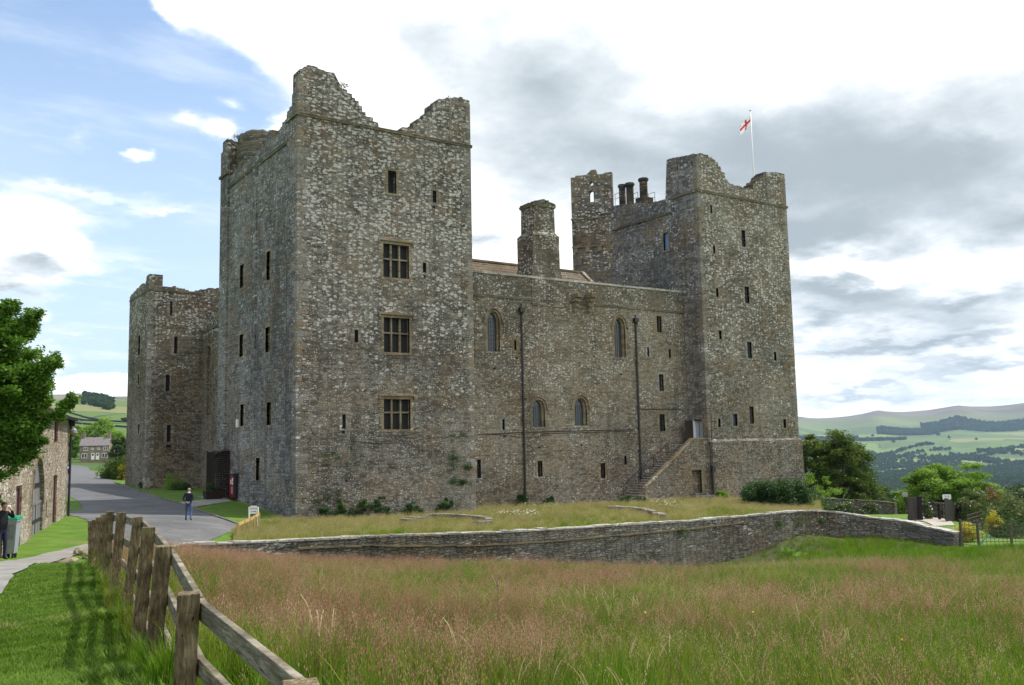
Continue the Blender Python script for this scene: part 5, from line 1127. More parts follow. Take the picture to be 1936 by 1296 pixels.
def person(loc, rz, J, matfn, mats, hair, label, hfaces=None, head_tilt=0, extra=None, scale=1.0):
    """J: dict of joints, x right, y ahead, z up"""
    V = []; Ed = []; Rd = []; ix = {}
    def add(k, p, r_, parent=None): V.append(tuple(p)); Rd.append(r_); ix[k] = len(V)-1; (Ed.append((ix[parent], ix[k])) if parent else None)
    add('pelvis', J['pelvis'], (.155, .115)); add('waist', J['waist'], (.15, .11), 'pelvis'); add('chest', J['chest'], (.175, .12), 'waist'); add('neck0', J['neck0'], .075, 'chest'); add('neck1', J['neck1'], .058, 'neck0')
    h = Vector(J['head']); add('jaw', h+Vector((0, .015, -.055)), (.062, .07), 'neck1'); add('skull', h+Vector((0, .0, .035)), (.077, .095), 'jaw'); add('crown', h+Vector((0, -.01, .10)), (.055, .07), 'skull'); 
    for s_, sx in (('l', -1), ('r', 1)):
        add('sh'+s_, J['sh'+s_], .068, 'chest'); add('el'+s_, J['el'+s_], .05, 'sh'+s_); add('wr'+s_, J['wr'+s_], .033, 'el'+s_); hd = Vector(J['hd'+s_]); add('pm'+s_, hd, (.036, .022), 'wr'+s_)
        fd = (hd-Vector(J['wr'+s_])).normalized(); sd = fd.cross(Vector((0, 1, .3))).normalized()
        for k in range(4):
            L_ = (.065, .075, .07, .055)[k]; base = hd+sd*(k-1.5)*.018+fd*.03; a1 = base+fd*L_*.55; a2 = a1+(fd+Vector((0, .5, 0))).normalized()*L_*.45
            add(f'f{s_}{k}', base, .0095, 'pm'+s_); add(f'g{s_}{k}', a1, .009, f'f{s_}{k}'); add(f'h{s_}{k}', a2, .007, f'g{s_}{k}')
        th_ = hd-fd*.015+sd*.035; add('t'+s_, th_, .011, 'pm'+s_); add('u'+s_, th_+sd*.025+fd*.03, .009, 't'+s_)
        add('hp'+s_, J['hp'+s_], .095, 'pelvis'); add('kn'+s_, J['kn'+s_], .064, 'hp'+s_); add('an'+s_, J['an'+s_], .045, 'kn'+s_); add('hl'+s_, Vector(J['an'+s_])+Vector((0, -.04, -.05)), .04, 'an'+s_); add('to'+s_, J['to'+s_], (.042, .03), 'an'+s_)
    me = skinned(V, Ed, Rd); me.name = 'person'
    # face: nose, ears, brow as small displaced lumps of the same mesh
    bm = bmesh.new(); bm.from_mesh(me)
    for off_, s_ in (((0, .112, .01), (.014, .02, .024)), ((-.08, .0, .01), (.012, .022, .033)), ((.08, .0, .01), (.012, .022, .033)), ((0, .098, -.045), (.028, .012, .009)), ((-.032, .098, .03), (.014, .008, .008)), ((.032, .098, .03), (.014, .008, .008))):
        r_ = bmesh.ops.create_icosphere(bm, subdivisions=2, radius=1)
        for v in r_['verts']: v.co = Vector((v.co.x*s_[0], v.co.y*s_[1], v.co.z*s_[2]))+h+Vector(off_)
    bm.to_mesh(me); bm.free(); me.materials.clear()
    for m in mats: me.materials.append(m)
    for p in me.polygons: p.material_index = matfn(p.center); p.use_smooth = True
    o = bpy.data.objects.new('person', me); COL.objects.link(o); o.location = loc; o.rotation_euler = (0, 0, rz); o.scale = (scale,)*3; tag(o, label, 'person')
    hb = MB(); 
    bm = bmesh.new(); r_ = bmesh.ops.create_icosphere(bm, subdivisions=3, radius=1)
    for v in r_['verts']: v.co = Vector((v.co.x*.086, v.co.y*.104, v.co.z*.095))+h+Vector((0, -.006, .05))
    kill = [f for f in bm.faces if not hfaces(f.calc_center_median()-h)]; bmesh.ops.delete(bm, geom=kill, context='FACES'); hm = bpy.data.meshes.new('hair'); bm.to_mesh(hm); bm.free(); hm.materials.append(hair); ho = bpy.data.objects.new('hair', hm); COL.objects.link(ho); ho.parent = o
    return o
Jw = dict(pelvis=(0, 0, .94), waist=(0, .0, 1.1), chest=(0, .02, 1.33), neck0=(0, .03, 1.47), neck1=(0, .045, 1.53), head=(0, .07, 1.63), shl=(-.185, 0, 1.41), shr=(.185, 0, 1.41), ell=(-.275, -.11, 1.14), elr=(.275, -.11, 1.14), wrl=(-.09, -.17, .99), wrr=(.09, -.17, .99), hdl=(-.02, -.19, .965), hdr=(.035, -.17, .965),
          hpl=(-.095, 0, .88), hpr=(.095, 0, .88), knl=(-.13, .13, .5), knr=(.14, -.02, .48), anl=(-.15, .10, .09), anr=(.17, -.24, .12), tol=(-.16, .25, .035), tor=(.18, -.10, .035))
def mw(c):
    if c.z > 1.50: return 0
    if c.z < 1.02 and c.z > .9 and c.y < -.135 and abs(c.x) < .12: return 0
    if c.z > 1.475: return 4
    if c.z > .93: return 1
    return 2 if c.z > .10 else 3
wp = hit(356, 984.5); wrz = YA-math.pi/2+R(6)
person((wp[0], wp[1], wp[2]), wrz, Jw, mw, [m_skin, m_navy, m_jean, m_shoe, m_collar], m_hairg, 'bald man in navy jumper and jeans walking away with hands behind his back', lambda c: c.z < .06 and c.z > -.03 and c.y < .03)
Jc = dict(pelvis=(0, 0, .93), waist=(0, .0, 1.1), chest=(0, .0, 1.33), neck0=(0, .02, 1.47), neck1=(0, .04, 1.53), head=(0, .07, 1.63), shl=(-.185, 0, 1.42), shr=(.185, 0, 1.42), ell=(-.24, .2, 1.28), elr=(.24, .2, 1.28), wrl=(-.09, .3, 1.5), wrr=(.09, .3, 1.5), hdl=(-.055, .27, 1.58), hdr=(.055, .27, 1.58),
          hpl=(-.095, 0, .88), hpr=(.095, 0, .88), knl=(-.11, .03, .5), knr=(.11, .0, .48), anl=(-.12, .0, .09), anr=(.12, -.03, .09), tol=(-.13, .15, .035), tor=(.13, .12, .035))
def mc(c):
    if c.z > 1.50: return 0
    return 1 if c.z > .9 else (2 if c.z > .10 else 3)
m_ind = mat('dark_indigo_jeans', (.02, .022, .05), .85)
pp = hit(1, 1060); prz = math.atan2(RY, RX)-math.pi/2-R(25)
pc = person((pp[0], pp[1], pp[2]), prz, Jc, mc, [m_skin, m_black, m_ind, m_shoe], m_hairb, 'person in black top and dark jeans raising a white camera beside the bin', lambda c: c.z > -.02 and (c.y < .05 or c.z > .06))
cb = MB(); cb.box((-.055, .245, 1.58), (.055, .30, 1.66)); cb.tube([(0, .3, 1.62), (0, .345, 1.62)], .03, 12); co = cb.build('camera_held', mat('white_camera', (.75, .72, .78), .35), None, bevel=.006); co.location = pc.location; co.rotation_euler = pc.rotation_euler; tag(co, 'small white camera held up to the face of the person in black', 'camera')

# ------------------------------------------------------------------ wheeled bin
m_bin = varied('grey_bin_plastic', (.22, .25, .27), (.28, .31, .33), 3, .5, .05); m_lid = mat('green_bin_lid', (.01, .25, .13), .4); m_rub = mat('black_rubber', (.015, .015, .015), .8)
bp_ = hit(20, 1056); bn = empty('wheeled_bin', (bp_[0], bp_[1], bp_[2]), math.atan2(RY, RX)+R(12)); bn.scale = (.72, .72, 1.0); tag(bn, 'tall grey wheeled bin with green lid standing on the lawn by the barn', 'bin')
mb = MB(); 
def ringf(zs): return [(-(.30+.10*q), -(.30+.08*q), .3+.30*q, .30+.08*q, z) for q, z in zs]
pr = [(-.22, -.26, .2, .26, .16), (-.24, -.29, .24, .29, .5), (-.27, -.32, .27, .32, .9), (-.30, -.35, .3, .35, 1.22)]
vs = []; 
for x0, y0, x1, y1, z in pr: vs += [(x0, y0, z), (x1, y0, z), (x1, y1, z), (x0, y1, z)]
fs = [(3, 2, 1, 0)]+[(j*4+k, j*4+(k+1) % 4, (j+1)*4+(k+1) % 4, (j+1)*4+k) for j in range(3) for k in range(4)]; mb.add(vs, fs)
for z in (.42, .62, 1.0): q = (z-.16)/1.06; mb.box((-.225-.08*q, -.27-.09*q, z), (.205+.1*q, .27+.09*q, z+.018))
mb.box((-.33, -.38, 1.18), (.33, .38, 1.24)); mb.build('bin_body', m_bin, bn, bevel=.01)
rec = MB(); rec.box((-.0, -.372, .68), (.18, -.33, .71)); rec.box((-.0, -.372, 1.06), (.18, -.33, 1.09)); rec.box((-.02, -.375, .68), (.0, -.33, 1.09)); rec.box((.18, -.375, .68), (.20, -.33, 1.09)); rec.build('front_panel', mat('bin_panel_edge', (.16, .18, .19), .5), bn)
lb = MB(); lb.add([(-.35, -.4, 1.245), (.35, -.4, 1.245), (.35, .4, 1.245), (-.35, .4, 1.245), (-.30, -.34, 1.33), (.30, -.34, 1.33), (.30, .36, 1.36), (-.30, .36, 1.36)], [(0, 3, 2, 1), (4, 5, 6, 7), (0, 1, 5, 4), (1, 2, 6, 5), (2, 3, 7, 6), (3, 0, 4, 7)]); lb.build('lid', m_lid, bn, bevel=.015)
for sx in (-.14, .14): w_ = MB(); w_.tube([(sx-.03, -.2, .1), (sx+.03, -.2, .1)], .1, 16); w_.build('wheel', m_rub, bn)
for sx in (-.14, .14): w_ = MB(); w_.tube([(sx-.03, .2, .1), (sx+.03, .2, .1)], .1, 16); w_.build('wheel', m_rub, bn)

# ------------------------------------------------------------------ entrance: trellis cage, steps, planter, notice board
Wn = Wall((0, 0, 0), (0, 1, 0), (-1, 0, 0))
eu0 = Wn.from_px(434, 930)[0]; ez = H1(0, eu0); e1 = Wn.from_px(412, 930)[0]; ed_ = 1.25
m_trel = mat('dark_brown_trellis', (.022, .014, .010), .7)
cage = empty('trellis_porch', (0, float(eu0), float(ez))); tag(cage, 'dark brown trellis porch round the entrance steps against the left tower', 'trellis porch')
Y1c = 1.7; pz = H1(-1, eu0+1)-ez; hh = 3.55; 
def lattice(nm, P0, P1, z0, z1, n, m_, material, par, bw__=.035, th=.03, fine=True):
    mb = MB(); P0 = Vector(P0); P1 = Vector(P1); d = (P1-P0); L = d.length; d.normalize()
    for k in range(n+1):
        a = P0+d*L*k/n; mb.bar((a.x, a.y, z0), (a.x, a.y, z1), bw__, th, up=d)
    nn_ = Vector((d.y, -d.x, 0))*th*.6
    for k in range(m_+1):
        z = z0+(z1-z0)*k/m_; a = P0+nn_; c = P1+nn_; mb.bar((a.x, a.y, z), (c.x, c.y, z), th*.8, bw__)
    return mb.build(nm, material, par)
lattice('trellis_panel', (-.1, .05, 0), (-ed_, .05, 0), .1, hh, 9, 24, m_trel, cage, .07); lattice('trellis_panel', (-ed_, .1, 0), (-ed_, Y1c*.9, 0), .1, hh, 9, 24, m_trel, cage, .05)
lattice('trellis_panel', (-.1, Y1c, 0), (-ed_, Y1c, 0), .4, hh, 11, 20, m_trel, cage, .04)
for x, y in ((-ed_, .0), (-.1, .0), (-ed_, Y1c), (-.1, Y1c)): mb = MB(); mb.box((x-.05, y-.05, -.2), (x+.05, y+.05, hh+.08)); mb.build('post', m_trel, cage)
mb = MB(); mb.box((-ed_-.06, -.08, hh+.08), (-.0, Y1c+.08, hh+.14)); mb.build('porch_roof', mat('grey_porch_roof', (.10, .10, .11), .7), cage)
mb = MB(); mb.box((-ed_-.6, .1, -.4), (-.02, Y1c+.3, .16)); mb.box((-ed_-.25, .1, .16), (-.02, Y1c, .36)); mb.build('entrance_steps', m_ashg, cage, bevel=.01)
# boarded lower side seen from the road
pl_ = empty('planter', (-1.5, float(eu0)-.75, H1(-1.5, eu0-.75))); pl_.scale = (.68, .9, .85); tag(pl_, 'dark wooden planter with a small clipped bush in front of the trellis porch', 'planter')
mb = MB(); mb.add([(-.85, -.4, 0), (.85, -.4, 0), (.85, .4, 0), (-.85, .4, 0), (-1, -.5, .75), (1, -.5, .75), (1, .5, .75), (-1, .5, .75)], [(0, 3, 2, 1), (4, 5, 6, 7), (0, 1, 5, 4), (1, 2, 6, 5), (2, 3, 7, 6), (3, 0, 4, 7)]); 
for x in (-.9, -.3, .3, .85): mb.box((x-.04, -.54, .05), (x+.04, -.4, .78))
mb.build('planter_box', m_trel, pl_)
rg = np.random.default_rng(5); P = crown_pts([(-.45, 0, 1.1, .5), (-.4, 0, 1.2, .4), (.35, .1, .95, .3), (0, 0, .9, .35)], 700, rg); V, Fc = leaf_quads(P, .07, rg); np_mesh('bush', V, Fc, [m_leaf_ivy], pl_, attr=rg.uniform(0, 1, len(Fc)))
mb = MB(); mb.tube([(.3, 0, .8), (.15, 0, 1.8)], .02, 5); mb.tube([(.55, .1, .8), (.65, .1, 1.5)], .015, 5); mb.build('cane', m_bark, pl_)
# notice board
nu_ = Wn.from_px(442, 915); nb = empty('notice_board', (-.03, float(nu_[0])-.55, float(Wn.from_px(442, 940)[1]))); tag(nb, 'red notice board in a black frame with leaflets on the left tower wall', 'notice board')
nh = float(Wn.from_px(442, 898)[1]-Wn.from_px(442, 940)[1])
mb = MB(); mb.box((-.30, -.55, -.1), (-.05, .6, nh-.05)); mb.box((-.36, -.6, nh-.05), (-.0, .65, nh+.12)); mb.build('board_frame', m_iron, nb, bevel=.015)
m_redb = mat('dark_red_board', (.20, .012, .015), .6); mb = MB(); mb.box((-.315, -.48, .02), (-.301, .53, nh-.15)); mb.build('red_panel', m_redb, nb)
for y0, z0, w_, h_, wt_ in ((-.3, .28, .38, .5, 0), (.05, 1.0, .2, .33, 1), (-.3, .95, .2, .2, 1), (-.32, 1.2, .2, .26, 1), (-.1, 1.55, .2, .18, 0), (.02, 1.78, .16, .2, 0)):
    mb = MB(); mb.box((-.325, y0, z0), (-.317, y0+w_, z0+h_)); mb.build('leaflet', m_white if wt_ else mat('grey_leaflet', (.3, .26, .26), .6), nb)

# ------------------------------------------------------------------ signs
def textobj(body, size, loc, rot, material, parent, name='lettering', align='CENTER'):
    cu = bpy.data.curves.new(name, 'FONT'); cu.body = body; cu.size = size; cu.align_x = align; cu.align_y = 'CENTER'; cu.extrude = .002
    o = bpy.data.objects.new(name, cu); COL.objects.link(o); dg = bpy.context.evaluated_depsgraph_get(); me = bpy.data.meshes.new_from_object(o.evaluated_get(dg)); bpy.data.objects.remove(o)
    me.materials.clear(); me.materials.append(material); o2 = bpy.data.objects.new(name, me); COL.objects.link(o2); o2.parent = parent; o2.location = loc; o2.rotation_euler = rot; return o2
m_ink = mat('dark_lettering', (.06, .065, .08), .6)
def rounded(x0, z0, x1, z1, r_, n=5):
    o = []
    for cx, cz, a0 in ((x1-r_, z0+r_, -90), (x1-r_, z1-r_, 0), (x0+r_, z1-r_, 90), (x0+r_, z0+r_, 180)):
        for k in range(n+1): a = R(a0+90*k/n); o.append((cx+r_*math.cos(a), cz+r_*math.sin(a)))
    return o
def plate(x0, z0, x1, z1, r_, y0, y1, material, parent, name='board'):
    p = rounded(x0, z0, x1, z1, r_); n = len(p); mb = MB(); mb.add([(x, y0, z) for x, z in p]+[(x, y1, z) for x, z in p], [tuple(range(n)), tuple(range(2*n-1, n-1, -1))]+[(i, (i+1) % n, n+(i+1) % n, n+i) for i in range(n)]); return mb.build(name, material, parent)
face = math.atan2(RY, RX)     # local x to the viewer's right, -y towards the viewer
sl_ = hit(471.5, 985); sr_ = hit(487, 984); ds = 48.0
sp1 = at(471, 985, 49.0); s0 = (float(sp1[0]), float(sp1[1])); sz_ = H1(*s0); es = empty('entrance_sign', (s0[0], s0[1], sz_), face-R(4)); tag(es, 'white two post sign with an arrow beside the short timber rail', 'sign')
hs = float(at(471, 959, 49.0)[2]-sz_); sw = 17*49/F_PX
for x in (0, sw): mb = MB(); mb.box((x-.035, -.03, -.2), (x+.035, .03, hs)); mb.build('post', m_white, es)
plate(.05, hs-.36, sw-.05, hs+.06, .06, -.045, -.03, m_white, es)
textobj('Entrance', .105, (sw/2, -.05, hs-.08), (R(90), 0, 0), m_ink, es)
mb = MB(); mb.box((.1, -.05, hs-.255), (sw-.14, -.046, hs-.235)); mb.add([(sw-.16, -.05, hs-.20), (sw-.08, -.05, hs-.245), (sw-.16, -.05, hs-.29)], [(0, 2, 1)]); mb.build('arrow', m_ink, es)
# short new timber rail at the terrace corner
m_newt = varied('new_pine', (.35, .22, .08), (.55, .38, .16), 3, .7, .2, 20, stretch=(1, 1, .3))
tf = [((450, 989), (450, 1006)), ((461.5, 984), (461.5, 998)), ((472.5, 979.5), (472.5, 991)), ((481, 975), (481, 988)), ((490, 969.5), (490, 985))]
td = [43.5, 44.9, 46.3, 47.6, 49.0]; trf = empty('timber_rail', at(450, 1006, 43.5)); tag(trf, 'short yellow pine rail with five posts at the garden corner', 'fence'); o_ = Vector(trf.location); pv = None
for (a, c), d in zip(tf, td):
    A = Vector(at(*a, d)); gz = HT1(A.x, A.y); mb = MB(); mb.box((A.x-.045-o_.x, A.y-.045-o_.y, gz-.2-o_.z), (A.x+.045-o_.x, A.y+.045-o_.y, A.z-o_.z)); mb.build('post', m_newt, trf)
    if pv is not None: mb = MB(); mb.bar(pv-o_-Vector((0, 0, .08)), A-o_-Vector((0, 0, .08)), .03, .14); mb.build('rail', m_newt, trf)
    pv = A

# ------------------------------------------------------------------ curved stone-edged garden beds on the terrace
def bed(cpx, pts, label):
    P = [hit(*p, 0, HT1) for p in pts]; P = [np.array(q) for q in P]; sm = smoothpoly([tuple(q) for q in P], 2, False); tp_ = [(q[0], q[1], HT1(q[0], q[1])+.36) for q in sm]
    return stone_wall('garden_bed_wall', tp_, HT1, .34, label, 'low wall', m_dry, True, copem=m_ashg, seed=cpx)
bed(1, [(812, 982), (840, 982), (880, 984), (912, 987), (926, 991), (922, 996), (900, 999)], 'low curved stone bed edging in the terrace grass below the left tower')
bed(2, [(1150, 967), (1185, 968), (1212, 970), (1226, 974), (1240, 979), (1254, 984)], 'low curved stone bed edging in the terrace grass near the outside stair')
bed(3, [(762, 993), (785, 989), (806, 986)], 'short straight run of low stone edging at the foot of the left tower')
# ------------------------------------------------------------------ garden on the right: walls, gates, trellis
def gl(px, d, hf=H1): p = at(px, 648, d); return (float(p[0]), float(p[1]), hf(p[0], p[1]))
def wall_px(name, L_, label, w=.45, mat_=None, seed=4, cope=True):
    tops = [at(*q) for q in L_]; return stone_wall(name, tops, H1, w, label, 'wall', mat_, cope, seed=seed, copem=m_core)
wall_px('garden_wall', [(1515, 938, 89), (1560, 942, 88), (1620, 945, 86.5), (1693, 950, 84)], 'long brown stone garden wall behind the lawn left of the dark gates')
wall_px('garden_wall', [(1716, 955, 86), (1735, 951, 84), (1762, 950, 82), (1782, 950.5, 81)], 'rubble wall end seen through the open dark gates')
wall_px('garden_wall', [(1782, 952, 81), (1830, 958, 80), (1990, 968, 78)], 'stone garden wall behind the roses right of the gates')
lowp = [at(1812, 1036, 51.4), at(1845, 1034.5, 50.6), at(1880, 1037, 49.8)]; stone_wall('low_wall', lowp, H1, .4, 'low tumbled wall stub below the trellis fence', 'wall', m_dry, True, copem=m_core, seed=9)
m_gate = varied('black_brown_gate_boards', (.012, .010, .010), (.03, .024, .022), 3, .7, .2, 12, stretch=(1, 1, .2))
def gate_leaf(px0, px1, yt0, yt1, yb, d0, d1, label, curved=False):
    A = Vector(gl(px0, d0)); B = Vector(gl(px1, d1)); root = empty('garden_gate', A); tag(root, label, 'gate'); zt0 = at(px0, yt0, d0)[2]-A.z; zt1 = at(px1, yt1, d1)[2]-A.z; u = B-A; u.z = 0; n = 9
    mb = MB(); L = u.length; u.normalize(); nn_ = Vector((u.y, -u.x, 0)); zb = B.z-A.z
    for k in range(n):
        f = (k+.5)/n; top = zt0+(zt1-zt0)*(f**1.6 if curved else f); w_ = L/n-.015; c = u*(L*f); z0 = zb*f+.06; vs = []
        for z in (z0, top):
            for sx, sy in ((-1, -1), (1, -1), (1, 1), (-1, 1)): vs.append(c+u*sx*w_/2+nn_*sy*.015+Vector((0, 0, z)))
        mb.add(vs, [(3, 2, 1, 0), (4, 5, 6, 7), (0, 1, 5, 4), (1, 2, 6, 5), (2, 3, 7, 6), (3, 0, 4, 7)])
    mb.build('gate_boards', m_gate, root); fb_ = MB()
    for z in (.25, min(zt0, zt1)-.25): fb_.bar(Vector((0, 0, z))-nn_*.04, u*L+Vector((0, 0, z+zb))-nn_*.04, .04, .12)
    fb_.bar(Vector((0, 0, .3))-nn_*.045, u*L+Vector((0, 0, min(zt0, zt1)-.3+zb))-nn_*.045, .04, .1); fb_.build('gate_frame', m_gate, root); return root
gate_leaf(1695, 1715.5, 939, 940, 983, 76, 78, 'dark boarded gate leaf standing open on the left under its sign')
gate_leaf(1764, 1786, 941, 956, 988, 72, 76, 'dark boarded gate leaf with a curved top standing open on the right', True)
def gpost(px, yt, d, w, label, m_=None):
    A = gl(px, d); z = at(px, yt, d)[2]-A[2]; mb = MB(); mb.box((-w/2, -w/2, -.3), (w/2, w/2, z)); mb.box((-w/2-.02, -w/2-.02, z), (w/2+.02, w/2+.02, z+.05)); o = mb.build('gate_post', m_ or m_gate, None); o.location = A; o.rotation_euler = (0, 0, face); return tag(o, label, 'post')
gpost(1717.5, 938, 78, .3, 'thick dark gate post holding the left gate leaf'); gpost(1790, 944, 76, .32, 'thick dark gate post under the right hand sign'); gpost(1752.8, 951.5, 79, .16, 'slim black post standing in the gateway')
A = Vector(gl(1752.8, 79)); B = Vector(gl(1736, 79.6)); mb = MB(); mb.bar((0, 0, 1.0), tuple(B-A+Vector((0, 0, 1.75))), .05, .08); o = mb.build('gate_brace', m_gate); o.location = A; tag(o, 'slanting dark brace leaning from the slim post in the gateway', 'brace')
for px, y0, y1, d, tx, lab in ((1709.5, 931, 939, 77.6, ('Castle', 'Gardens'), 'small weathered white sign above the left gate leaf'), (1788.5, 935, 944.5, 75.5, ('Gardens', 'Open'), 'white rounded sign on the right gate post')):
    p = at(px, y1, d); w_ = (10 if px < 1750 else 16)*d/F_PX; h_ = (y1-y0)*d/F_PX; e = empty('garden_sign', (p[0], p[1], p[2]), face); tag(e, lab, 'sign'); plate(-w_/2, 0, w_/2, h_, .06, -.18, -.16, m_white if px > 1750 else mat('grey_white_board', (.4, .4, .38), .7), e)
    for k, s_ in enumerate(tx): textobj(s_, h_*.36, (0, -.185, h_*(.68-.4*k)), (R(90), 0, 0), m_ink, e)
    mb = MB(); mb.box((-.03, -.16, -.4), (.03, -.1, h_*.8)); mb.build('sign_bracket', m_gate, e)
drape('gravel_drive', [tuple(gl(1700, 81)[:2]), tuple(gl(1715, 74)[:2]), tuple(gl(1742, 66)[:2]), tuple(gl(1780, 68)[:2]), tuple(gl(1772, 76)[:2]), tuple(gl(1775, 84)[:2])], .04, varied('pale_gravel', (.26, .235, .2), (.42, .38, .33), 4, .95, .4, 30), .8)
m_trg = varied('grey_trellis_timber', (.07, .06, .045), (.14, .12, .09), 3, .85, .3, 20)
tl = empty('trellis_fence', gl(1815, 52)); tag(tl, 'grey square mesh trellis fence between the meadow and the lower garden', 'fence'); o_ = Vector(tl.location)
TPX = [(1815, 983.5, 1030, 52), (1847, 985.5, 1033, 51.6), (1910, 992, 1031, 50.4), (1975, 994, 1032, 49.5), (2040, 996, 1034, 48.5)]
for (xa, ya, yb, d), nx in zip(TPX, TPX[1:]+[None]):
    A = Vector(at(xa, ya, d))-o_; G0 = Vector(at(xa, yb, d))-o_; mb = MB(); mb.box((A.x-.055, A.y-.055, G0.z-.5), (A.x+.055, A.y+.055, A.z+.04)); mb.build('post', m_trg, tl)
    if nx:
        B = Vector(at(nx[0], nx[1], nx[3]))-o_; G1 = Vector(at(nx[0], nx[2], nx[3]))-o_; L = (B-A).length; n = max(3, int(L/.2)); m_ = 7; mb = MB()
        for k in range(1, n): f = k/n; t0 = A.lerp(B, f); g0_ = G0.lerp(G1, f); mb.bar((t0.x, t0.y, g0_.z), (t0.x, t0.y, t0.z), .03, .018, up=(B-A).normalized())
        for k in range(m_): f = (k+.15)/(m_-.7); a = A.lerp(Vector((A.x, A.y, G0.z)), min(f, 1)); c = B.lerp(Vector((B.x, B.y, G1.z)), min(f, 1)); mb.bar(a, c, .02, .045 if k == 0 else .03)
        mb.build('trellis_panel', m_trg, tl)
t2 = empty('trellis_fence', gl(1830, 62)); tag(t2, 'short grey trellis run behind the golden shrubs', 'fence'); o_ = Vector(t2.location); A = Vector(at(1828, 975, 62))-o_; B = Vector(at(1858, 966, 66))-o_; mb = MB()
for k in range(15): f = k/14; p = A.lerp(B, f); mb.bar((p.x, p.y, p.z-1.3), p, .03, .018)
for k in range(6): mb.bar(A-Vector((0, 0, k*.25)), B-Vector((0, 0, k*.25)), .02, .035)
mb.build('trellis_panel', m_trg, t2)
t3 = empty('trellis_fence', gl(1850, 77)); tag(t3, 'tall dark trellis carrying the climbing roses', 'fence'); o_ = Vector(t3.location); A = Vector(at(1842, 932, 78))-o_; B = Vector(at(1925, 936, 76))-o_; mb = MB()
for k in range(22): p = A.lerp(B, k/21); mb.bar((p.x, p.y, p.z-3.0), p, .05 if k % 5 == 0 else .03, .03)
for k in range(10): mb.bar(A-Vector((0, 0, k*.3)), B-Vector((0, 0, k*.3)), .03, .03)
mb.build('trellis_panel', m_gate, t3)
hose = MB(); a = Vector(gl(1822, 50.5)); hose.tube([a+Vector((0, 0, .05)), a+Vector((.1*RX, .1*RY, .35)), a+Vector((.35*RX, .35*RY, .62)), a+Vector((.65*RX, .65*RY, .72)), a+Vector((.85*RX, .85*RY, .6))], .03, 6); tag(hose.build('garden_hose', mat('teal_hose', (.05, .22, .2), .4)), 'teal garden hose looped over the end of the grey wall', 'hose')

# ------------------------------------------------------------------ shrubs and trees
def sh(px, d, *a, hf=H1, **k): return shrub(a[0], gl(px, d, hf), *a[1:], **k)
sh(1452, 73, 'shrub', 4.2, 2.2, 2.7, m_leaf_ivy, 'large glossy dark green shrub mound at the foot of the right tower', n=26000, size=.16, seed=3, hf=HT1, rz=0)
sh(1512, 80, 'shrub', 3.2, 1.8, 2.3, m_leaf_ivy, 'lower dark shrub just right of the right tower corner', n=8000, size=.16, seed=4)
sh(1575, 86, 'climbing_rose', 1.4, .8, 1.7, m_leaf_rose, 'white flowered rose spilling over the garden wall near the tower', n=3000, size=.13, seed=5, flowers=(60, m_white_fl, .06))
sh(1624, 85.5, 'climbing_rose', 1.5, .6, 1.2, m_leaf_rose, 'white flowered rose sprawling low on the garden wall halfway to the gates', n=2600, size=.12, seed=6, flowers=(80, m_white_fl, .06))
m_pinkfl = mat('pale_pink_petals', (.75, .5, .48), .6)
sh(1728, 80, 'climbing_rose', .7, .6, 3.0, m_leaf_rose, 'tall climbing rose with cream flowers on the left gate post', n=3000, size=.12, seed=7, flowers=(60, m_white_fl, .07))
sh(1815, 76, 'climbing_rose', 1.9, 1.4, 3.6, m_leaf_rose, 'tall climbing rose with pale pink flowers right of the white sign', n=9000, size=.13, seed=8, flowers=(110, m_pinkfl, .07))
m_leaf_red = leafmat('leaf_reddish', (.05, .03, .01), (.15, .06, .02), (.3, .1, .04), .3)
sh(1860, 77, 'climbing_rose', 2.4, 1.0, 3.7, m_leaf_red, 'reddish leaved climber on the tall dark trellis', n=4500, size=.12, seed=9, flowers=(40, m_pinkfl, .07))
sh(1912, 66, 'shrub', 3.6, 2.6, 3.6, m_leaf_rose, 'big loose rose bush dotted with pale flowers behind the trellis fence', n=26000, size=.13, seed=10, flowers=(160, m_white_fl, .06))
sh(1982, 64, 'shrub', 3.2, 2.4, 4.4, m_leaf_dark, 'tall dense green shrub cut off by the right edge of the picture', n=20000, size=.13, seed=11, flowers=(60, m_white_fl, .05))
sh(1878, 60, 'shrub', 2.2, 1.2, 1.2, m_leaf_ivy, 'low dark green bush in the bed behind the trellis fence', n=6000, size=.1, seed=12)
sh(1800, 56, 'golden_shrub', 1.0, .8, 1.35, m_leaf_yel, 'bright golden shrub at the end of the stone wall', n=5200, size=.09, seed=13)
sh(1853, 60, 'golden_shrub', .75, .6, 1.75, m_leaf_yel, 'smaller golden shrub behind the trellis fence', n=4000, size=.09, seed=14)
sh(1448, 40.5, 'shrub', 1.0, .6, .5, m_leaf_ivy, 'flat green bramble patch in the meadow grass below the wall', n=2500, size=.08, seed=15) if False else None
# trees right
def tr(px, d, *a, **k): return tree(a[0], gl(px, d), *a[1:], **k)
q = gl(1562, 108); ht = float(at(1560, 824, 108)[2]-q[2])
tr(1562, 108, 'broadleaf_tree', ht, 4.7, .2, m_leaf_dark, label='dense round topped dark tree with olive highlights beside the right tower', nclump=250, per=300, size=.30, seed=21, trunk_r=.4, clr=.22, hollow=.5, squash=.6, flat_=.4)
tr(1617, 120, 'broadleaf_tree', float(at(1617, 903, 120)[2]-gl(1617, 120)[2]), 3.2, 1.0, m_leaf_rose, label='lower olive green tree stepping down from the dark round tree', nclump=60, per=160, size=.32, seed=22, trunk_r=.25)
tr(1526, 100, 'broadleaf_tree', float(at(1526, 888, 100)[2]-gl(1526, 100)[2]), 2.2, .5, m_leaf_light, label='slim light green sapling between the tower corner and the dark round tree', nclump=30, per=140, size=.22, seed=23, trunk_r=.15)
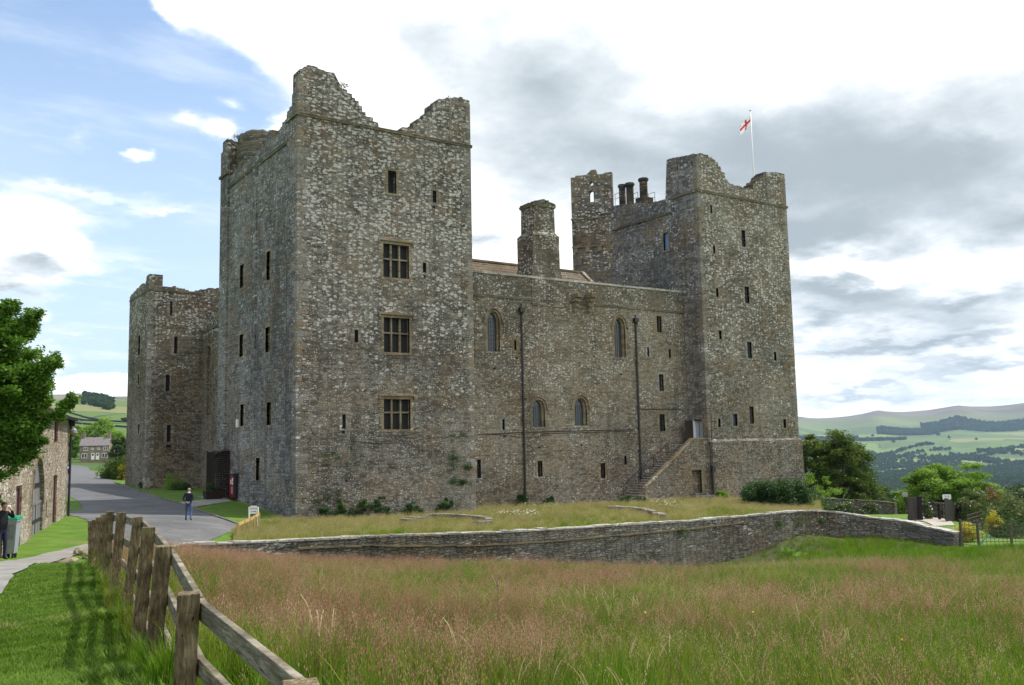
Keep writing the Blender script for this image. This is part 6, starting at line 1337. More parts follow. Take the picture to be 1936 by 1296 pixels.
tr(1770, 100, 'broadleaf_tree', float(at(1765, 884, 100)[2]-gl(1770, 100)[2]), 4.6, .3, m_leaf_light, label='spreading bright light green tree behind the open garden gates', nclump=230, per=280, size=.26, seed=24, trunk_r=.3, shape=.2, clr=.2, hollow=.5, squash=.45, flat_=.3)
tr(1722, 104, 'broadleaf_tree', float(at(1722, 895, 104)[2]-gl(1722, 104)[2]), 3.0, 1.5, m_leaf_light, label='bright green tree rounding off the left side of the tree behind the gates', nclump=60, per=240, size=.26, seed=25, trunk_r=.2, clr=.24, squash=.45, flat_=.3)
# left near tree
lt = at(-118, 900, 25); lx, ly = float(lt[0]), float(lt[1])
tree('ash_tree', (lx, ly, H1(lx, ly)), 7.0, 2.5, 1.7, m_leaf_ash, 'leafy green tree overhanging the barn at the left edge of the picture', nclump=300, per=300, size=.12, seed=41, trunk_r=.22, clr=.17, shape=.6, sway=(0, 0), hollow=.3, squash=.55, flat_=.4)
# a long spray reaching over the barn roof
rg = np.random.default_rng(77); cl = []
br = MB()
for (a0, a1, w_) in (((5, 850), (146, 757), .75), ((-20, 790), (106, 680), 1.1), ((-20, 700), (66, 596), 1.0), ((0, 880), (84, 835), .6), ((0, 760), (88, 765), .9), ((-20, 650), (62, 630), 1.0), ((-20, 720), (80, 705), 1.1), ((-20, 780), (60, 800), .9), ((-20, 620), (25, 580), .9), ((-25, 840), (70, 812), 1.0), ((-25, 870), (52, 858), 1.0), ((-25, 820), (96, 790), .9), ((-20, 740), (95, 735), 1.1)):
    A = np.array(at(*a0, 25)); B = np.array(at(*a1, 25.4)); br.tube([tuple(A), tuple((A+B)/2+np.array([0, 0, .15])), tuple(B)], [.05, .03, .008], 5)
    for k in range(34): f = rg.uniform(.1, 1.0)**.7; c = A+(B-A)*f+rg.normal(size=3)*.14*w_*(1.25-f)*1.6; c[2] += .15*math.sin(f*3)-.12*(1-f); cl.append((*c, .30*w_*(1.15-.55*f)))
P = crown_pts(cl, 120, rg, .8); V, Fc = leaf_quads(P, .11, rg, .5, .42); lroot = [o for o in bpy.data.objects if o.name.startswith('ash_tree')][0]; base = np.array(lroot.location)
np_mesh('branch_foliage', V-base, Fc, [m_leaf_ash], lroot, attr=rg.uniform(0, 1, len(Fc)))
br.v = [tuple(np.array(v)-base) for v in br.v]; br.build('branches', m_bark, lroot)
# plants at the castle foot
sh(335, 93, 'shrub', 1.3, 1.0, 1.9, m_leaf_light, 'small yellow green bush at the foot of the far left tower', n=3000, size=.11, seed=31)
sh(350, 92, 'shrub', 1.2, 1.0, 1.1, m_leaf_ivy, 'low dark plant right of the yellow green bush by the far tower', n=2000, size=.11, seed=32)
sh(278, 97, 'shrub', .7, .5, .9, m_leaf_ivy, 'tiny dark shrub at the left corner of the far tower', n=1500, size=.1, seed=33)
q = gl(236, 118); sh(240, 118, 'shrub', 2.9, 2.8, 1.12*float(at(232, 858, 118)[2]-q[2]), m_leaf_dark, 'big dark rounded bush with golden patches on the green by the road', n=20000, size=.2, seed=34)
sh(240, 115.2, 'golden_shrub', 1.0, .6, 2.9, m_leaf_yel, 'golden leaved bush in front of the big dark bush by the road', n=2200, size=.14, seed=35)
rs = random.Random(9)
def foot(px, py, rx, h_, lab, ny=0, seed=1, m_=None, hf=HT1, Y=-.45): p = pl(px, py, 1, Y); shrub('wall_plant', (float(p[0]), Y, hf(p[0], Y)), rx*1.25, .5, h_*1.35, m_ or m_leaf_ivy, lab, 'plant', n=int(2600*rx+800), size=.11, seed=seed, ncl=int(16+10*rx), stems=False)
foot(617, 985, .45, .9, 'dark weed clump at the foot of the left tower near its corner', seed=51); foot(645, 980, .45, 1.15, 'upright dark weed clump second from the left tower corner', seed=52); foot(705, 975, 1.6, 1.35, 'wide dark bed of weeds under the lowest mullioned window', seed=53); foot(780, 978, .8, .9, 'dark weed patch right of the wide weed bed', seed=54); foot(838, 975, .9, 1.1, 'dark weeds near the right end of the left tower foot', seed=55)
foot(988, 965, .5, .9, 'weed clump growing round the foot of the left rainwater pipe', seed=56, Y=2.1); foot(1040, 960, .6, .55, 'low weeds at the curtain foot right of the left pipe', seed=57, Y=2.1); foot(1362, 945, .9, .7, 'bright weeds by the foot of the thin pipe on the right tower', seed=58, m_=m_leaf_light); foot(1190, 968, 2.4, .5, 'dark low hedge strip in front of the outside stair', seed=59, Y=-1.6)
# plants rooted in the masonry
def tuft_on(name, pts, lab, m_, n=260, size=.11, Y=-.08, hang=True):
    rg = np.random.default_rng(int(pts[0][0])); P = []
    for px, py, r_ in pts: q = np.array(pl(px, py, 1, Y)); P.append(q+rg.normal(size=(n, 3))*np.array([r_, .07, r_*.6]))
    P = np.concatenate(P); base = P.mean(0); V, Fc = leaf_quads(P-base, size, rg); o = np_mesh(name, V, Fc, [m_], attr=rg.uniform(0, 1, len(Fc))); o.location = tuple(base); tag(o, lab, 'plant')
tuft_on('wall_plant', [(858, 866, .3), (860, 882, .5), (884, 884, .2)], 'dark green fern tuft on the left tower wall, upper of the right hand cluster', m_leaf_ivy)
tuft_on('wall_plant', [(858, 910, .28), (875, 912, .2)], 'dark green fern tuft below the upper cluster on the left tower', m_leaf_ivy)
tuft_on('wall_plant', [(876, 822, .13), (857, 823, .12)], 'tiny green tufts on the cable line near the right edge of the left tower', m_leaf_ivy, 60)
tuft_on('wall_plant', [(615, 860, .14), (642, 866, .12), (616, 878, .14), (658, 878, .16), (674, 878, .1), (630, 857, .1), (665, 848, .14)], 'scatter of small green tufts on the left tower below the loophole', m_leaf_ivy, 50)
tuft_on('wall_plant', [(638, 932, .16), (618, 940, .2), (645, 945, .3), (599, 950, .12), (690, 950, .25)], 'small ivy tufts low on the left tower near its corner', m_leaf_ivy, 70)
for k, (px, py, yy, nm_) in enumerate(((590, 123, .6, 'tallest point of the left tower'), (645, 152, .6, 'slope right of the left tower peak'), (852, 182, .6, 'right hand horn of the left tower'), (1335, 294, .6, 'left horn of the right tower'), (1452, 327, .6, 'right horn of the right tower'), (285, 537, 42, 'far left tower top'), (368, 549, 42, 'far left tower top near the west wall'), (445, 250, 14, 'round stub on the left tower'))): tuft_on('wall_plant', [(px, py+9, .26), (px+6, py+11, .2)], 'small green weeds growing on the '+nm_, m_leaf_ivy if k % 2 else m_leaf_rose, 110, .11, yy)
def on_wallface(px, py, i, lab, r_, m_, seed):
    # grows from the boundary wall face
    A, B = wall_top[i], wall_top[i+1]; u = Vector(B-A); u.z = 0; u.normalize(); n_ = Vector((u.y, -u.x, 0)); d = Vector(ray(px, py)); o = Vector(CAM); t_ = ((Vector(A)+n_*.3)-o).dot(n_)/d.dot(n_); q = np.array(o+d*t_)
    rg = np.random.default_rng(seed); P = rg.normal(size=(420, 3))*np.array([r_, r_, r_*.7]); V, Fc = leaf_quads(P, .09, rg); ob = np_mesh('wall_plant', V, Fc, [m_], attr=rg.uniform(0, 1, len(Fc))); ob.location = tuple(q); tag(ob, lab, 'plant')
on_wallface(1472, 990, 9, 'grassy tuft on the boundary wall face near its highest bend, left one', .16, m_leaf_rose, 3); on_wallface(1508, 987, 10, 'grassy tuft on the boundary wall face near its highest bend, middle one', .22, m_leaf_rose, 4); on_wallface(1552, 985, 11, 'grassy tuft on the boundary wall face near its highest bend, right one', .16, m_leaf_rose, 5); on_wallface(1287, 1006, 7, 'dry grass tuft on the ledge of the boundary wall', .18, m_leaf_rose, 6)
# ledge line of yellow moss along the wall face
# ------------------------------------------------------------------ cottage, motorbike, hillside
cd = 300.0; ca = at(150.5, 870, cd); cbp = at(205, 875, cd+2); zc0 = H1(ca[0], ca[1]); cu_ = Vector(cbp-ca); cu_.z = 0; CLn = cu_.length; cu_.normalize()
shift = float(ca[2]); cot = empty('cottage', (ca[0], ca[1], shift), math.atan2(cu_.y, cu_.x)); tag(cot, 'long two storey stone cottage with grey slate roof and white windows across the green', 'cottage')
m_cot = stone_mat('cottage_stone', (.16, .13, .09), (.26, .22, .165), (.36, .32, .25), (2, 4), .2, None, .2, 0, .04, .03, .6, (cu_.x, cu_.y)); m_slate = varied('grey_slate', (.13, .115, .12), (.20, .18, .185), 1.5, .7, .3, 4)
hE = 26.5*cd/F_PX*.78; hE = float(at(150, 842.5, cd)[2])-shift; hR = float(at(150, 828, cd+4)[2])-shift; mb = MB(); D_ = 6.5
mb.box((0, 0, -3), (CLn, D_, hE)); mb.add([(0, 0, hE), (0, D_, hE), (0, D_/2, hR)], [(0, 2, 1)]); mb.add([(CLn, 0, hE), (CLn, D_, hE), (CLn, D_/2, hR)], [(0, 1, 2)]); mb.build('wall', m_cot, cot)
mb = MB(); mb.add([(-.25, -.35, hE-.15), (CLn+.25, -.35, hE-.15), (CLn+.25, D_/2, hR+.08), (-.25, D_/2, hR+.08), (-.25, D_+.35, hE-.15), (CLn+.25, D_+.35, hE-.15), (-.25, -.35, hE-.3), (CLn+.25, -.35, hE-.3)], [(0, 1, 2, 3), (3, 2, 5, 4), (6, 7, 1, 0)]); rf_ = mb.build('roof', m_slate, cot)
for x in (.4, CLn-.5): mb = MB(); mb.box((x-.45, D_/2-.45, hR-.8), (x+.45, D_/2+.45, hR+1.5)); mb.box((x-.52, D_/2-.52, hR+1.5), (x+.52, D_/2+.52, hR+1.7)); mb.tube([(x, D_/2, hR+1.7), (x, D_/2, hR+2.2)], .17, 8); mb.build('chimney', m_cot, rf_)
def cwin(xc, z0, w_, h_, door=False):
    mb = MB(); mb.box((xc-w_/2, -.06, z0), (xc+w_/2, -.005, z0+h_), 0)
    if door: mb.box((xc-w_*.3, -.09, z0+h_*.6), (xc+w_*.3, -.065, z0+h_*.88), 1)
    else:
        for k in (0, 1): mb.box((xc-w_/2+.12+k*(w_/2-.04), -.09, z0+.14), (xc-.06+k*(w_/2-.06), -.065, z0+h_-.14), 1)
    mb.build('front_door' if door else 'window', [m_white, m_glass], cot)
fx = lambda px: (px-150.5)/54.5*CLn
for px in (161.5, 199): cwin(fx(px), hE*.62, 1.25, 1.2); 
for px in (159, 197.5): cwin(fx(px), hE*.12, 1.7, 1.5)
for px in (174, 186): cwin(fx(px), hE*.68, .8, .65)
for px in (175, 184): cwin(fx(px), 0, 1.0, 2.1, True)
mb = MB(); x0 = CLn+.05; mb.box((x0, 1, -3), (x0+3.6, 5, hE*.52)); mb.add([(x0-.1, .7, hE*.5), (x0+3.8, .7, hE*.5), (x0+3.8, 3, hE*.84), (x0-.1, 3, hE*.84), (x0-.1, 5.3, hE*.5), (x0+3.8, 5.3, hE*.5)], [(0, 1, 2, 3), (3, 2, 5, 4)], 1); mb.add([(x0+3.6, 1, hE*.52), (x0+3.6, 5, hE*.52), (x0+3.6, 3, hE*.82)], [(0, 1, 2)], 0); mb.build('lean_to', [m_cot, m_rooft], cot)
# garden bed of yellow flowers and a hedge wall before the cottage
def mk_bike():
    p = hit(127.5, 896.5); root = empty('motorbike', (p[0], p[1], p[2]), YA-math.pi/2+R(12)); tag(root, 'motorbike with a yellow rear plate and white and blue panels parked by the barn corner', 'motorbike')
    for y in (-.7, .72):
        w_ = MB(); w_.tube([(-.06, y, .32), (.06, y, .32)], .32, 20); wo_ = w_.build('wheel', m_rub, root); w2 = MB(); w2.tube([(-.065, y, .32), (.065, y, .32)], .19, 16); w2.build('rim', mat('rim_grey', (.4, .4, .42), .3, .8), wo_)
    b_ = MB(); b_.tube([(0, -.75, .75), (0, -.3, .82), (0, .1, .9), (0, .5, .95), (0, .75, .85)], [.1, .16, .2, .2, .08], 12, 0); b_.box((-.17, -.25, .35), (.17, .35, .75), 1); b_.build('bike_body', [mat('blue_bike_paint', (.12, .14, .5), .3), m_iron], root, smooth=False)
    s_ = MB(); s_.box((-.2, -.95, .78), (.2, -.55, 1.08)); s_.build('top_case', mat('white_bike_box', (.7, .7, .75), .4), root, bevel=.04); s_ = MB(); s_.box((-.12, -.99, .5), (.12, -.96, .66)); s_.build('number_plate', mat('yellow_plate', (.75, .5, .03), .5), root)
    s_ = MB(); s_.tube([(-.38, .45, 1.12), (0, .55, 1.05), (.38, .45, 1.12)], .025, 6); s_.box((-.15, .6, .95), (.15, .66, 1.35)); s_.build('handlebar', m_iron, root); s_ = MB(); s_.box((-.08, -.975, .70), (.08, -.955, .77)); s_.build('tail_light', mat('red_lens', (.5, .02, .02), .3), root)
    s_ = MB(); s_.tube([(.05, .75, .32), (.02, .5, 1.0)], .04, 6); s_.tube([(-.05, -.7, .32), (-.05, -.2, .5)], .035, 6); s_.build('fork', m_iron, root)
mk_bike()
G1 = dict(group='trees behind the cottage on the green')
tv = lambda px, yt, d, r_, m_, lab, seed, **k: tree('broadleaf_tree', gl(px, d), max(2.5, float(at(px, yt, d)[2])-gl(px, d)[2]), r_*d/F_PX, 1.0, m_, lab, nclump=k.get('nc', 70), per=k.get('per', 110), size=k.get('size', .75), seed=seed, trunk_r=.5, limbs=True)
tv(195, 797, 350, 36, m_leaf_light, 'broad bright green tree crown rising directly behind the cottage roof', 61, nc=110)
tv(218, 815, 335, 26, m_leaf_light, 'green tree right of the cottage chimney', 62)
tv(143, 803, 380, 24, m_leaf_dark, 'dark tree above the hanging lamp of the barn', 63)
tv(138, 820, 318, 20, m_leaf_light, 'light green tree at the left end of the cottage', 64)
tv(233, 830, 290, 22, m_leaf_dark, 'dark green tree between the cottage lean-to and the far tower', 65, size=.6)
tv(245, 826, 330, 14, m_leaf_dark, 'dark green tree hard against the far tower edge', 66, size=.6)
tv(198, 793, 1000, 9, m_leaf_dark, 'round dark tree standing alone on the hillside wall line', 67, nc=40, size=1.6)
tv(243, 792, 1000, 9, m_leaf_dark, 'dark tree on the hillside next to the far tower', 68, nc=40, size=1.6)
tv(248, 824, 600, 6, m_leaf_dark, 'small dark bush at the foot of the hillside by the far tower', 69, nc=30, size=1.0)
tv(231, 816.5, 700, 4, m_leaf_dark, 'tiny bush in the lowest hillside pasture', 70, nc=20, size=.9)
# hillside stone walls
m_hwall = mat('far_dark_wall', (.03, .03, .024), .95)
def hwall(pts, lab):
    mb = MB(); P = densify([np.array(hit(*p, 0, None, 3000)) for p in pts], 12); 
    for a, b_ in zip(P[:-1], P[1:]): a = Vector((a[0], a[1], H1(a[0], a[1])+.3)); b_ = Vector((b_[0], b_[1], H1(b_[0], b_[1])+.3)); mb.bar(a, b_, 1.3, 2.6)
    o = mb.build('field_wall', m_hwall); tag(o, lab, 'wall')
for k, (pp_, lab) in enumerate((([(80, 770), (128, 780), (160, 790), (185, 795), (200, 796)], 'uppermost dark wall line slanting across the hillside pasture'), ([(80, 785), (128, 790), (160, 796), (200, 797.5), (250, 799)], 'middle dark wall line running level across the hillside'), ([(80, 795), (125, 799), (160, 803), (205, 806), (252, 810)], 'lowest dark wall line on the hillside above the cottage'))): hwall(pp_, lab)
# wood and scar edge on the hilltop, bare far woods: masses nobody could count
def low_tree(seed, m_, n=170, size=1.7, r_=4.0, h_=8.0):
    rg = np.random.default_rng(seed); cl = []
    for k in range(16): v = rg.normal(size=3); v /= np.linalg.norm(v); rr = rg.uniform(.4, 1); cl.append((v[0]*rr*r_*.8, v[1]*rr*r_*.8, h_*.52+v[2]*rr*h_*.38, r_*.42))
    P = crown_pts(cl, n, rg, .8); V, Fc = leaf_quads(P, size, rg, .7, .7); return np_mesh('far_tree_source', V, Fc, [m_], attr=np.repeat(rg.uniform(0, 1, 16), n)*.7+rg.uniform(0, .3, len(Fc)), link=False)
SRC = {}
def source(key, objs):
    c = bpy.data.collections.new(key)
    for o in objs: c.objects.link(o)
    SRC[key] = c; return c
m_leaf_far2 = leafmat('leaf_far_lighter', (.03, .055, .014), (.055, .095, .025), (.10, .15, .045), .15, .01)
source('far_trees', [low_tree(1, m_leaf_far), low_tree(2, m_leaf_far), low_tree(3, m_leaf_far), low_tree(4, m_leaf_far2)])
def instancer(name, P, rot, scl, kind, coll, nk, label=None):
    """one stuff object: points carrying rotation, scale and choice of source"""
    me = bpy.data.meshes.new(name); n = len(P); me.vertices.add(n); me.vertices.foreach_set('co', np.asarray(P, dtype=np.float32).ravel())
    for nm, ty, val in (('rz', 'FLOAT', rot), ('sc', 'FLOAT', scl), ('kd', 'INT', kind)):
        a = me.attributes.new(nm, ty, 'POINT'); a.data.foreach_set('value', np.asarray(val, dtype=np.int32 if ty == 'INT' else np.float32))
    o = bpy.data.objects.new(name, me); COL.objects.link(o); ng = bpy.data.node_groups.new(name, 'GeometryNodeTree')
    ng.interface.new_socket('Geometry', in_out='INPUT', socket_type='NodeSocketGeometry'); ng.interface.new_socket('Geometry', in_out='OUTPUT', socket_type='NodeSocketGeometry')
    N = ng.nodes; L = ng.links; gi = N.new('NodeGroupInput'); go = N.new('NodeGroupOutput'); mp = N.new('GeometryNodeMeshToPoints'); ip = N.new('GeometryNodeInstanceOnPoints'); ci = N.new('GeometryNodeCollectionInfo')
    ci.inputs['Collection'].default_value = coll; ci.inputs['Separate Children'].default_value = True; ci.inputs['Reset Children'].default_value = True
    def na(nm, ty): a = N.new('GeometryNodeInputNamedAttribute'); a.data_type = ty; a.inputs['Name'].default_value = nm; return a.outputs['Attribute']
    cx = N.new('ShaderNodeCombineXYZ'); L.new(na('rz', 'FLOAT'), cx.inputs[2]); L.new(gi.outputs[0], mp.inputs[0]); L.new(mp.outputs[0], ip.inputs['Points']); L.new(ci.outputs[0], ip.inputs['Instance']); ip.inputs['Pick Instance'].default_value = True
    L.new(na('kd', 'INT'), ip.inputs['Instance Index']); L.new(cx.outputs[0], ip.inputs['Rotation']); L.new(na('sc', 'FLOAT'), ip.inputs['Scale']); L.new(ip.outputs[0], go.inputs[0])
    md = o.modifiers.new('scatter', 'NODES'); md.node_group = ng; tag(o, label, None, None, 'stuff'); return o
# hilltop wood (left)
rg = np.random.default_rng(5); P = []
for k in range(260):
    px = rg.uniform(160, 218); yt = 752+abs(px-185)*.14; d = rg.uniform(1360, 1760)-(px-190)*3; g_ = gl(px, d); P.append((g_[0], g_[1], g_[2]-.5))
instancer('hilltop_wood', P, rg.uniform(0, 6, len(P)), rg.uniform(.55, 1.0, len(P)), rg.integers(0, 3, len(P)), SRC['far_trees'], 4)
# valley woods and hedgerow belts
P = []; S_ = []
def belt(px0, px1, d0, d1, n, s0, s1):
    for k in range(n):
        px = rg.uniform(px0, px1); d = rg.uniform(d0, d1); g_ = gl(px, d); P.append((g_[0], g_[1], g_[2]-.4)); S_.append(rg.uniform(s0, s1))
# high plantations below the moor
for x0, x1, d0, d1, n in ((1500, 1610, 5150, 5500, 500), (1648, 1760, 5650, 6100, 900), (1730, 1960, 5800, 6400, 1500), (1600, 1700, 4850, 5050, 260), (1525, 1590, 4700, 4800, 160)): belt(x0, x1, d0, d1, int(n*1.3), 1.1, 2.1)
for k in range(230):      # hedgerows and tree lines in the valley bottom
    d = math.exp(rg.uniform(math.log(420), math.log(4300))); pxc = rg.uniform(1480, 2000); w_ = rg.uniform(12, 110)
    for j in range(int(w_*1.1)):
        px = pxc+rg.uniform(-w_, w_); dd = d*(1+.04*math.sin(px*.03+k))+rg.uniform(-6, 6)*(1+d/900); g_ = gl(px, dd); P.append((g_[0], g_[1], g_[2]-.4)); S_.append(rg.uniform(.4, 1.15)*(1+d/5500))
for x0, x1, d0, d1, n in ((1640, 1990, 210, 300, 90), (1560, 1730, 230, 420, 260), (1600, 1820, 450, 850, 700), (1820, 1990, 420, 620, 200), (1480, 1990, 900, 1200, 800), (1600, 1980, 1000, 1300, 260), (1700, 1990, 1500, 1900, 300), (1590, 1760, 1900, 2500, 260), (1780, 1990, 2600, 3300, 380), (1590, 1800, 3300, 3900, 420)): belt(x0, x1, d0, d1, n, .9, 1.7)
instancer('valley_woodland', P, rg.uniform(0, 6, len(P)), S_, rg.choice([0, 1, 2, 3], len(P), p=[.25, .25, .2, .3]), SRC['far_trees'], 4)
# separate field trees in the valley: individuals
src = [low_tree(11, m_leaf_far2, 90, 1.5), low_tree(12, m_leaf_far, 90, 1.5)]
labs = ['small round tree standing by itself in the valley pastures', 'small round tree standing by itself in the valley pastures']
for k in range(90):
    d = math.exp(rg.uniform(math.log(500), math.log(5600))); px = rg.uniform(1500, 1980); g_ = gl(px, d); o = src[k % 2].copy(); o.name = 'field_tree'; COL.objects.link(o); s_ = rg.uniform(.8, 1.5)*(1+d/5000); o.location = (g_[0], g_[1], g_[2]-.4); o.scale = (s_,)*3; o.rotation_euler = (0, 0, rg.uniform(0, 6)); tag(o, labs[0], 'tree', 'field trees scattered over the valley')
# ------------------------------------------------------------------ grasses
def blade_mesh(name, nbl, hr, wr, spread, lean, rg, mats, heads=None, headm=1, leafm_=0):
    """tuft of curved blades; heads=(count, h0, h1, puff) flowering stems"""
    V = []; F_ = []; MI = []; AT = []
    def bl(p, h, w, dx, dy, mi, curve=1.0):
        a = math.atan2(dy, dx)+math.pi/2+rg.uniform(-.6, .6); wx, wy = math.cos(a)*w/2, math.sin(a)*w/2; b_ = len(V); r_ = rg.uniform()
        for f, ww in ((0, 1), (.45, .85), (.8, .5)): c = (p[0]+dx*f**1.8*curve, p[1]+dy*f**1.8*curve, h*f*(1-.12*f*curve)); V.extend([(c[0]-wx*ww, c[1]-wy*ww, c[2]), (c[0]+wx*ww, c[1]+wy*ww, c[2])])
        V.extend([(p[0]+dx*curve-wx*.08, p[1]+dy*curve-wy*.08, h*(1-.12*curve)), (p[0]+dx*curve+wx*.08, p[1]+dy*curve+wy*.08, h*(1-.12*curve))])
        for k in range(3): F_.append((b_+2*k, b_+2*k+1, b_+2*k+3, b_+2*k+2)); MI.append(mi); AT.append(r_)
        return (p[0]+dx*curve, p[1]+dy*curve, h*(1-.12*curve))
    for k in range(nbl):
        a = rg.uniform(0, 6.28); q = spread*math.sqrt(rg.uniform()); h = rg.uniform(*hr); l_ = h*rg.uniform(*lean); b2 = a+rg.uniform(-.8, .8); bl((q*math.cos(a), q*math.sin(a)), h, rg.uniform(*wr), l_*math.cos(b2), l_*math.sin(b2), leafm_)
    if heads:
        cnt, h0, h1, puff, dens_ = heads
        for k in range(cnt):
            a = rg.uniform(0, 6.28); q = spread*math.sqrt(rg.uniform()); h = rg.uniform(h0, h1); l_ = h*rg.uniform(.03, .28); b2 = rg.uniform(0, 6.28); tip = bl((q*math.cos(a), q*math.sin(a)), h, .0028, l_*math.cos(b2), l_*math.sin(b2), 2, 1.0); r_ = rg.uniform()
            L_ = puff*rg.uniform(.7, 1.3); dx, dy = .35*L_*math.cos(b2), .35*L_*math.sin(b2)
            for j in range(dens_):
                f = (j+.5)/dens_; c = np.array([tip[0]-dx*(1-f), tip[1]-dy*(1-f), tip[2]-L_*(1-f)]); wd = L_*.22*math.sin(math.pi*(.15+.8*f)); e = c+np.array([rg.normal()*wd, rg.normal()*wd, rg.uniform(0, L_*.18)]); sd = rg.normal(size=3); sd /= np.linalg.norm(sd); s_ = L_*rg.uniform(.035, .07)
                up_ = np.array([0, 0, s_*1.9]); b_ = len(V); V.extend([tuple(e-sd*s_*.5), tuple(e-up_*.6), tuple(e+sd*s_*.5), tuple(e+up_*.6)]); F_.append((b_, b_+1, b_+2, b_+3)); MI.append(headm); AT.append(r_)
    return np_mesh(name, V, F_, mats, midx=MI, attr=AT, link=False)
def gmat(name, c1, c2, c3, trans=.3, big=None):
    m, t, b = nmat(name); at_ = t.new('ShaderNodeAttribute', dict(attribute_name='rnd')); oi = t.new('ShaderNodeObjectInfo'); pos = t.new('ShaderNodeNewGeometry').outputs['Position']
    f = t.math('ADD', t.math('MULTIPLY', at_.outputs['Fac'], .5), t.math('ADD', t.math('MULTIPLY', oi.outputs['Random'], .4), t.math('MULTIPLY', t.math('SUBTRACT', t.noise(pos, .35, 4, .6), .5), .9)))
    col = t.ramp(f, [(.1, c1), (.5, c2), (.9, c3)]); t.set(b.inputs['Base Color'], col); b.inputs['Roughness'].default_value = .6; b.inputs['Specular IOR Level'].default_value = .15
    tr = t.new('ShaderNodeBsdfTranslucent', None, Color=col); ms = t.new('ShaderNodeMixShader', None, Fac=trans); t.set(ms.inputs[1], b.outputs[0]); t.set(ms.inputs[2], tr.outputs[0]); t.set(m.node_tree.nodes['Material Output'].inputs[0], ms.outputs[0]); return m
gm_green = gmat('meadow_leaf', (.05, .12, .006), (.12, .235, .010), (.24, .34, .03), .42)
gm_olive = gmat('meadow_leaf_olive', (.07, .12, .010), (.16, .21, .018), (.31, .32, .05), .42)
gm_pink = gmat('pink_seed_head', (.28, .12, .08), (.47, .25, .17), (.64, .42, .31), .35)
gm_tan = gmat('straw_seed_head', (.32, .26, .12), (.48, .40, .2), (.64, .56, .34), .35)
gm_stem = gmat('grass_stem', (.13, .12, .04), (.24, .21, .09), (.36, .30, .15), .2)
gm_lawn = gmat('lawn_blade', (.05, .10, .008), (.10, .19, .014), (.19, .28, .035))
gm_straw2 = gmat('terrace_grass', (.15, .19, .025), (.30, .31, .06), (.48, .44, .15), .4)
rgm = np.random.default_rng(3)
T = []
for k in range(3): T.append(blade_mesh('tuft', 46, (.22, .46), (.005, .010), .16, (.1, .6), rgm, [gm_green, gm_pink, gm_stem]))                                  # 0-2 lush green
for k in range(3): T.append(blade_mesh('tuft', 34, (.25, .52), (.005, .010), .17, (.1, .6), rgm, [gm_olive, gm_pink, gm_stem], (9, .42, .68, .12, 15)))        # 3-5 pink heads
for k in range(3): T.append(blade_mesh('tuft', 38, (.25, .54), (.005, .010), .17, (.1, .6), rgm, [gm_olive, gm_tan, gm_stem], (3, .42, .70, .09, 14)))           # 6-8 straw heads
for k in range(2): T.append(blade_mesh('tuft', 38, (.25, .52), (.005, .010), .17, (.1, .5), rgm, [gm_green, gm_pink, gm_stem], (2, .42, .68, .12, 14)))           # 9-10 mixed
def foxtail(rg):
    V = []; Fc = []; MI = []; AT = []
    for k in range(4):
        a = rg.uniform(0, 6.28); x0, y0 = .12*math.cos(a), .12*math.sin(a); b2 = rg.uniform(0, 6.28); h = rg.uniform(.5, .68); l_ = rg.uniform(.08, .2); pts = []
        for j in range(9): f = j/8; bend = f**3; pts.append(np.array([x0+math.cos(b2)*l_*(f*.3+bend), y0+math.sin(b2)*l_*(f*.3+bend), h*(f-.16*bend*f)]))
        for j in range(8):
            w = .0012 if j < 5 else (.004 if j < 7 else .0025); c, e = pts[j], pts[j+1]
            for ax in ((1, 0, 0), (0, 1, 0)): ax = np.array(ax)*w; b_ = len(V); V.extend([tuple(c-ax), tuple(c+ax), tuple(e+ax), tuple(e-ax)]); Fc.append((b_, b_+1, b_+2, b_+3)); MI.append(0 if j < 5 else 1); AT.append(rg.uniform())
    return np_mesh('tuft', V, Fc, [gm_stem, gm_tan], midx=MI, attr=AT, link=False)
T += [foxtail(rgm), foxtail(rgm)]
for i, o in enumerate(T): o.name = 'tuft_%02d' % i
source('meadow_tufts', T)
T2 = []
for k in range(3): T2.append(blade_mesh('tuft', 60, (.015, .038), (.003, .006), .13, (.2, 1.0), rgm, [gm_lawn, gm_pink, gm_stem]))
T2.append(blade_mesh('tuft', 36, (.03, .075), (.003, .006), .12, (.3, 1.2), rgm, [gm_lawn, gm_pink, gm_stem]))
T2.append(blade_mesh('tuft', 26, (.03, .08), (.003, .005), .14, (.8, 2.4), rgm, [gm_stem, gm_pink, gm_stem]))
for i, o in enumerate(T2): o.name = 'lawn_tuft_%02d' % i
source('lawn_tufts', T2)
T3 = []
for k in range(3): T3.append(blade_mesh('tuft', 30, (.2, .42), (.006, .012), .2, (.1, .6), rgm, [gm_straw2, gm_tan, gm_stem], (14, .35, .58, .13, 16)))
T3.append(blade_mesh('tuft', 40, (.15, .34), (.008, .014), .2, (.1, .6), rgm, [gm_green, gm_tan, gm_stem]))
for i, o in enumerate(T3): o.name = 'terrace_tuft_%02d' % i
source('terrace_tufts', T3)
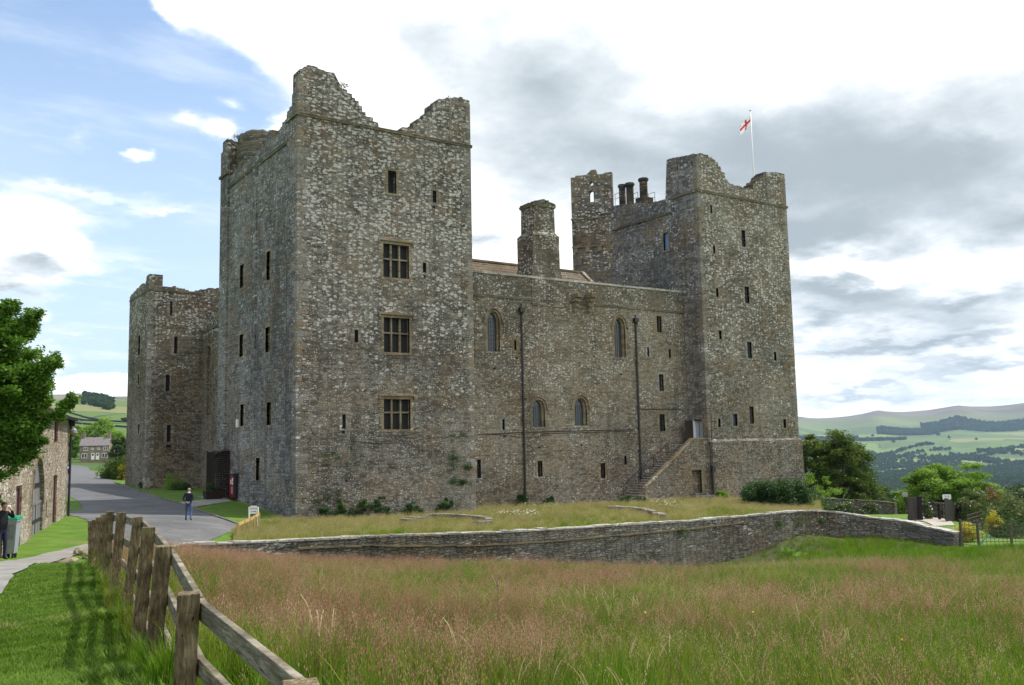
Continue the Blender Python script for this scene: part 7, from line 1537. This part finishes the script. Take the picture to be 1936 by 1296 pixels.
# meadow outline: fence line, wall line, right side
fl_xy = [(float(b_.x), float(b_.y)) for b_ in bots]
mead = [ud(.6, -4), ud(-.15, 1.0)]+fl_xy+[tuple(hit(185, 1050)[:2]), tuple(hit(240, 1056)[:2]), tuple(hit(292, 1046)[:2])]+[tuple(np.array(p[:2])-np.array([FX, FY])*.35) for p in wall_top[1:]]+[tuple(at(1880, 1037, 49.6)[:2]), tuple(at(1990, 1037, 47.5)[:2]), ud(40, 45), ud(45, -4)]
m_mead = varied('meadow_soil', (.03, .04, .012), (.08, .085, .03), 3, .95, .5, 20)
drape('meadow', mead, .03, m_mead, 1.5)
def nz(x, y, s, seed=0):
    return (np.sin(x*s+1.7*np.sin(y*s*.7+seed)+seed)+np.sin(y*s*1.3+1.3*np.sin(x*s*.9+seed*2))+.6*np.sin((x+y)*s*2.1+seed*3)+.5*np.sin((x-y)*s*3.3+seed*5+np.sin(x*s*2)))/3.1
def scatter_view(poly, d0, d1, dens, seed, excl=(), hf=H, umax=.62, lim=None):
    """random points inside a ground polygon within a band of distance"""
    rg = np.random.default_rng(seed); A = []
    n = int(dens*(d1-d0)*2*umax*(d0+d1)/2); d = np.sqrt(rg.uniform(d0*d0, d1*d1, n)); u = rg.uniform(-umax, umax, n)*d
    x = CX+RX*u+FX*d; y = CY+RY*u+FY*d; k = inpoly(x, y, poly)
    for e in excl: k &= ~inpoly(x, y, e)
    return x[k], y[k]
def rim(x, y, A, B): return x
X = []; Y = []
for d0, d1, dn in ((3.2, 8, 46), (8, 14, 40), (14, 24, 26), (24, 36, 17), (36, 62, 12)):
    x, y = scatter_view(mead, d0, d1, dn, int(d0*7), umax=.88 if d0 > 5 else 1.2); X.append(x); Y.append(y)
X = np.concatenate(X); Y = np.concatenate(Y); D = (X-CX)*FX+(Y-CY)*FY; U = (X-CX)*RX+(Y-CY)*RY
Z = H(X, Y)+.02; pk = 1.35*nz(X, Y, .55, 1)+.7*nz(X, Y, 1.7, 4)+rgm.normal(size=len(X))*.22-.12*(U > .1*D); gk = nz(X, Y, .42, 7)+.5*nz(X, Y, 1.3, 2)+rgm.normal(size=len(X))*.25
pk = pk+np.where(U < -.06*D, .45, 0)-np.where((D > 30) & (U > .05*D), .5, 0); gk = gk+np.where(U > .06*D, .18, -.1)+np.where((D > 45), 1.3*np.clip((U/D-.2)*6, 0, 1), 0)
fl_near = np.array(fl_xy); df = np.min(np.hypot(X[:, None]-fl_near[None, :, 0], Y[:, None]-fl_near[None, :, 1]), 1); gk += np.clip(1.3-df, 0, 1)*1.2*(D < 14); 
kd = np.where(gk > .42, rgm.integers(0, 3, len(X)), np.where(pk > .24+.007*np.clip(D-15, 0, 30), rgm.integers(3, 6, len(X)), np.where(rgm.uniform(size=len(X)) < .55, rgm.integers(6, 9, len(X)), rgm.integers(9, 11, len(X)))))
sc = rgm.uniform(.75, 1.2, len(X))*(1+.1*(D > 24)+.15*(D > 36)); sc[(gk > .42) & (D > 40)] *= .75; wt_ = np.array([p[:2] for p in densify(wall_top, 2.0)]); dwl = np.min(np.hypot(X[:, None]-wt_[None, :, 0], Y[:, None]-wt_[None, :, 1]), 1); sc *= np.clip(.45+(dwl-.5)*.16, .45, 1); sc *= np.clip(.38+df*.75, .38, 1)*np.where(D < 11, .85, 1)
fx_ = (rgm.uniform(size=len(X)) < .035) & (D < 20) & (kd > 2); kd = np.where(fx_, rgm.integers(11, 13, len(X)), kd)
instancer('meadow_grass', np.c_[X, Y, Z], rgm.uniform(0, 6.28, len(X)), sc, kd, SRC['meadow_tufts'], 11)
# lawn in the left foreground
lawn_poly = [ud(.2, -2), ud(-.35, 1.2)]+fl_xy+[tuple(hit(150, 1048)[:2]), tuple(hit(100, 1064)[:2]), tuple(hit(50, 1078)[:2]), tuple(hit(16, 1098)[:2]), tuple(hit(2, 1125)[:2]), tuple(hit(-60, 1190)[:2]), ud(-14, 12), ud(-10, -2)]
X = []; Y = []
for d0, d1, dn in ((3, 7, 330), (7, 12, 230), (12, 22, 110)):
    x, y = scatter_view(lawn_poly, d0, d1, dn, int(d0*9), umax=.66); X.append(x); Y.append(y)
X = np.concatenate(X); Y = np.concatenate(Y); cut = nz(X, Y, 1.1, 3)+.6*nz(X, Y, 3.1, 5)
df = np.min(np.hypot(X[:, None]-fl_near[None, :, 0], Y[:, None]-fl_near[None, :, 1]), 1)
kd = np.where((cut > .85) & (df < 2.0), 4, np.where(df < .3, 3, rgm.integers(0, 3, len(X)))); kd = np.where((kd < 3) & (rgm.uniform(size=len(X)) < .08), 3, kd)
instancer('lawn_grass', np.c_[X, Y, H(X, Y)], rgm.uniform(0, 6.28, len(X)), rgm.uniform(.8, 1.3, len(X))*np.where(df < .3, 1.5, 1), kd, SRC['lawn_tufts'], 5)
# terrace rough grass
tin = [tuple(p) for p in terr_poly]; wk = [walk_xy]
x, y = scatter_view(tin, 37, 80, 11, 5, umax=.5, excl=[walk_xy]); 
k = ~((y > -.5) & (x > 0) & (x < 13.6)) & ~((y > 2.2) & (x > 13.6) & (x < 38)) & ~((x > 36.5) & (y > -1.2)) & ~((x > 24) & (x < 38) & (y > -.2)); x = x[k]; y = y[k]
z = HT(x, y); near_t = (y > -1.6) & (x < 13); kd = np.where(nz(x, y, .5, 3)+rgm.normal(size=len(x))*.3 > .45, 3, rgm.integers(0, 3, len(x)))
instancer('terrace_grass', np.c_[x, y, z], rgm.uniform(0, 6.28, len(x)), rgm.uniform(.5, .95, len(x))*np.where(near_t, .5, 1), kd, SRC['terrace_tufts'], 4)
# ox-eye daisies on the terrace, buttercups
def daisies(name, pts, n, r_, label):
    rg = np.random.default_rng(int(pts[0][0])); V = []; Fc = []; mi = []
    for px, py in pts:
        c = hit(px, py, .3, HT1)
        for k in range(n):
            q = np.array([c[0]+rg.normal()*r_, c[1]+rg.normal()*r_, 0]); q[2] = HT1(q[0], q[1])+rg.uniform(.5, .7)
            for j in range(6): a = j*math.pi/3+rg.uniform(0, 1); V += [tuple(q), tuple(q+np.array([.05*math.cos(a-.35), .05*math.sin(a-.35), .01])), tuple(q+np.array([.065*math.cos(a), .065*math.sin(a), .012])), tuple(q+np.array([.05*math.cos(a+.35), .05*math.sin(a+.35), .01]))]; Fc.append(tuple(range(len(V)-4, len(V)))); mi.append(0)
            V += [tuple(q+np.array([.002, 0, -.5])), tuple(q+np.array([-.002, .0, -.5])), tuple(q+np.array([-.002, 0, 0])), tuple(q+np.array([.002, 0, 0]))]; Fc.append(tuple(range(len(V)-4, len(V)))); mi.append(1)
    o = np_mesh(name, V, Fc, [m_white_fl, gm_stem], midx=mi); tag(o, label, None, None, 'stuff')
daisies('daisies', [(985, 975), (970, 978), (995, 980), (1032, 962)], 26, .75, None); daisies('daisies', [(1258, 958), (1266, 963), (1250, 955)], 16, .5, None)
def wildflowers(name, n, col, r0, h0, h1, seed, d0=5, d1=40):
    rg = np.random.default_rng(seed); V = []; Fc = []; mi = []
    for k in range(n):
        d = rg.uniform(d0, d1); u = rg.uniform(-.1, .58)*d; x, y = ud(u, d)
        if not inpoly(np.array([x]), np.array([y]), mead)[0]: continue
        h = rg.uniform(h0, h1); q = np.array([x, y, H1(x, y)+h]); s_ = r0*rg.uniform(.7, 1.3)
        for j in range(3): dd = rg.normal(size=3); dd /= np.linalg.norm(dd); e = np.cross(dd, rg.normal(size=3)); e /= np.linalg.norm(e); V += [tuple(q-dd*s_), tuple(q-e*s_), tuple(q+dd*s_), tuple(q+e*s_)]; Fc.append(tuple(range(len(V)-4, len(V)))); mi.append(0)
        V += [tuple(q+np.array([.003, 0, -h])), tuple(q+np.array([-.003, 0, -h])), tuple(q+np.array([-.002, 0, 0])), tuple(q+np.array([.002, 0, 0]))]; Fc.append(tuple(range(len(V)-4, len(V)))); mi.append(1)
    o = np_mesh(name, V, Fc, [col, gm_green], midx=mi); tag(o, None, None, None, 'stuff')
wildflowers('buttercups', 60, mat('buttercup_yellow', (.8, .6, .02), .5), .009, .45, .62, 4)
wildflowers('thistles', 34, mat('thistle_purple', (.26, .08, .24), .8), .017, .6, .78, 6, 9, 40)
# ------------------------------------------------------------------ air
hz = MB(); hz.box((CX-9000, CY-9000, -260), (CX+9000, CY+9000, 420)); mh = bpy.data.materials.new('haze'); mh.use_nodes = True; nt_ = mh.node_tree; nt_.nodes.clear(); o_ = nt_.nodes.new('ShaderNodeOutputMaterial'); v_ = nt_.nodes.new('ShaderNodeVolumePrincipled')
v_.inputs['Color'].default_value = (.50, .72, 1, 1); v_.inputs['Density'].default_value = 4.2e-5; v_.inputs['Anisotropy'].default_value = .2; nt_.links.new(v_.outputs[0], o_.inputs['Volume'])
hzo = hz.build('haze', mh); tag(hzo, kind='stuff')
